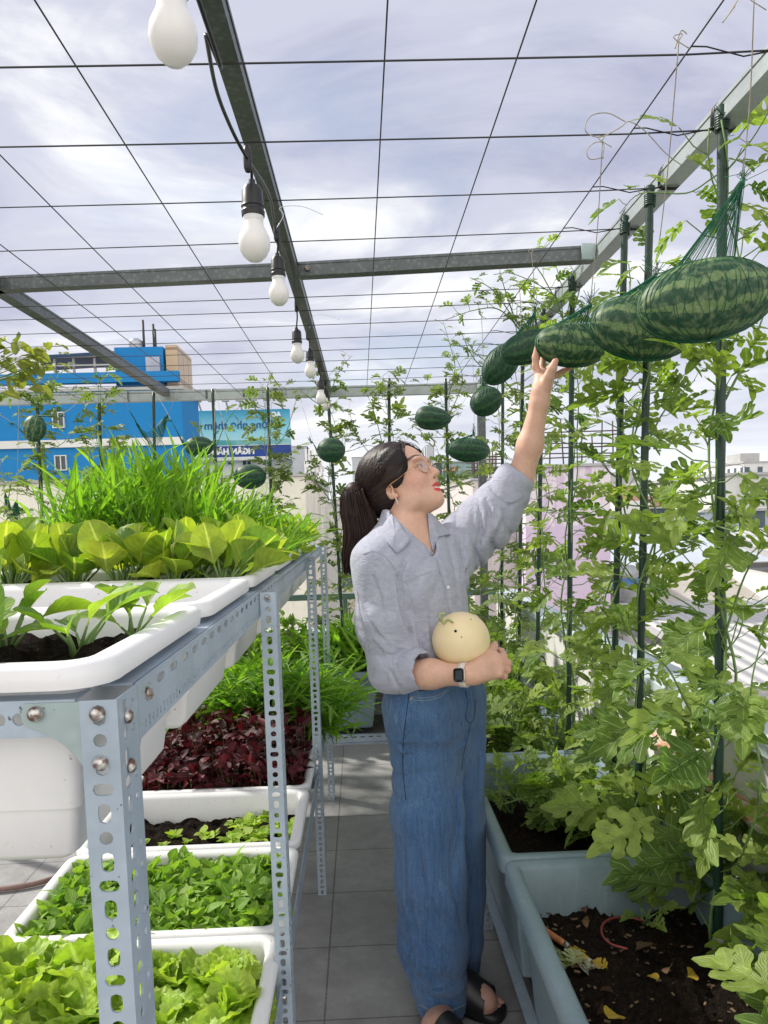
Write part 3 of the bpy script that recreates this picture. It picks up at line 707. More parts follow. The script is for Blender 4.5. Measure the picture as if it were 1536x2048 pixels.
    def hit(s, px, py, y0=1.4, y1=2.5, off=0., st=.002):
        r = ray(px, py); t = np.arange(y0, y1, st)/r[1]; P = CC+t[:, None]*r; v = s.val(P); i = np.argmax(v < 0)
        if not (v < 0).any(): return None
        p = P[i]; e = .003; g = np.array([s.val(p+np.eye(3)[k]*e)[0]-s.val(p-np.eye(3)[k]*e)[0] for k in range(3)])
        s.lastn = g/(np.linalg.norm(g)+1e-9)
        return p+s.lastn*off
def lap(V, Q, it=2, lam=.5):
    for _ in range(it):
        acc = np.zeros_like(V); c = np.zeros(len(V))
        for i in range(4):
            j = (i+1) % 4; np.add.at(acc, Q[:, i], V[Q[:, j]]); np.add.at(c, Q[:, i], 1); np.add.at(acc, Q[:, j], V[Q[:, i]]); np.add.at(c, Q[:, j], 1)
        V = V*(1-lam)+lam*acc/np.maximum(c, 1)[:, None]
    return V
def sines(P, seed, n=10, fr=20, st=(1, 1, 1)):
    r = np.random.default_rng(seed); out = 0
    for i in range(n):
        k = r.normal(0, fr, 3)*np.asarray(st); out = out+np.sin(P@k+r.uniform(0, 6.28))
    return out/math.sqrt(n)

# ------------------------------------------------------------------ person
FW = nrm([.72, -.70, 0]); LT = np.array([-FW[1], FW[0], 0.])      # forward, to her left (far side)
def ZD(p, z): p = np.array(p, float); p[2] = z; return p
HB = np.array([PY(868, 1370, 2.0)[0], 2.0, 0.])                     # hip centre on plan
person = empty('person', tuple(HB), 'woman in a grey blue shirt and wide blue jeans reaching up to a hanging watermelon', 'person'); PO = -HB
# joints from the photograph
S1 = PY(755, 1118, 1.93); E1 = PY(788, 1352, 1.89); W1 = PY(925, 1350, 1.80)
S2 = PY(930, 1070, 2.13); E2 = PY(1040, 958, 2.10); W2 = PY(1079, 805, 2.06)
NK = PY(822, 1085, 2.02); NT = PY(818, 1010, 2.04)
# head frame
a = R(-31); fh = np.array([math.cos(a), math.sin(a), 0.]); pt = R(27)
HF = fh*math.cos(pt)+np.array([0, 0, math.sin(pt)]); HU = -fh*math.sin(pt)+np.array([0, 0, math.cos(pt)]); HL = np.cross(HU, HF)
HM = np.stack([HF, HL, HU], 1); HO = PY(806, 977, 2.05)
def hp(x, y, z): return HO+HM@np.array([x, y, z], float)
body = Field((-.10, 1.66, -.005), (.78, 2.34, 1.95), .0034)
B = body
def he(c, r, k=.012, mode='u', rot=0, rz=0):
    Mx = HM.copy()
    if rot: ct, st = math.cos(rot), math.sin(rot); Mx = HM@np.array([[ct, 0, -st], [0, 1, 0], [st, 0, ct]])
    if rz: ct, st = math.cos(rz), math.sin(rz); Mx = Mx@np.array([[ct, -st, 0], [st, ct, 0], [0, 0, 1]])
    B.ell(hp(*c), r, Mx, k, mode)
he((-.012, 0, .045), (.094, .073, .080)); he((.030, 0, .010), (.062, .062, .090), .03); he((.032, 0, -.042), (.054, .047, .040), .03)
he((.058, 0, -.068), (.034, .032, .026), .025); he((.074, 0, -.080), (.017, .018, .014), .02)
for s_ in (-1, 1):
    he((.062, s_*.035, -.008), (.028, .022, .025), .02); he((.018, s_*.050, -.058), (.030, .012, .020), .025)
    he((.086, s_*.030, .020), (.012, .016, .010), .012, 's'); he((.083, s_*.028, .040), (.014, .024, .007), .012)
    he((.0815, s_*.030, .0185), (.0105, .0125, .0105), .003)
    he((.0925, s_*.0105, -.0165), (.009, .0065, .0062), .006)
B.cap(hp(.089, 0, .026), hp(.107, 0, -.009), .0056, .0084, .012); he((.1090, 0, -.0125), (.0082, .0082, .0072), .008); he((.098, 0, -.0215), (.009, .004, .004), .005)
for s_ in (-1, 1): he((.0985, s_*.0055, -.0225), (.004, .0028, .003), .002, 's')
he((.0865, 0, -.0345), (.010, .018, .010), .012)
he((.0895, 0, -.0405), (.0070, .0215, .0036), .005); he((.0865, 0, -.0535), (.0075, .0185, .0044), .005)
he((.0935, 0, -.0470), (.0085, .0170, .0034), .002, 's'); he((.0845, 0, -.0465), (.006, .0165, .0052), .001)
# ears
for s_ in (-1, 1):
    he((-.006, s_*.071, -.004), (.0155, .0065, .0265), .006, 'u', -.15, s_*.35); he((-.003, s_*.0755, -.001), (.0085, .005, .015), .004, 's', -.15, s_*.35); he((.002, s_*.068, -.025), (.008, .005, .008), .006)
# neck, torso, hips, legs (mostly inside the clothes)
B.chain([hp(-.022, 0, -.015), (NT+NK)/2+(-.008, 0, 0), NK+np.array((-.012, 0, -.01))], [.044, .0425, .050], .022)
ch = NK*.0+ZD(NK, 1.21)-FW*.005
B.ell(ch, (.085, .145, .16), np.stack([FW, LT, [0, 0, 1]], 1), .05); B.cap(S1+(.02, 0, -.01), S2+(-.02, 0, -.01), .045, .045, .05)
B.ell(ZD(HB, .98), (.075, .11, .16), np.stack([FW, LT, [0, 0, 1]], 1), .05); B.ell(ZD(HB, .84), (.085, .13, .10), np.stack([FW, LT, [0, 0, 1]], 1), .05)
K1 = PY(862, 1740, 1.95); A1 = PY(884, 2010, 1.93); K2 = PY(915, 1740, 2.09); A2 = PY(918, 1965, 2.09)
B.chain([ZD(HB-LT*.07, .82), K1, A1], [.07, .05, .034], .04); B.chain([ZD(HB+LT*.07, .82), K2, A2], [.065, .048, .033], .04)
# feet: heel -> toes on sandal soles
H2 = PZ(918, 1990, .03); H2 = np.array([H2[0], H2[1], .045]); T2 = np.array([*PZ(982, 2012, .025)[:2], .032])
FD2 = nrm(ZD(T2-H2, 0)); FD2n = np.array([-FD2[1], FD2[0], 0])
H1 = np.array([*PZ(866, 2066, .03)[:2], .045]); FD1 = nrm([.62, -.78, 0]); T1 = H1+FD1*.15; T1[2] = .032; FD1n = np.array([-FD1[1], FD1[0], 0])
for Hh, Tt, Fd, Fn, An in ((H2, T2, FD2, FD2n, A2), (H1, T1, FD1, FD1n, A1)):
    B.cap(An, Hh+Fd*.03+(0, 0, .02), .034, .034, .03); B.cap(Hh, Hh+(Tt-Hh)*.75, .031, .030, .03); B.cap(Hh+Fd*.05+Fn*.01, Tt-Fd*.02-Fn*.012, .03, .020, .03); B.cap(Hh+Fd*.08-Fn*.01, Tt-Fd*.02+Fn*.016, .028, .018, .03)
    for i, (o, l, r) in enumerate(((-.030, .030, .0125), (-.011, .030, .0092), (.005, .024, .0085), (.019, .016, .0080), (.031, .006, .0075))):
        p = Tt+Fn*(-o)*(1)-Fd*.012; B.cap(p, p+Fd*l+(0, 0, -.012), r, r*.95, .004)
# arms
B.chain([S1, E1, E1*.45+W1*.55+(0, 0, .004), W1], [.048, .042, .036, .0245], .02)
B.chain([S2, E2, E2*.55+W2*.45+(.004, 0, 0), W2], [.045, .0365, .0345, .0245], .02)
# raised hand: palm, five fingers
def pq(x, y, Y): return PY(x, y, Y)
PMc = pq(1084, 770, 2.06)
B.chain([W2, pq(1081, 785, 2.06), pq(1087, 762, 2.065)], [.0255, .024, .022], .015)
B.cap(pq(1080, 768, 2.06), pq(1077, 748, 2.075), .017, .0125, .012); B.cap(pq(1094, 770, 2.06), pq(1100, 757, 2.075), .016, .0115, .012); B.cap(pq(1086, 765, 2.07), pq(1089, 747, 2.085), .017, .0125, .012)
def fing(pts, rad, k=.005): B.chain([pq(*p) for p in pts], rad, k)
fing([(1077, 752, 2.075), (1071, 732, 2.07), (1071, 714, 2.062), (1074, 694, 2.056)], [.0112, .0098, .0092, .0076])
fing([(1084, 748, 2.085), (1084, 732, 2.10), (1087, 716, 2.105), (1092, 702, 2.10)], [.0108, .0094, .0088, .0072])
fing([(1092, 750, 2.09), (1098, 738, 2.115), (1106, 730, 2.125), (1116, 727, 2.12)], [.0106, .0094, .0088, .0072])
fing([(1100, 757, 2.075), (1113, 750, 2.085), (1127, 742, 2.09), (1143, 734, 2.088)], [.0102, .0088, .0082, .0066])
fing([(1090, 772, 2.045), (1098, 752, 2.03), (1104, 738, 2.02), (1111, 722, 2.015)], [.0155, .0125, .0112, .0090], .010)
# lower hand cradling the pale melon
MC = PY(922, 1281, 1.875); MR = .0755
def qf(x, y, Y): return PY(x, y, Y)
B.chain([W1, qf(945, 1348, 1.80), qf(965, 1340, 1.805)], [.0255, .024, .024], .015)
B.cap(qf(955, 1350, 1.80), qf(996, 1346, 1.81), .020, .0145, .015); B.cap(qf(958, 1335, 1.81), qf(995, 1322, 1.825), .021, .0150, .015); B.cap(qf(965, 1326, 1.82), qf(988, 1310, 1.84), .018, .0125, .015)
B.chain([qf(994, 1318, 1.828), qf(1008, 1312, 1.85), qf(1003, 1302, 1.885), qf(990, 1298, 1.915)], [.0110, .0095, .0088, .008], .003)
B.chain([qf(1000, 1325, 1.822), qf(1016, 1326, 1.84), qf(1012, 1322, 1.88), qf(996, 1318, 1.915)], [.0105, .0098, .0090, .008], .003)
B.chain([qf(1000, 1336, 1.816), qf(1015, 1340, 1.835), qf(1010, 1340, 1.87), qf(992, 1335, 1.905)], [.0102, .0094, .0088, .0078], .003)
B.chain([qf(996, 1348, 1.812), qf(1008, 1353, 1.828), qf(1002, 1353, 1.86), qf(985, 1348, 1.89)], [.0108, .0092, .0086, .007], .003)
B.chain([qf(962, 1328, 1.82), qf(975, 1308, 1.845), qf(985, 1298, 1.87), qf(990, 1288, 1.89)], [.0145, .0125, .0110, .0090], .010)
V, Q = body.nets(); V = lap(V, Q, 2, .45)
# skin colour, lips, teeth, brows
hl = (V-HO)@HM; x, y, z = hl.T; c = np.tile(np.array([.66, .405, .30]), (len(V), 1))
ha = (np.linalg.norm(hl, axis=1) < .16)
n_ = sines(V, 3, 12, 60); c *= (1+.03*n_)[:, None]
def paint(mask, col, s=1.): 
    mk_ = (mask*s)[:, None]; c[:] = c*(1-mk_)+np.array(col)*mk_
def sm(v, e): return np.clip(.5-v/e, 0, 1)
mouth_up = (np.abs(y) < .022) & (x > .080) & ha
paint(sm(np.sqrt((y/.023)**2+((z+.0415-.0012*np.cos(y*180)*1)/.0062)**2)-1, .25)*(x > .083)*ha, (.60, .05, .06))
paint(sm(np.sqrt((y/.021)**2+((z+.0545)/.0072)**2)-1, .25)*(x > .080)*ha, (.68, .04, .06))
paint(sm(np.sqrt((y/.0165)**2+((z+.0475)/.0030)**2)-1, .3)*(x > .078)*ha, (.82, .80, .76))
for s_ in (-1, 1):
    bz = .047+.004-((y-s_*.028)/.022)**2*.006; paint(sm(np.abs(z-bz)/.0036-1, .5)*sm(np.abs(y-s_*.030)/.021-1, .2)*(x > .06)*ha, (.05, .03, .025), .95)
    # closed-up upper lid line and dark eye
    paint(sm(np.sqrt(((y-s_*.030)/.0125)**2+((z-.0175)/.0042)**2)-1, .3)*(x > .07)*ha, (.45, .42, .40)); paint(sm(np.sqrt(((y-s_*.030)/.0055)**2+((z-.0182)/.0045)**2)-1, .3)*(x > .07)*ha, (.02, .012, .01))
    paint(sm(np.abs(z-(.0222-((y-s_*.030)/.014)**2*.004))/.0014-1, .6)*sm(np.abs(y-s_*.030)/.0145-1, .1)*(x > .07)*ha, (.03, .02, .02))
    paint(sm(np.sqrt(((x-.062)/.03)**2+((z+.012)/.026)**2+((y-s_*.045)/.03)**2)-1, .9)*ha, (.72, .34, .28), .45)
    paint(sm(np.sqrt(((x+.003)/.009)**2+((z+.001)/.013)**2+((y-s_*.0745)/.012)**2)-1, .6)*ha, (.42, .20, .15), .6)
paint(sm(np.sqrt(((x-.0985)/.004)**2+((np.abs(y)-.0055)/.003)**2+((z+.0225)/.003)**2)-1, .5)*ha, (.15, .05, .04), .8)
# finger and toe tints
for p, r_ in ((pq(1111, 722, 2.015), .02), (pq(1143, 734, 2.088), .022), (pq(1074, 694, 2.056), .02), (qf(1014, 1330, 1.83), .03)): paint(sm(np.linalg.norm(V-p, axis=1)/r_-1, 1.), (.72, .33, .26), .4)
paint(sm(V[:, 2]/.12-1, .5), (.36, .20, .15), .7)
sk = Mat('skin', (.6, .36, .27), .5, 0, .4)
cc_ = sk.attr('Col', 'Color'); sk.col(sk.mix(1.0, cc_, sk.ramp(sk.noise(90, 4, .6), [(.35, .94), (.65, 1.04)]), 'MULTIPLY'))
sk.b.inputs['Subsurface Weight'].default_value = .18; sk.b.inputs['Subsurface Radius'].default_value = (.012, .005, .003); sk.b.inputs['Subsurface Scale'].default_value = 1.
sk.bump(sk.noise(300, 3), .06, .001)
b = MB(); b.add(V+PO, Q, col=c); b.build('body', sk.m, person)
del V, Q

# shirt
shirt = Field((-.14, 1.68, .84), (.66, 2.36, 1.52), .0042); F = shirt
secs = np.array([[.86, .128, .100], [.93, .132, .104], [1.0, .140, .112], [1.08, .150, .118], [1.16, .160, .124], [1.23, .166, .122], [1.285, .160, .105], [1.325, .125, .085], [1.36, .080, .070], [1.39, .066, .062]])
top = ZD(NK, 0)-FW*.018+LT*.0
def torso(P):
    z = P[..., 2]; t = np.clip((z-.86)/(1.36-.86), 0, 1)[..., None]; c = HB+t*(top-HB); q = P-c; u = q@LT; v = q@FW
    a_ = np.interp(z, secs[:, 0], secs[:, 1]); b_ = np.interp(z, secs[:, 0], secs[:, 2]); k0 = np.sqrt((u/a_)**2+(v/b_)**2); d = (k0-1)*np.minimum(a_, b_)*.95
    return np.maximum(d, np.maximum(z-1.395, .875-z))
F.put(torso, (-.14, 1.7, .86), (.6, 2.4, 1.4), .01)
# bust
for s_ in (-1, 1): F.ell(ZD(top, 1.19)+FW*.088+LT*.062*s_, (.040, .058, .055), np.stack([FW, LT, [0, 0, 1]], 1), .05)
F.cap(NK+(-.02, -.01, -.045), S1+(.004, 0, -.012), .055, .058, .06); F.cap(NK+(.03, .02, -.05), S2+(0, 0, -.015), .055, .062, .06)
# near sleeve, baggy
MS = S1*.45+E1*.55
F.chain([S1+(0, 0, -.01), MS+(-.012, 0, 0), E1+(-.006, 0, .015), PY(800, 1350, 1.875)], [.062, .066, .056, .045], .03)
F.cap(PY(797, 1346, 1.875), PY(828, 1337, 1.855), .0545, .054, .002)
# far sleeve
F.chain([S2+(-.01, 0, -.03), PY(975, 1040, 2.12), PY(1010, 995, 2.11), PY(1022, 985, 2.10)], [.082, .078, .058, .048], .04)
F.cap(PY(1009, 990, 2.105), PY(1027, 963, 2.10), .0595, .0585, .002)
# neck opening
F.cap((NT+NK)/2+(0, 0, .03), NK+(-.01, 0, -.02), .062, .050, .012, 's')
vb = F.hit(862, 1108); vb2 = F.hit(858, 1060)
F.cap(NK+FW*.03+(0, 0, .0), vb+FW*.01, .046, .004, .008, 's')
_poly = np.array([(778, 1000), (781, 1028), (822, 1066), (868, 1110), (862, 1070), (858, 1024), (850, 1000)], float)
def vcut(P):
    q = (P-CC)@CM; px = PCX-PF*q[..., 0]/q[..., 2]; py = PCY+PF*q[..., 1]/q[..., 2]; d = np.full(px.shape, 1e9); ins = np.zeros(px.shape, bool); n = len(_poly)
    for i in range(n):
        a, b_ = _poly[i], _poly[(i+1) % n]; e = b_-a; t = np.clip(((px-a[0])*e[0]+(py-a[1])*e[1])/(e@e), 0, 1); d = np.minimum(d, np.hypot(px-a[0]-t*e[0], py-a[1]-t*e[1]))
        c_ = ((a[1] > py) != (b_[1] > py)); xi = a[0]+(py-a[1])*e[0]/(e[1] if abs(e[1]) > 1e-9 else 1e-9); ins ^= c_ & (px < xi)
    return np.maximum(np.where(ins, -d, d)*.00139, P[..., 1]-2.05)
F.put(vcut, (-.05, 1.75, 1.2), (.35, 2.05, 1.52), .003, 's', 0)
# cuff openings
F.cap(PY(832, 1339, 1.853), PY(866, 1343, 1.825), .042, .046, .004, 's'); F.cap(PY(1032, 965, 2.10), PY(1055, 925, 2.09), .042, .048, .004, 's')
# cut the hem
def cut_hem(P): return P[..., 2]-.885
F.put(cut_hem, (-.2, 1.6, .8), (.7, 2.4, .885), .002, 's', 0)
# folds: radiating and diagonal creases pushed into the cloth
sl, P = F.sub(F.lo, F.lo+F.n*F.h)
def ridge(P, c, d, fr, amp, rad, seed, sq=.35):
    q = P-c; w_ = np.exp(-(q**2).sum(-1)/rad**2); d = nrm(d); s_ = q@d*fr+1.3*sines(P, seed, 5, 9); return amp*w_*(1-np.abs(np.sin(s_)))**1.5*1.6-amp*w_*sq
D = np.zeros(P.shape[:3], np.float32)
D += ridge(P, MS+(0, -.03, .0), (.35, 0, .95), 48, .0025, .13, 4); D += ridge(P, E1+(0, 0, .05), (.75, 0, .7), 60, .0045, .065, 5); D += ridge(P, S2+(.05, 0, -.03), (.95, 0, .15), 62, .012, .11, 6)
D += ridge(P, PY(1005, 1000, 2.1), (.9, 0, .5), 50, .006, .07, 8); D += ridge(P, ZD(HB, 1.0)+FW*.1, (.9, 0, -.35), 55, .0055, .17, 7); D += ridge(P, ZD(top, 1.2)-LT*.10+FW*.04, (.85, 0, -.5), 60, .004, .10, 9)
D += ridge(P, PY(935, 1130, 2.05), (.95, .1, .1), 58, .010, .11, 11); D += .0008*sines(P, 12, 10, 30).astype(np.float32)
F.F += D; del P, D
def crease(Fd, pts, depth=.004, ridge_=.006, side=9, k=.012):
    G, Rg = [], []
    for x, y in pts:
        q = Fd.hit(x, y)
        if q is None: continue
        G.append(q+Fd.lastn*.0015)
        q2 = Fd.hit(x+side, y)
        if q2 is not None: Rg.append(q2-Fd.lastn*ridge_*.55)
    if len(Rg) > 1: Fd.chain(Rg, [ridge_*.6]+[ridge_]*(len(Rg)-2)+[ridge_*.5], k)
    if len(G) > 1: Fd.chain(G, [depth*.4]+[depth]*(len(G)-2)+[depth*.4], .007, 's')
for pts, dp, rg, sd in (([(955, 1003), (960, 1030), (962, 1060), (958, 1095)], .006, .009, 8), ([(972, 998), (978, 1025), (976, 1055), (968, 1080)], .006, .009, 9), ([(992, 1012), (990, 1035), (984, 1055)], .004, .007, 8), ([(1002, 1008), (1020, 1012), (1036, 1004)], .005, .006, -2),
                        ([(796, 1152), (801, 1185), (806, 1225), (820, 1265), (838, 1290)], .008, .009, -10), ([(780, 1318), (800, 1303), (825, 1296), (845, 1296)], .006, .008, 3), ([(793, 1325), (790, 1350), (800, 1378)], .005, .006, -8), ([(770, 1330), (782, 1345), (790, 1362)], .004, .006, 7),
                        ([(871, 1112), (882, 1150), (894, 1190), (902, 1235)], .0045, .004, 6), ([(933, 1098), (942, 1140), (944, 1185), (938, 1225)], .004, .007, 8), ([(912, 1080), (920, 1120), (922, 1160)], .003, .006, 7), ([(858, 1225), (864, 1265), (868, 1300)], .006, .007, -8), ([(832, 1250), (842, 1290), (850, 1315)], .004, .006, -7),
                        ([(745, 1150), (760, 1190), (770, 1240)], .002, .006, 8), ([(735, 1230), (752, 1262), (775, 1285)], .003, .006, 6), ([(745, 1280), (762, 1300), (785, 1310)], .003, .006, 6), ([(815, 1110), (806, 1135), (800, 1160)], .002, .005, 7)):
    crease(F, pts, dp, rg, sd)
V, Q = F.nets(); V = lap(V, Q, 1, .4)
sh = Mat('shirt_cotton', (.33, .36, .45), .85, 0, .2)
wv = sh.noise(26, 6, .65, 1.2, sh.map(sh.tc(), (1, 1, 2.4), (0, 0, 0), (0, .5, 0))); f2 = sh.noise(500, 2)
sh.col(sh.mix(1.0, sh.mix(sh.ramp(wv, [(.35, 0), (.7, 1)]), (.36, .375, .47), (.45, .46, .55)), sh.ramp(f2, [(.3, .88), (.7, 1.08)]), 'MULTIPLY'))
cr_ = sh.ramp(sh.noise(11, 5, .6, 1.8, sh.map(sh.tc(), (1, 1, 1.8), (0, 0, 0), (.3, .5, 0))), [(.44, 0), (.495, 1), (.54, 0)])
sh.bump(sh.math('ADD', sh.math('MULTIPLY', cr_, -.35), sh.math('ADD', wv, sh.math('MULTIPLY', f2, .2))), .38, .007); sh.b.inputs['Sheen Weight'].default_value = .25
tr = sh.N.new('ShaderNodeBsdfTranslucent'); tr.inputs[0].default_value = (.5, .52, .6, 1)
M['shirt'] = sh.m; M['shirt_seam'] = simple('shirt_seam', (.36, .38, .46), .9, 0, .2, 60).m
b = MB(); b.add(V+PO, Q); b.build('shirt', M['shirt'], person); del V, Q
# jeans
jn = Field((-.03, 1.72, .02), (.46, 2.30, .965), .0044)
js = np.array([[.70, .150, .115], [.80, .146, .098], [.86, .158, .114], [.91, .140, .108], [.96, .133, .105]])
def pel(P):
    z = P[..., 2]; q = P-HB; u = q@LT; v = q@FW; a_ = np.interp(z, js[:, 0], js[:, 1]); b_ = np.interp(z, js[:, 0], js[:, 2]); k0 = np.sqrt((u/a_)**2+(v/b_)**2)
    return np.maximum((k0-1)*b_, np.maximum(z-.935, .80-z))
jn.put(pel, (-.03, 1.7, .70), (.5, 2.3, .96), .01)
J1 = [PY(850, 1480, 1.985), PY(853, 1620, 1.95), PY(860, 1760, 1.94), PY(866, 1880, 1.93), PY(884, 2022, 1.925)]; J2 = [PY(905, 1480, 2.06), PY(918, 1640, 2.07), PY(922, 1780, 2.08), PY(922, 1880, 2.085), PY(920, 1962, 2.09)]
jn.cap(ZD(HB-LT*.065, .86), J1[0], .092, .099, .05); jn.cap(ZD(HB+LT*.065, .86), J2[0], .092, .095, .05)
jn.chain(J1, [.099, .097, .093, .091, .070], .03); jn.chain(J2, [.095, .084, .074, .068, .056], .012)
def cutz(zc): return lambda P: P[..., 2]-zc
jn.cap(J1[4]+(0, 0, -.055), J1[4]+(0, 0, -.14), .085, .10, .003, 's'); jn.cap(J2[4]+(0, 0, -.045), J2[4]+(0, 0, -.12), .07, .08, .003, 's')
sl, P = jn.sub(jn.lo, jn.lo+jn.n*jn.h); D = .0045*sines(P, 21, 9, 20, (1.2, 1.2, .35)).astype(np.float32)
D += ridge(P, J1[3]+(-.04, -.05, 0), (.5, -.2, .85), 46, .008, .12, 22); D += ridge(P, J1[4]+(0, -.03, .07), (.2, 0, .98), 60, .008, .07, 23); D += ridge(P, J1[0]+(-.05, -.04, -.09), (-.35, 0, .94), 50, .007, .09, 24); D += ridge(P, PY(925, 1480, 1.9), (.6, 0, .8), 55, .005, .07, 25)
D += ridge(P, J1[2]+(.0, -.05, .05), (1, -.3, .12), 42, .006, .16, 26)
jn.F += D; del P, D
for pts, dp, rg, sd in (([(926, 1490), (918, 1540), (911, 1590), (914, 1660), (922, 1740)], .006, .006, 8), ([(775, 1470), (800, 1500), (830, 1512)], .003, .008, 4), ([(772, 1530), (790, 1545), (812, 1548)], .003, .007, 4), ([(800, 1790), (812, 1830), (820, 1880), (828, 1940)], .004, .009, 8), ([(820, 1800), (834, 1850), (838, 1900), (845, 1960)], .003, .008, 8), ([(900, 1780), (915, 1815), (924, 1860)], .004, .008, -8),
                        ([(940, 1450), (928, 1480), (905, 1500)], .004, .006, 3), ([(955, 1460), (960, 1520), (955, 1600)], .003, .006, 7), ([(815, 1960), (840, 1975), (880, 1978), (915, 1965)], .004, .008, 3), ([(832, 1930), (870, 1940), (905, 1930)], .003, .007, 3), ([(850, 1640), (846, 1720), (852, 1790)], .002, .007, 10)):
    crease(jn, pts, dp, rg, sd, .016)
V, Q = jn.nets(); V = lap(V, Q, 3, .45)
dn = Mat('denim', (.05, .1, .2), .85, 0, .2)
st = dn.noise(60, 5, .7, .3, dn.map(dn.tc(), (2.2, 2.2, .10))); big = dn.noise(5, 5, .6, .5); gr = dn.noise(420, 2)
k = dn.mix(dn.ramp(st, [(.3, 0), (.7, 1)]), (.030, .085, .205), (.085, .172, .330)); k = dn.mix(dn.ramp(big, [(.4, 0), (.7, .5)]), k, (.12, .20, .33))
wr = dn.noise(13, 7, .7, 2.2, dn.map(dn.tc(), (1.8, 1.8, .6))); k = dn.mix(dn.ramp(wr, [(.58, 0), (.68, .30), (.74, .1)]), k, (.24, .34, .45))
dn.col(dn.mix(1.0, k, dn.ramp(gr, [(.3, .7), (.7, 1.28)]), 'MULTIPLY')); dn.bump(dn.math('ADD', st, dn.math('ADD', gr, wr)), .6, .005); dn.b.inputs['Sheen Weight'].default_value = .15
M['denim'] = dn.m; M['stitch'] = simple('denim_stitch', (.22, .30, .40), .8, 0, .2, 90).m; M['stitchd'] = simple('denim_seam', (.015, .03, .07), .9, 0, .2, 90).m
b = MB(); b.add(V+PO, Q); jo = b.build('jeans', M['denim'], person); del V, Q
def track(Fd, pts, r, mat, name, parent=person, off=.001, n=10, dash=None, sides=5):
    P = []
    pp = smoothpath(np.array([[p[0], p[1], 0] for p in pts]), n)
    for p in pp:
        q = Fd.hit(p[0], p[1], off=off)
        if q is not None: P.append(q)
    P = np.array(P); 
    if len(P) < 4: return
    P[1:-1] = (P[:-2]+P[1:-1]*2+P[2:])/4
    b = MB()
    if dash:
        for i in range(0, len(P)-dash, dash*2-1): b.tube(P[i:i+dash]+PO, r, 4)
    else: b.tube(P+PO, r, sides)
    return b.build(name, M[mat], parent)
track(jn, [(812, 1377), (817, 1395), (808, 1470), (806, 1530), (812, 1600)], .0012, 'stitchd', 'side_seam')
for dy in (0, 5): track(jn, [(819, 1393+dy*1.2), (850, 1396+dy), (880, 1389+dy), (897, 1374+dy)], .0012, 'stitch', 'pocket_stitching')
track(jn, [(776, 1390), (768, 1480), (785, 1395)], .0009, 'stitch', 'pocket_stitching')
track(jn, [(931, 1380), (934, 1410), (931, 1435), (940, 1446), (948, 1432), (950, 1400)], .0012, 'stitchd', 'fly_seam')
track(jn, [(941, 1446), (936, 1470), (928, 1500), (922, 1540)], .0010, 'stitchd', 'fly_seam')
track(jn, [(838, 2008), (870, 2024), (900, 2021), (932, 2008)], .0013, 'stitch', 'hem_stitching')
track(jn, [(770, 1378), (800, 1384), (850, 1380), (900, 1372)], .0012, 'stitchd', 'waistband_seam')
r_ = jn.hit(822, 1396, off=.001)
if r_ is not None: b = MB(); dome(b, r_+PO, jn.lastn, .0042); b.build('rivet', M['bolt'], person)
# shirt details
track(shirt, [(975, 972), (992, 992), (1012, 1003), (1030, 1003), (1044, 992)], .0016, 'shirt_seam', 'cuff_edge', off=.0005)
track(shirt, [(793, 1290), (786, 1320), (790, 1350), (800, 1388)], .0016, 'shirt_seam', 'cuff_edge', off=.0005)
track(shirt, [(869, 1108), (880, 1150), (893, 1195), (900, 1240)], .0022, 'shirt_seam', 'placket', off=.0)
track(shirt, [(876, 1122), (886, 1160), (896, 1200)], .0018, 'shirt_seam', 'placket', off=.0)
track(shirt, [(808, 1163), (835, 1153), (862, 1143)], .0009, 'shirt_seam', 'pocket_seam'); track(shirt, [(812, 1162), (822, 1195), (833, 1231), (862, 1234)], .0008, 'shirt_seam', 'pocket_seam')
track(shirt, [(727, 1108), (750, 1103), (775, 1118), (795, 1150), (800, 1180), (800, 1205)], .0012, 'shirt_seam', 'armhole_seam'); track(shirt, [(715, 1180), (722, 1230), (740, 1300), (750, 1340)], .0012, 'shirt_seam', 'sleeve_seam')
track(shirt, [(955, 1010), (958, 1045), (962, 1085)], .0012, 'shirt_seam', 'armhole_seam')
for p in ((896, 1175), (902, 1237)):
    q = shirt.hit(*p, off=.001)
    if q is not None: b = MB(); dome(b, q+PO, shirt.lastn, .0048); b.build('button', M['tray'], person)
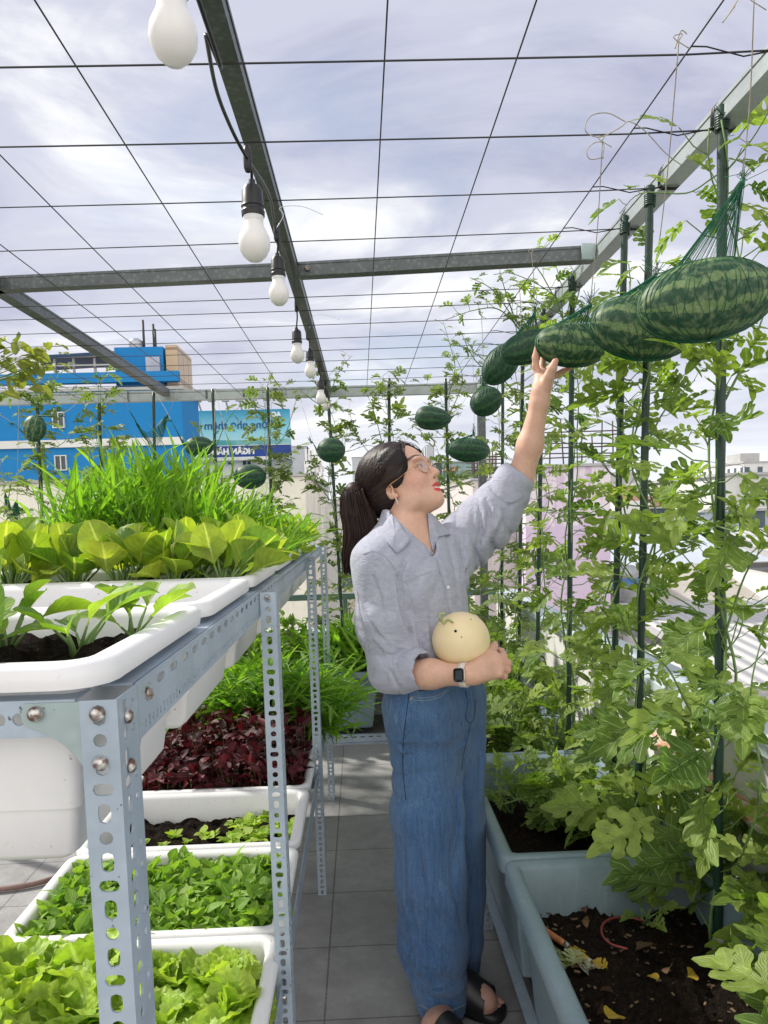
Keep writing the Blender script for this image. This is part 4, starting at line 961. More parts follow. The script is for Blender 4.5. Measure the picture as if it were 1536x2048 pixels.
def flap(poly, off, name='collar'):
    # cloth flap following the shirt, outlined by a polygon; thickened
    P = []; poly = smoothpoly(poly)
    c = np.mean(poly, 0); rings = []
    for f in (1., .8, .55, .28, .0):
        ring = []
        for p in poly:
            u = c+(np.array(p)-c)*f; q = None
            q = shirt.hit(u[0], u[1]); q2 = body.hit(u[0], u[1])
            if q is None or (q2 is not None and q2[1] < q[1]-.001): q = q2 if q2 is not None else q
            if q is None: q = PY(u[0], u[1], 2.0)
            ring.append(q)
        rings.append(ring)
    A = np.array(rings); d0 = -nrm(ray(c[0], c[1]))
    # smooth along the distance to the camera
    dist = (A-CC)@(-d0)
    for _ in range(14): 
        dist = (dist+np.roll(dist, 1, 1)+np.roll(dist, -1, 1))/3; dist[1:-1] = (dist[:-2]+dist[1:-1]+dist[2:])/3
    dirs = (A-CC); dd = (dirs@(-d0)); A = CC+dirs*(dist/dd)[..., None]; A = A+d0*off
    n = len(poly); m = 5; b = MB(); back = A-d0*.0035; VV = np.concatenate([A.reshape(-1, 3), back.reshape(-1, 3)])+PO; q = []
    for i in range(m-1):
        for j in range(n): k = (j+1) % n; q.append([i*n+j, i*n+k, (i+1)*n+k, (i+1)*n+j]); q.append([m*n+i*n+k, m*n+i*n+j, m*n+(i+1)*n+j, m*n+(i+1)*n+k])
    for j in range(n): k = (j+1) % n; q.append([j, m*n+j, m*n+k, k])
    b.add(VV, np.array(q)); return b.build(name, M['shirt'], person)
def smoothpoly(poly, n=5):
    out = []
    for i in range(len(poly)):
        a_, b_ = np.array(poly[i], float), np.array(poly[(i+1) % len(poly)], float)
        for t in range(n): out.append(a_+(b_-a_)*t/n)
    return out
flap([(757, 1063), (776, 1036), (783, 1028), (800, 1048), (822, 1080), (808, 1096), (793, 1107), (778, 1088)], .012)
flap([(822, 1080), (783, 1030), (790, 1034), (830, 1072), (868, 1106), (860, 1114), (845, 1108)], .006)
flap([(856, 1026), (864, 1027), (884, 1048), (901, 1069), (888, 1071), (876, 1074), (870, 1090), (866, 1106), (860, 1080), (857, 1050)], .010)
# sandals
def sandal(Hh, Tt, Fd, Fn):
    o = MB(); n = 28; Lg = np.linalg.norm(ZD(Tt-Hh, 0))+.075; c0 = ZD(Hh, 0)-Fd*.035
    prof = []
    for i in range(n):
        t = 2*math.pi*i/n; u = (.5-.5*math.cos(t)); wdt = .036+.016*math.sin(min(1, u)*math.pi*.5)**2; s_ = math.sin(t)
        prof.append(c0+Fd*Lg*u+Fn*wdt*np.sign(s_)*abs(s_)**.6)
    prof = np.array(prof); rings = [prof+(0, 0, .002), prof*1.+(0, 0, .006), prof+(0, 0, .020), (prof-prof.mean(0))*.93+prof.mean(0)+(0, 0, .024)]
    VV = np.concatenate(rings)+PO; q = [np.array([[i*n+j, i*n+(j+1) % n, (i+1)*n+(j+1) % n, (i+1)*n+j] for i in range(3) for j in range(n)]), np.array([list(range(n))[::-1]]), np.array([list(range(3*n, 4*n))])]
    o.add(VV, q); e = o.build('sandal', M['black'], person)
    # strap over the instep
    s = MB(); G = []
    for i in range(9):
        u = .34+.40*i/8; cc0 = c0+Fd*Lg*u
        hgt = .090-.036*i/8; wd = .053
        for j in range(13): a_ = math.pi*j/12; G.append(cc0+Fn*wd*math.cos(a_)+np.array((0, 0, .02+hgt*math.sin(a_)**.8)))
    G = np.array(G); i_ = np.arange(8)[:, None]*13+np.arange(12)[None]; i_ = i_.ravel(); G2 = G.copy(); G2[:, 2] -= .004
    qq = np.stack([i_, i_+1, i_+14, i_+13], 1); s.add(np.concatenate([G, G2])+PO, [qq, qq[:, ::-1]+len(G)]); so2 = s.build('strap', M['black'], e)
    return e
sandal(H2, T2, FD2, FD2n); sandal(H1, T1, FD1, FD1n)
# hair --------------------------------------------------------------
hm = Mat('hair', (.012, .008, .008), .5, 0, .3)
rn = hm.attr('rnd'); st_ = hm.noise(40, 4, .6, .3, hm.map(hm.tc(), (1, 1, 1)))
hm.col(hm.mix(rn, (.006, .004, .005), (.040, .017, .012))); 
M['hair'] = hm.m
hair = Field(HO-.21, HO+.21, .0035)
def hh(c, r, k=.015, mode='u', rot=0):
    Mx = HM.copy()
    if rot: ct, s_ = math.cos(rot), math.sin(rot); Mx = HM@np.array([[ct, 0, -s_], [0, 1, 0], [s_, 0, ct]])
    hair.ell(hp(*c), r, Mx, k, mode)
hh((-.020, 0, .052), (.102, .083, .090)); hh((-.045, 0, .000), (.075, .070, .062), .03)
# carve the face opening (hairline)
hh((.098, .004, -.012), (.080, .078, .092), .004, 's', .10); hh((.085, .012, .060), (.034, .046, .040), .008, 's'); hh((.03, 0, -.060), (.065, .09, .052), .006, 's')
hh((.002, -.085, -.012), (.022, .03, .030), .004, 's'); hh((.002, .085, -.012), (.022, .03, .030), .004, 's')
hh((.032, -.058, .056), (.042, .019, .048), .012); hh((.018, -.066, .020), (.030, .012, .026), .012)
hair.cap(hp(.060, .010, .100), hp(.078, .046, .072), .007, .004, .012)
sl, P = hair.sub(hair.lo, hair.lo+hair.n*hair.h); q = (P-HO)@HM; TIE = hp(-.118, -.012, .012)
# strand grooves radiating from the tie
dv = P-TIE; dv /= np.linalg.norm(dv, axis=-1, keepdims=True)+1e-6; ang = dv@np.random.default_rng(3).normal(0, 1, (3, 3)); hair.F += (.0006*(np.sin(ang[..., 0]*60)+np.sin(ang[..., 1]*85+2)+np.sin(ang[..., 2]*47))).astype(np.float32); del P, q, dv, ang
V, Q = hair.nets(); b = MB(); b.add(V+PO, Q, rnd=np.clip(.25+.2*sines(V, 5, 6, 60), 0, 1)); ho = b.build('hair', M['hair'], person)
rh = np.random.default_rng(11)
# strands combed from the hairline back to the tie
sb = MB()
for i in range(1100):
    # start on the head near hairline or crown
    th = rh.uniform(-1.5, 1.5); st0 = np.array([rh.uniform(-.02, .075), 0, 0]); yy = math.sin(th)*.080; zz_ = .052+math.cos(th)*.086
    p0 = np.array([st0[0], yy, zz_]); 
    if th < 0 and p0[0] > .03 and p0[2] < .03: p0[0] = rh.uniform(-.02, .02)
    pts = []
    for t in np.linspace(0, 1, 9):
        p = p0*(1-t)+np.array([-.118, -.012, .012])*t; c0 = np.array([-.022, 0, .045]); d = p-c0; r0 = np.array([.1035, .0845, .0925])
        if t < .93: k0 = np.linalg.norm(d/r0); p = c0+d/k0*(1.0+.016*rh.uniform(0, 1))
        pts.append(hp(*p))
    if hair.val(np.array([pts[0]]))[0] > .012: continue
    sb.tube(np.array(pts)+PO, np.linspace(.0009, .0007, 9), 4, False, rnd=rh.uniform(0, .8))
sb.build('hair_strands', M['hair'], ho)
# ponytail
pt_ = Field((-.16, 1.86, 1.14), (.12, 2.24, 1.56), .0036)
PTp = [TIE+HF*-.004, PY(709, 982, 2.05), PY(716, 1025, 2.05), PY(724, 1070, 2.045), PY(713, 1108, 2.04), PY(700, 1146, 2.04)]
pt_.chain(PTp, [.014, .018, .031, .035, .024, .006], .03)
V, Q = pt_.nets(); V += nrm([1, 0, 0])*0; V = V+np.outer(sines(V, 31, 8, 60, (1.5, 1.5, .12))*.0022, nrm([1, -.6, 0])); b = MB(); b.add(V+PO, Q, rnd=np.clip(.3+.3*sines(V, 32, 6, 70, (1, 1, .1)), 0, 1)); tail = b.build('ponytail', M['hair'], person)
sb = MB(); PS = smoothpath(PTp, 4); rad = np.interp(np.linspace(0, 1, len(PS)), np.linspace(0, 1, 6), [.014, .024, .041, .046, .036, .016])
for i in range(900):
    a_ = rh.uniform(0, 6.28); k0 = rh.uniform(.82, 1.12); L_ = rh.integers(len(PS)-7, len(PS)+1); o = np.array([math.cos(a_), math.sin(a_)*.9, 0]); wv_ = rh.normal(0, .003, 3)
    pts = PS[:L_]+np.outer(rad[:L_]*k0, o)+np.outer(np.sin(np.linspace(0, 5, L_)+a_*3), wv_)
    sb.tube(pts+PO, np.linspace(.0016, .0009, L_), 4, False, rnd=rh.uniform(0, 1))
sb.build('hair_strands', M['hair'], tail)
b = MB(); a_ = np.linspace(0, 2*math.pi, 20); ax1 = nrm([0, 1, .1]); ax2 = nrm([.4, 0, 1]); b.tube(np.array([TIE+(ax1*math.cos(t)+ax2*math.sin(t))*.019 for t in a_])+PO, .006, 7); b.build('hair_tie', simple('hair_tie', (.10, .03, .03), .7).m, person)
# loose fringe strands by the temples
sb = MB()
for i in range(18):
    s_ = -1 if i % 3 else 1; j = rh.normal(0, .004, 3); sb.tube(smoothpath([hp(.050, -.004*s_, .122)+j*.5, hp(.072, s_*.028, .098)+j, hp(.072, s_*.052, .068)+j, hp(.056, s_*.068, .030)+j*1.3, hp(.034, s_*.077, rh.uniform(-.01, .01))+j], 4)+PO, .0006, 3, False, rnd=.5)
sb.build('fringe', M['hair'], person)
# glasses
gl = MB(); gm_ = simple('gold_wire', (.62, .36, .20), .28, .8, .1).m
GO = .112
def lensring(s_):
    P = []
    for t in np.linspace(0, 2*math.pi, 29): P.append(hp(GO-.010-abs(math.cos(t)*.021+.031)*.22, s_*(.031+.0215*math.cos(t)), .014+.020*math.sin(t)))
    return np.array(P)
for s_ in (-1, 1):
    gl.tube(lensring(s_)+PO, .0013, 5); gl.tube(smoothpath([hp(GO-.019, s_*.053, .020), hp(.080, s_*.066, .018), hp(.045, s_*.0745, .010), hp(.005, s_*.079, .006), hp(-.012, s_*.080, -.004)], 4)+PO, .0013, 5)
gl.tube(smoothpath([hp(GO-.012, -.010, .018), hp(GO-.006, 0, .022), hp(GO-.012, .010, .018)], 4)+PO, .0010, 5)
go = gl.build('glasses', gm_, person)
lm = Mat('lens_glass', (1, 1, 1), .03, 0, .5); lm.b.inputs['Alpha'].default_value = .22; lm.b.inputs['Base Color'].default_value = (.75, .72, .85, 1)
for s_ in (-1, 1):
    P = lensring(s_)[:-1]; c0 = P.mean(0)+HF*.002; VV = np.concatenate([P, (P+c0)/2+HF*.0012, [c0]]); n = 28; q = [np.array([[j, (j+1) % n, n+(j+1) % n, n+j] for j in range(n)]), np.array([[n+j, n+(j+1) % n, 2*n] for j in range(n)])]
    b = MB(); b.add(VV+PO, q); b.build('lens', lm.m, go)
# earring, necklace
b = MB(); b.tube(np.array([hp(.004, -.079, -.031), hp(.004, -.080, -.050)])+PO, .0013, 5); b.build('earring', M['bulbbase'], person)
# watch
wt = empty('wristwatch', tuple(W1), 'rectangular black faced smartwatch with a pale band on her lower wrist', 'watch'); wo = -W1
ad = nrm(W1-E1); fc = nrm(-ray(929, 1350)-ad*(-ray(929, 1350)).dot(ad)); sd = np.cross(ad, fc); b = MB(); V_ = []
WC = W1+ad*.004
for i in range(29):
    a_ = 2*math.pi*i/28; o = fc*math.cos(a_)*.0272+sd*math.sin(a_)*.0285
    V_.append([WC+o-ad*.0095, WC+o*1.07-ad*.0095, WC+o*1.07+ad*.0095, WC+o+ad*.0095])
V_ = np.array(V_).reshape(-1, 3)+wo; q = [[i*4+j, i*4+(j+1) % 4, (i+1)*4+(j+1) % 4, (i+1)*4+j] for i in range(28) for j in range(4)]
b.add(V_, np.array(q)); b.build('band', simple('pale_band', (.72, .66, .60), .5, 0, .05).m, wt)
def rbox(cen, ux, uy, uz, sx, sy, sz, r, mat, name, parent):
    P2 = rrect(sx, sy, r, 6); b = MB(); rs_ = []
    for (f, zz_) in ((.94, 0), (1, .12), (1, .7), (.95, .92), (.85, 1)): rs_.append(cen+np.outer(P2[:, 0]*f, ux)+np.outer(P2[:, 1]*f, uy)+uz*sz*zz_)
    n = len(P2); b.add(np.concatenate(rs_), [np.array([[i*n+j, i*n+(j+1) % n, (i+1)*n+(j+1) % n, (i+1)*n+j] for i in range(4) for j in range(n)]), np.array([list(range(n))[::-1]]), np.array([list(range(4*n, 5*n))])]); return autosmooth(b.build(name, mat, parent), 50)
rbox(WC+fc*.0262+wo, ad, sd, fc, .030, .036, .010, .008, simple('watch_case', (.75, .62, .55), .3, .6, .05).m, 'case', wt)
sc_ = Mat('watch_glass', (.006, .007, .010), .06); rbox(WC+fc*.0355+wo, ad, sd, fc, .0275, .0335, .0018, .007, sc_.m, 'screen', wt)
rbox(WC+fc*.0374+wo+ad*.001, ad, sd, fc, .017, .022, .0003, .002, simple('watch_display', (.035, .045, .06), .3, 0, .5, 200).m, 'display', wt)
# pale melon in her arm
pm = Mat('pale_melon', (.72, .58, .30), .45, 0, .4)
pm.col(pm.mix(pm.ramp(pm.noise(22, 5, .6), [(.35, 0), (.7, 1)]), (.86, .70, .44), (.80, .67, .38)))
pm.bump(pm.noise(40, 4), .08, .002)
pm.b.inputs['Subsurface Weight'].default_value = .1
ml = empty('melon', tuple(MC), 'round pale yellow melon with a short curled stem held in her arm', 'melon')
b = MB(); prof = [(max(.0001, MR*math.sin(t)*(1+.015*math.cos(2*t))), -MR*.97*math.cos(t)) for t in np.linspace(0, math.pi, 30)]
b.lathe(prof, (0, 0, 0), 44, np.array(Vector((-.35, -.45, .8)).to_track_quat('Z', 'Y').to_matrix()), closed=False); b.build('rind', pm.m, ml)
sp = PY(889, 1246, 1.845)-MC; sp = nrm(sp)*MR*.99
b = MB(); b.tube(smoothpath([sp*.97, sp*1.06+(-.008, 0, .006), PY(880, 1236, 1.83)-MC, PY(880, 1229, 1.83)-MC, PY(890, 1226, 1.83)-MC], 6), [.0040]*4+[.0034]*21, 8); b.tube(smoothpath([sp*1.02, nrm(sp+np.array((.012, 0, .003)))*MR*1.03, nrm(sp+np.array((.026, -.006, -.010)))*MR*1.02], 5), .0022, 6); b.build('stem', simple('melon_stem', (.40, .46, .20), .6, 0, .3, 60).m, ml)
for (px, py, r_) in ((911, 1262, .0034), (923, 1274, .0015), (942, 1238, .0015)):
    r0 = ray(px, py); r0 = r0/np.linalg.norm(r0); oc = CC-MC; bq = oc.dot(r0); t = -bq-math.sqrt(max(0, bq*bq-oc.dot(oc)+MR*MR)); q = CC+r0*t-MC
    b = MB(); b.ell = None; dome(b, q*.992, nrm(q), r_); b.build('blemish', M['soil'], ml)
print('person done', time.time()-T0)
# ------------------------------------------------------------------ leaves
def leaf_tpl(kind, nt=18, nu=6, bend=.3, cup=.12, seed=0):
    """unit leaf along +Y, normal +Z; returns V, Q, UV"""
    t = np.linspace(0, 1, nt+1); u = np.linspace(-1, 1, nu+1); r = np.random.default_rng(seed)
    def shape(t):
        if kind == 'melon':
            env = np.sin(np.pi*np.clip(t, 0, 1)**.72)**.75*.50
            lob = .17+.83*np.abs(np.sin(np.pi*(t*3.15+.10)))**.55
            w = env*.92*np.where(t > .84, np.maximum(lob, .7), lob)*(1+.13*np.sin(t*41+seed)); return w
        if kind == 'broad': return .37*np.sin(np.pi*np.clip(t, 0, 1)**1.05)**.5*np.clip(t*2.6, .05, 1)**1.2*(t < .999)+.008
        if kind == 'blade': return .055*np.sin(np.pi*np.clip(t*.93+.07, 0, 1))**.6+.004
        if kind == 'small': return .30*np.sin(np.pi*np.clip(t, 0, 1)**.9)**.8*np.clip((t-.12)*4, .06, 1)+.01
        if kind == 'oval': return .22*np.sin(np.pi*np.clip(t, 0, 1)**.85)**.8+.01
        if kind == 'lettuce': return .50*np.sin(np.pi*np.clip(t*.88+.02, 0, 1)**.9)**.55+.03
    T, U = np.meshgrid(t, u, indexing='ij'); Wd = shape(T)
    if kind == 'lettuce': Wd = Wd*(1+.06*np.sin(T*37+seed))
    X = U*Wd; sweep = .30 if kind == 'melon' else .0
    Y = T+np.abs(X)*sweep*(1-T*.5)
    Z = -bend*T**2+cup*np.abs(X)*(1.2-.2*T)*(1 if kind != 'lettuce' else .6)
    if kind == 'lettuce': Z = Z+.055*np.abs(U)**1.5*np.sin(T*26+seed)+.03*np.sin(U*9+T*8+seed); Y = Y+.04*np.sin(U*10+seed)*(T**2)
    if kind == 'melon': Z = Z+.020*np.sin(T*21+np.abs(U)*4+seed)*np.abs(U)+.03*np.sin(3*T+seed)*U
    if kind == 'broad': Z = Z+.02*np.sin(T*9+seed)*U+.012*np.sin(T*22+seed)*np.abs(U)
    if kind == 'blade': X = X+.10*math.sin(seed*1.7)*T**2
    V = np.stack([X, Y, Z], -1).reshape(-1, 3); i = (np.arange(nt)[:, None]*(nu+1)+np.arange(nu)[None]).ravel()
    Q = np.stack([i, i+1, i+nu+2, i+nu+1], 1); UV = np.stack([(U+1)/2, T], -1).reshape(-1, 2)
    return V, Q, UV
def melon_tpl(nt, nu, bend, cup, seed, nl=4):
    r = np.random.default_rng(seed); VV, QQ, UU = [], [], []; base = 0
    def strip(o, d, L_, wf, n_t, lift, flip=1):
        nonlocal base
        t = np.linspace(0, 1, n_t+1); u = np.linspace(-1, 1, nu+1); T, U = np.meshgrid(t, u, indexing='ij'); w_ = wf(T)
        d = np.asarray(d); x = np.array([d[1], -d[0]]); X = o[0]+d[0]*T*L_+x[0]*U*w_; Y = o[1]+d[1]*T*L_+x[1]*U*w_
        Z = lift*T+cup*np.abs(X)+.035*(U*U-1)*np.abs(w_)*4*0+.25*w_*np.abs(U)*.5+.012*np.sin(T*9+seed+o[1]*7)
        Z = Z-bend*Y*Y; VV.append(np.stack([X, Y, Z], -1).reshape(-1, 3)); i = (np.arange(n_t)[:, None]*(nu+1)+np.arange(nu)[None]).ravel(); QQ.append(np.stack([i, i+1, i+nu+2, i+nu+1], 1)+base); UU.append(np.stack([(U+1)/2, T], -1).reshape(-1, 2)); base += (n_t+1)*(nu+1)
    strip((0, 0), (0, 1), 1., lambda T: .020+.055*np.sin(np.pi*np.clip(T, 0, 1)**1.25)**.7*(1+.3*np.sin(T*19+seed))+.045*np.exp(-((T-.85)/.10)**2)*(T < .999), nt, 0)
    spec = [(.12, 66, .27, .050), (.28, 56, .42, .061), (.47, 48, .39, .059), (.66, 40, .26, .048)][:nl]
    for sd in (-1, 1):
        for k, (t0, an, ln, wd) in enumerate(spec):
            a_ = R(an+r.uniform(-7, 7)); L_ = ln*r.uniform(.85, 1.12); d = (sd*math.sin(a_), math.cos(a_)); ph = r.uniform(0, 6)
            strip((sd*.0, t0+r.uniform(-.02, .02)), d, L_, lambda T, wd=wd, ph=ph: .022+wd*np.clip(np.sin(np.pi*np.clip(T, 0, 1)**1.5), 0, 1)**.5*(1+.34*np.cos(T*12.5+ph))*(T < .999)+.0, max(6, nt*5//8), .03*k-.02*sd*r.uniform(0, 1))
    return np.concatenate(VV), np.concatenate(QQ), np.concatenate(UU)
TP = {'melon': [melon_tpl(14, 2, b_, c_, s_) for b_, c_, s_ in ((.25, .15, 1), (.45, -.1, 2), (.1, .25, 3), (.6, .2, 4), (.3, .45, 5))],
      'melonlo': [melon_tpl(8, 2, b_, c_, s_, 3) for b_, c_, s_ in ((.25, .15, 1), (.45, -.1, 2), (.1, .25, 3), (.3, .4, 5))],
      'broad': [leaf_tpl('broad', 16, 6, b_, c_, s_) for b_, c_, s_ in ((.1, .4, 1), (.3, .55, 2), (-.1, .65, 3), (.55, .3, 4))],
      'blade': [leaf_tpl('blade', 8, 2, b_, .3, s_) for b_, s_ in ((.15, 1), (.35, 2), (.6, 3), (.05, 4), (.9, 5))],
      'small': [leaf_tpl('small', 5, 2, b_, .3, s_) for b_, s_ in ((.3, 1), (.6, 2), (.1, 3))],
      'oval': [leaf_tpl('oval', 6, 2, b_, .35, s_) for b_, s_ in ((.3, 1), (.6, 2), (.1, 3))],
      'lettuce': [leaf_tpl('lettuce', 12, 8, b_, c_, s_) for b_, c_, s_ in ((.25, .3, 1), (.5, .2, 2), (-.1, .4, 3), (.7, .1, 4))]}
def put(mb, kind, p, d, up, L_, r, wid=1., rnd=None):
    tp = TP[kind][r.integers(len(TP[kind]))]; d = nrm(d); up = np.asarray(up, float); x = np.cross(d, up); nx = np.linalg.norm(x)
    if nx < 1e-4: x = np.array([1., 0, 0])
    else: x = x/nx
    z = np.cross(x, d); mb.add((tp[0]*[L_*wid, L_, L_])@np.stack([x, d, z])+p, tp[1], uv=tp[2], rnd=r.uniform(0, 1) if rnd is None else rnd)
def rdir(r, el=(0, 1)):
    a_ = r.uniform(0, 2*math.pi); e_ = r.uniform(*el); return np.array([math.cos(a_)*math.cos(e_), math.sin(a_)*math.cos(e_), math.sin(e_)])
def petleaf(ms, ml_, kind, p, d, pl, L_, r, mat=None, droop=.25, wid=1., tr=.0016):
    """petiole then blade"""
    d = nrm(d); e_ = p+d*pl+np.array([0, 0, pl*.25]); mid = p+d*pl*.5+np.array([0, 0, -pl*.02])
    ms.tube([p, mid, e_], [tr, tr*.85, tr*.7], 4, False, rnd=.5)
    dd = nrm(d+np.array([0, 0, -droop])+r.normal(0, .25, 3)); up = nrm(np.array([0, -.25, 1.])+r.normal(0, .45, 3))
    put(ml_, kind, e_, dd, up, L_, r, wid)

# ------------------------------------------------------------------ climbing watermelon vines
ORDR = ['nearest', 'second', 'third', 'fourth', 'fifth', 'sixth', 'seventh']
def vine(name, base, top, n, size, seed, label, group, lo='melon', mat='leaf', spread=.07, dens=1.0, extra=(), over=0.):
    r = np.random.default_rng(seed); base = np.asarray(base, float); top = np.asarray(top, float); H_ = top-base
    e = empty('watermelon_vine', tuple(base), label, 'vine', group); ms, ml_ = MB(), MB()
    stems = []
    for k in range(2):
        t = np.linspace(0, 1+over*r.uniform(.3, 1), 40); ph = r.uniform(0, 6.28); fr = r.uniform(1.5, 3)*(1 if k else -1)
        rr = .018+.012*np.sin(t*9+ph); P = base+np.outer(t, H_)+np.stack([np.cos(ph+t*fr*6.28)*rr, np.sin(ph+t*fr*6.28)*rr, 0*t], 1)+np.stack([.008*np.sin(t*31+ph), .008*np.cos(t*27), 0*t], 1)
        ms.tube(P-base, np.linspace(.0042, .0018, 40)*(1 if lo == 'melon' else .8), 5, rnd=.5); stems.append(P)
    for i in range(n):
        st = stems[i % 2]; t = (i+r.uniform(0, 1))/n; t = t**dens; P = st[min(39, int(t*39.5))]; d = rdir(r, (.0, .7)); d[1] = d[1]*.8-.12
        s_ = size*(1.08-.42*t)*r.uniform(.55, 1.15); pl = spread*(1.3-.5*t)*r.uniform(.4, 1.25)
        petleaf(ms, ml_, lo, P-base, d, pl, s_, r, tr=.0018 if lo == 'melon' else .0013)
    # side shoots with small leaves and tendrils
    for i in range(int(n*.10)+2):
        st = stems[i % 2]; P = st[r.integers(6, 39)]; d = rdir(r, (.0, .8)); L_ = r.uniform(.10, .24)*(size/.13)
        pts = smoothpath([P, P+d*L_*.4+r.normal(0, .015, 3), P+d*L_*.75+(0, 0, .02), P+d*L_+(0, 0, -.01)], 5); ms.tube(pts-base, np.linspace(.0022, .001, len(pts)), 4, rnd=.6)
        for j in range(4, len(pts), 3): petleaf(ms, ml_, lo, pts[j]-base, rdir(r, (-.2, .8)), .022, size*r.uniform(.3, .55), r, tr=.001)
    for i in range(int(n*.12)+2):
        P = stems[i % 2][r.integers(4, 39)]; d = rdir(r, (-.3, .5)); tt = np.linspace(0, 1, 22); q = P+np.outer(tt*.09, d)+np.stack([.007*np.cos(tt*16)*tt, .007*np.sin(tt*16)*tt, -.02*tt], 1); ms.tube(q-base, .0006, 3, False, rnd=.8)
    for pts, ls, m_ in extra:
        pts = smoothpath(pts, 6); ms.tube(pts-base, np.linspace(.0032, .0012, len(pts)), 5, rnd=.5)
        for j in range(m_):
            t = (j+.5)/m_; P = pts[int(t*(len(pts)-1))]; petleaf(ms, ml_, lo, P-base, rdir(r, (-.3, 1.0)), .03*r.uniform(.6, 1.4), ls*(1.15-.5*t)*r.uniform(.6, 1.1), r, tr=.0012)
    ms.build('stem', M['vine'], e); ml_.build('foliage', M[mat], e); return e
def stake(base, top, label, group, r_=.0085, bulge=True):
    base = np.asarray(base, float); top = np.asarray(top, float); b = MB(); n = 40; t = np.linspace(0, 1, n); rr = r_*(1+.06*np.sin(np.arange(n)*2.1)); b.tube(np.outer(t, top-base), rr, 9)
    o = b.build('garden_stake', M['stake']); o.location = base; setp(o, label, 'stake', group); return o
def tapewrap(p, axis, r_, parent):
    b = MB(); P = [np.asarray(p)+np.array([math.cos(a_)*r_*1.25, math.sin(a_)*r_*1.25, (a_/38)*.03]) for a_ in np.linspace(0, 38, 60)]; b.tube(P, .0032, 5)
    t = np.array(p); b.tube([t+(0, -.01, .02), t+(-.014, -.014, .034), t+(-.02, -.01, .045)], .002, 4); return b.build('tape_tie', M['stake'], parent)
RP = [((1435, 1890), (1445, 212), 'nearest', .0105), ((1276, 1600), (1300, 372), 'second', .010), ((1224, 1560), (1250, 432), 'third', .0095), ((1137, 1500), (1145, 552), 'fourth', .0095), ((1073, 1440), (1086, 616), 'fifth', .009), ((1037, 1400), (1046, 668), 'sixth', .009), ((1003, 1370), (1006, 735), 'seventh', .009)]
RY = [1.60, 1.965, 2.15, 2.68, 3.09, 3.52, 4.2]
for i, ((bx, by), (tx, ty), nm_, rr) in enumerate(RP):
    Tp = PY(tx, ty, RY[i]); Tp[2] = min(Tp[2], PZr+.035); Bs = PY(bx, by, RY[i]); 
    # straight down into the soil
    k_ = (.36-Tp[2])/(Bs[2]-Tp[2]); Bs = Tp+(Bs-Tp)*k_
    so3 = stake(Bs, Tp, 'dark green plastic garden stake tied to the right rafter, %s from the camera' % nm_, 'green stakes along the right side', rr)
    tapewrap(Tp-Bs-np.array((0, 0, .05)), None, rr, so3)
    ex = []
    if i == 0: ex = [([Bs+(0, 0, .1), PY(1520, 1600, 1.45), PY(1500, 1400, 1.40), PY(1530, 1250, 1.38)], .17, 9), ([PY(1440, 1500, 1.6), PY(1380, 1420, 1.5), PY(1330, 1330, 1.45), PY(1260, 1290, 1.42)], .16, 8), ([PY(1440, 1300, 1.6), PY(1490, 1150, 1.5), PY(1540, 1080, 1.45)], .16, 6), ([PY(1450, 800, 1.6), PY(1500, 700, 1.6), PY(1535, 600, 1.62), PY(1545, 500, 1.62)], .10, 8)]
    if i == 1: ex = [([PY(1290, 900, 1.96), PY(1330, 820, 1.95), PY(1390, 760, 1.95)], .12, 6), ([PY(1280, 1300, 1.96), PY(1240, 1230, 1.9), PY(1200, 1200, 1.88)], .13, 5)]
    if i == 3: ex = [([PY(1140, 700, 2.68), PY(1120, 620, 2.68), PY(1090, 560, 2.7), PY(1070, 520, 2.7), PY(1100, 485, 2.7)], .08, 10), ([PY(1140, 640, 2.68), PY(1160, 570, 2.68), PY(1140, 530, 2.7)], .06, 6)]
    if i == 4: ex = [([PY(1075, 700, 3.09), PY(1030, 640, 3.05), PY(985, 580, 3.0), PY(940, 555, 2.98)], .085, 13), ([PY(1050, 670, 3.05), PY(1000, 620, 3.0), PY(950, 620, 3.0), PY(890, 640, 2.98)], .085, 13), ([PY(1030, 640, 3.05), PY(1010, 580, 3.0), PY(1000, 545, 3.0)], .08, 8)]
    if i == 5: ex = [([PY(1040, 800, 3.5), PY(990, 740, 3.45), PY(940, 700, 3.4), PY(905, 690, 3.4)], .085, 12), ([PY(1000, 760, 3.45), PY(950, 720, 3.42), PY(920, 660, 3.42)], .07, 10)]
    over_ = .0
    vine('v', Bs, Tp-(Tp-Bs)*(.10 if i in (1, 2) else .02), [80, 70, 62, 64, 70, 80, 84][i], [.175, .160, .155, .155, .15, .145, .14][i], 100+i, 'watermelon vine climbing the %s green stake from the camera along the right side' % nm_, 'watermelon vines on the right', 'melon' if i < 4 else 'melonlo', 'leaf' if i < 4 else 'leaf_far', [.08, .072, .068, .068, .068, .068, .068][i], .95, ex)
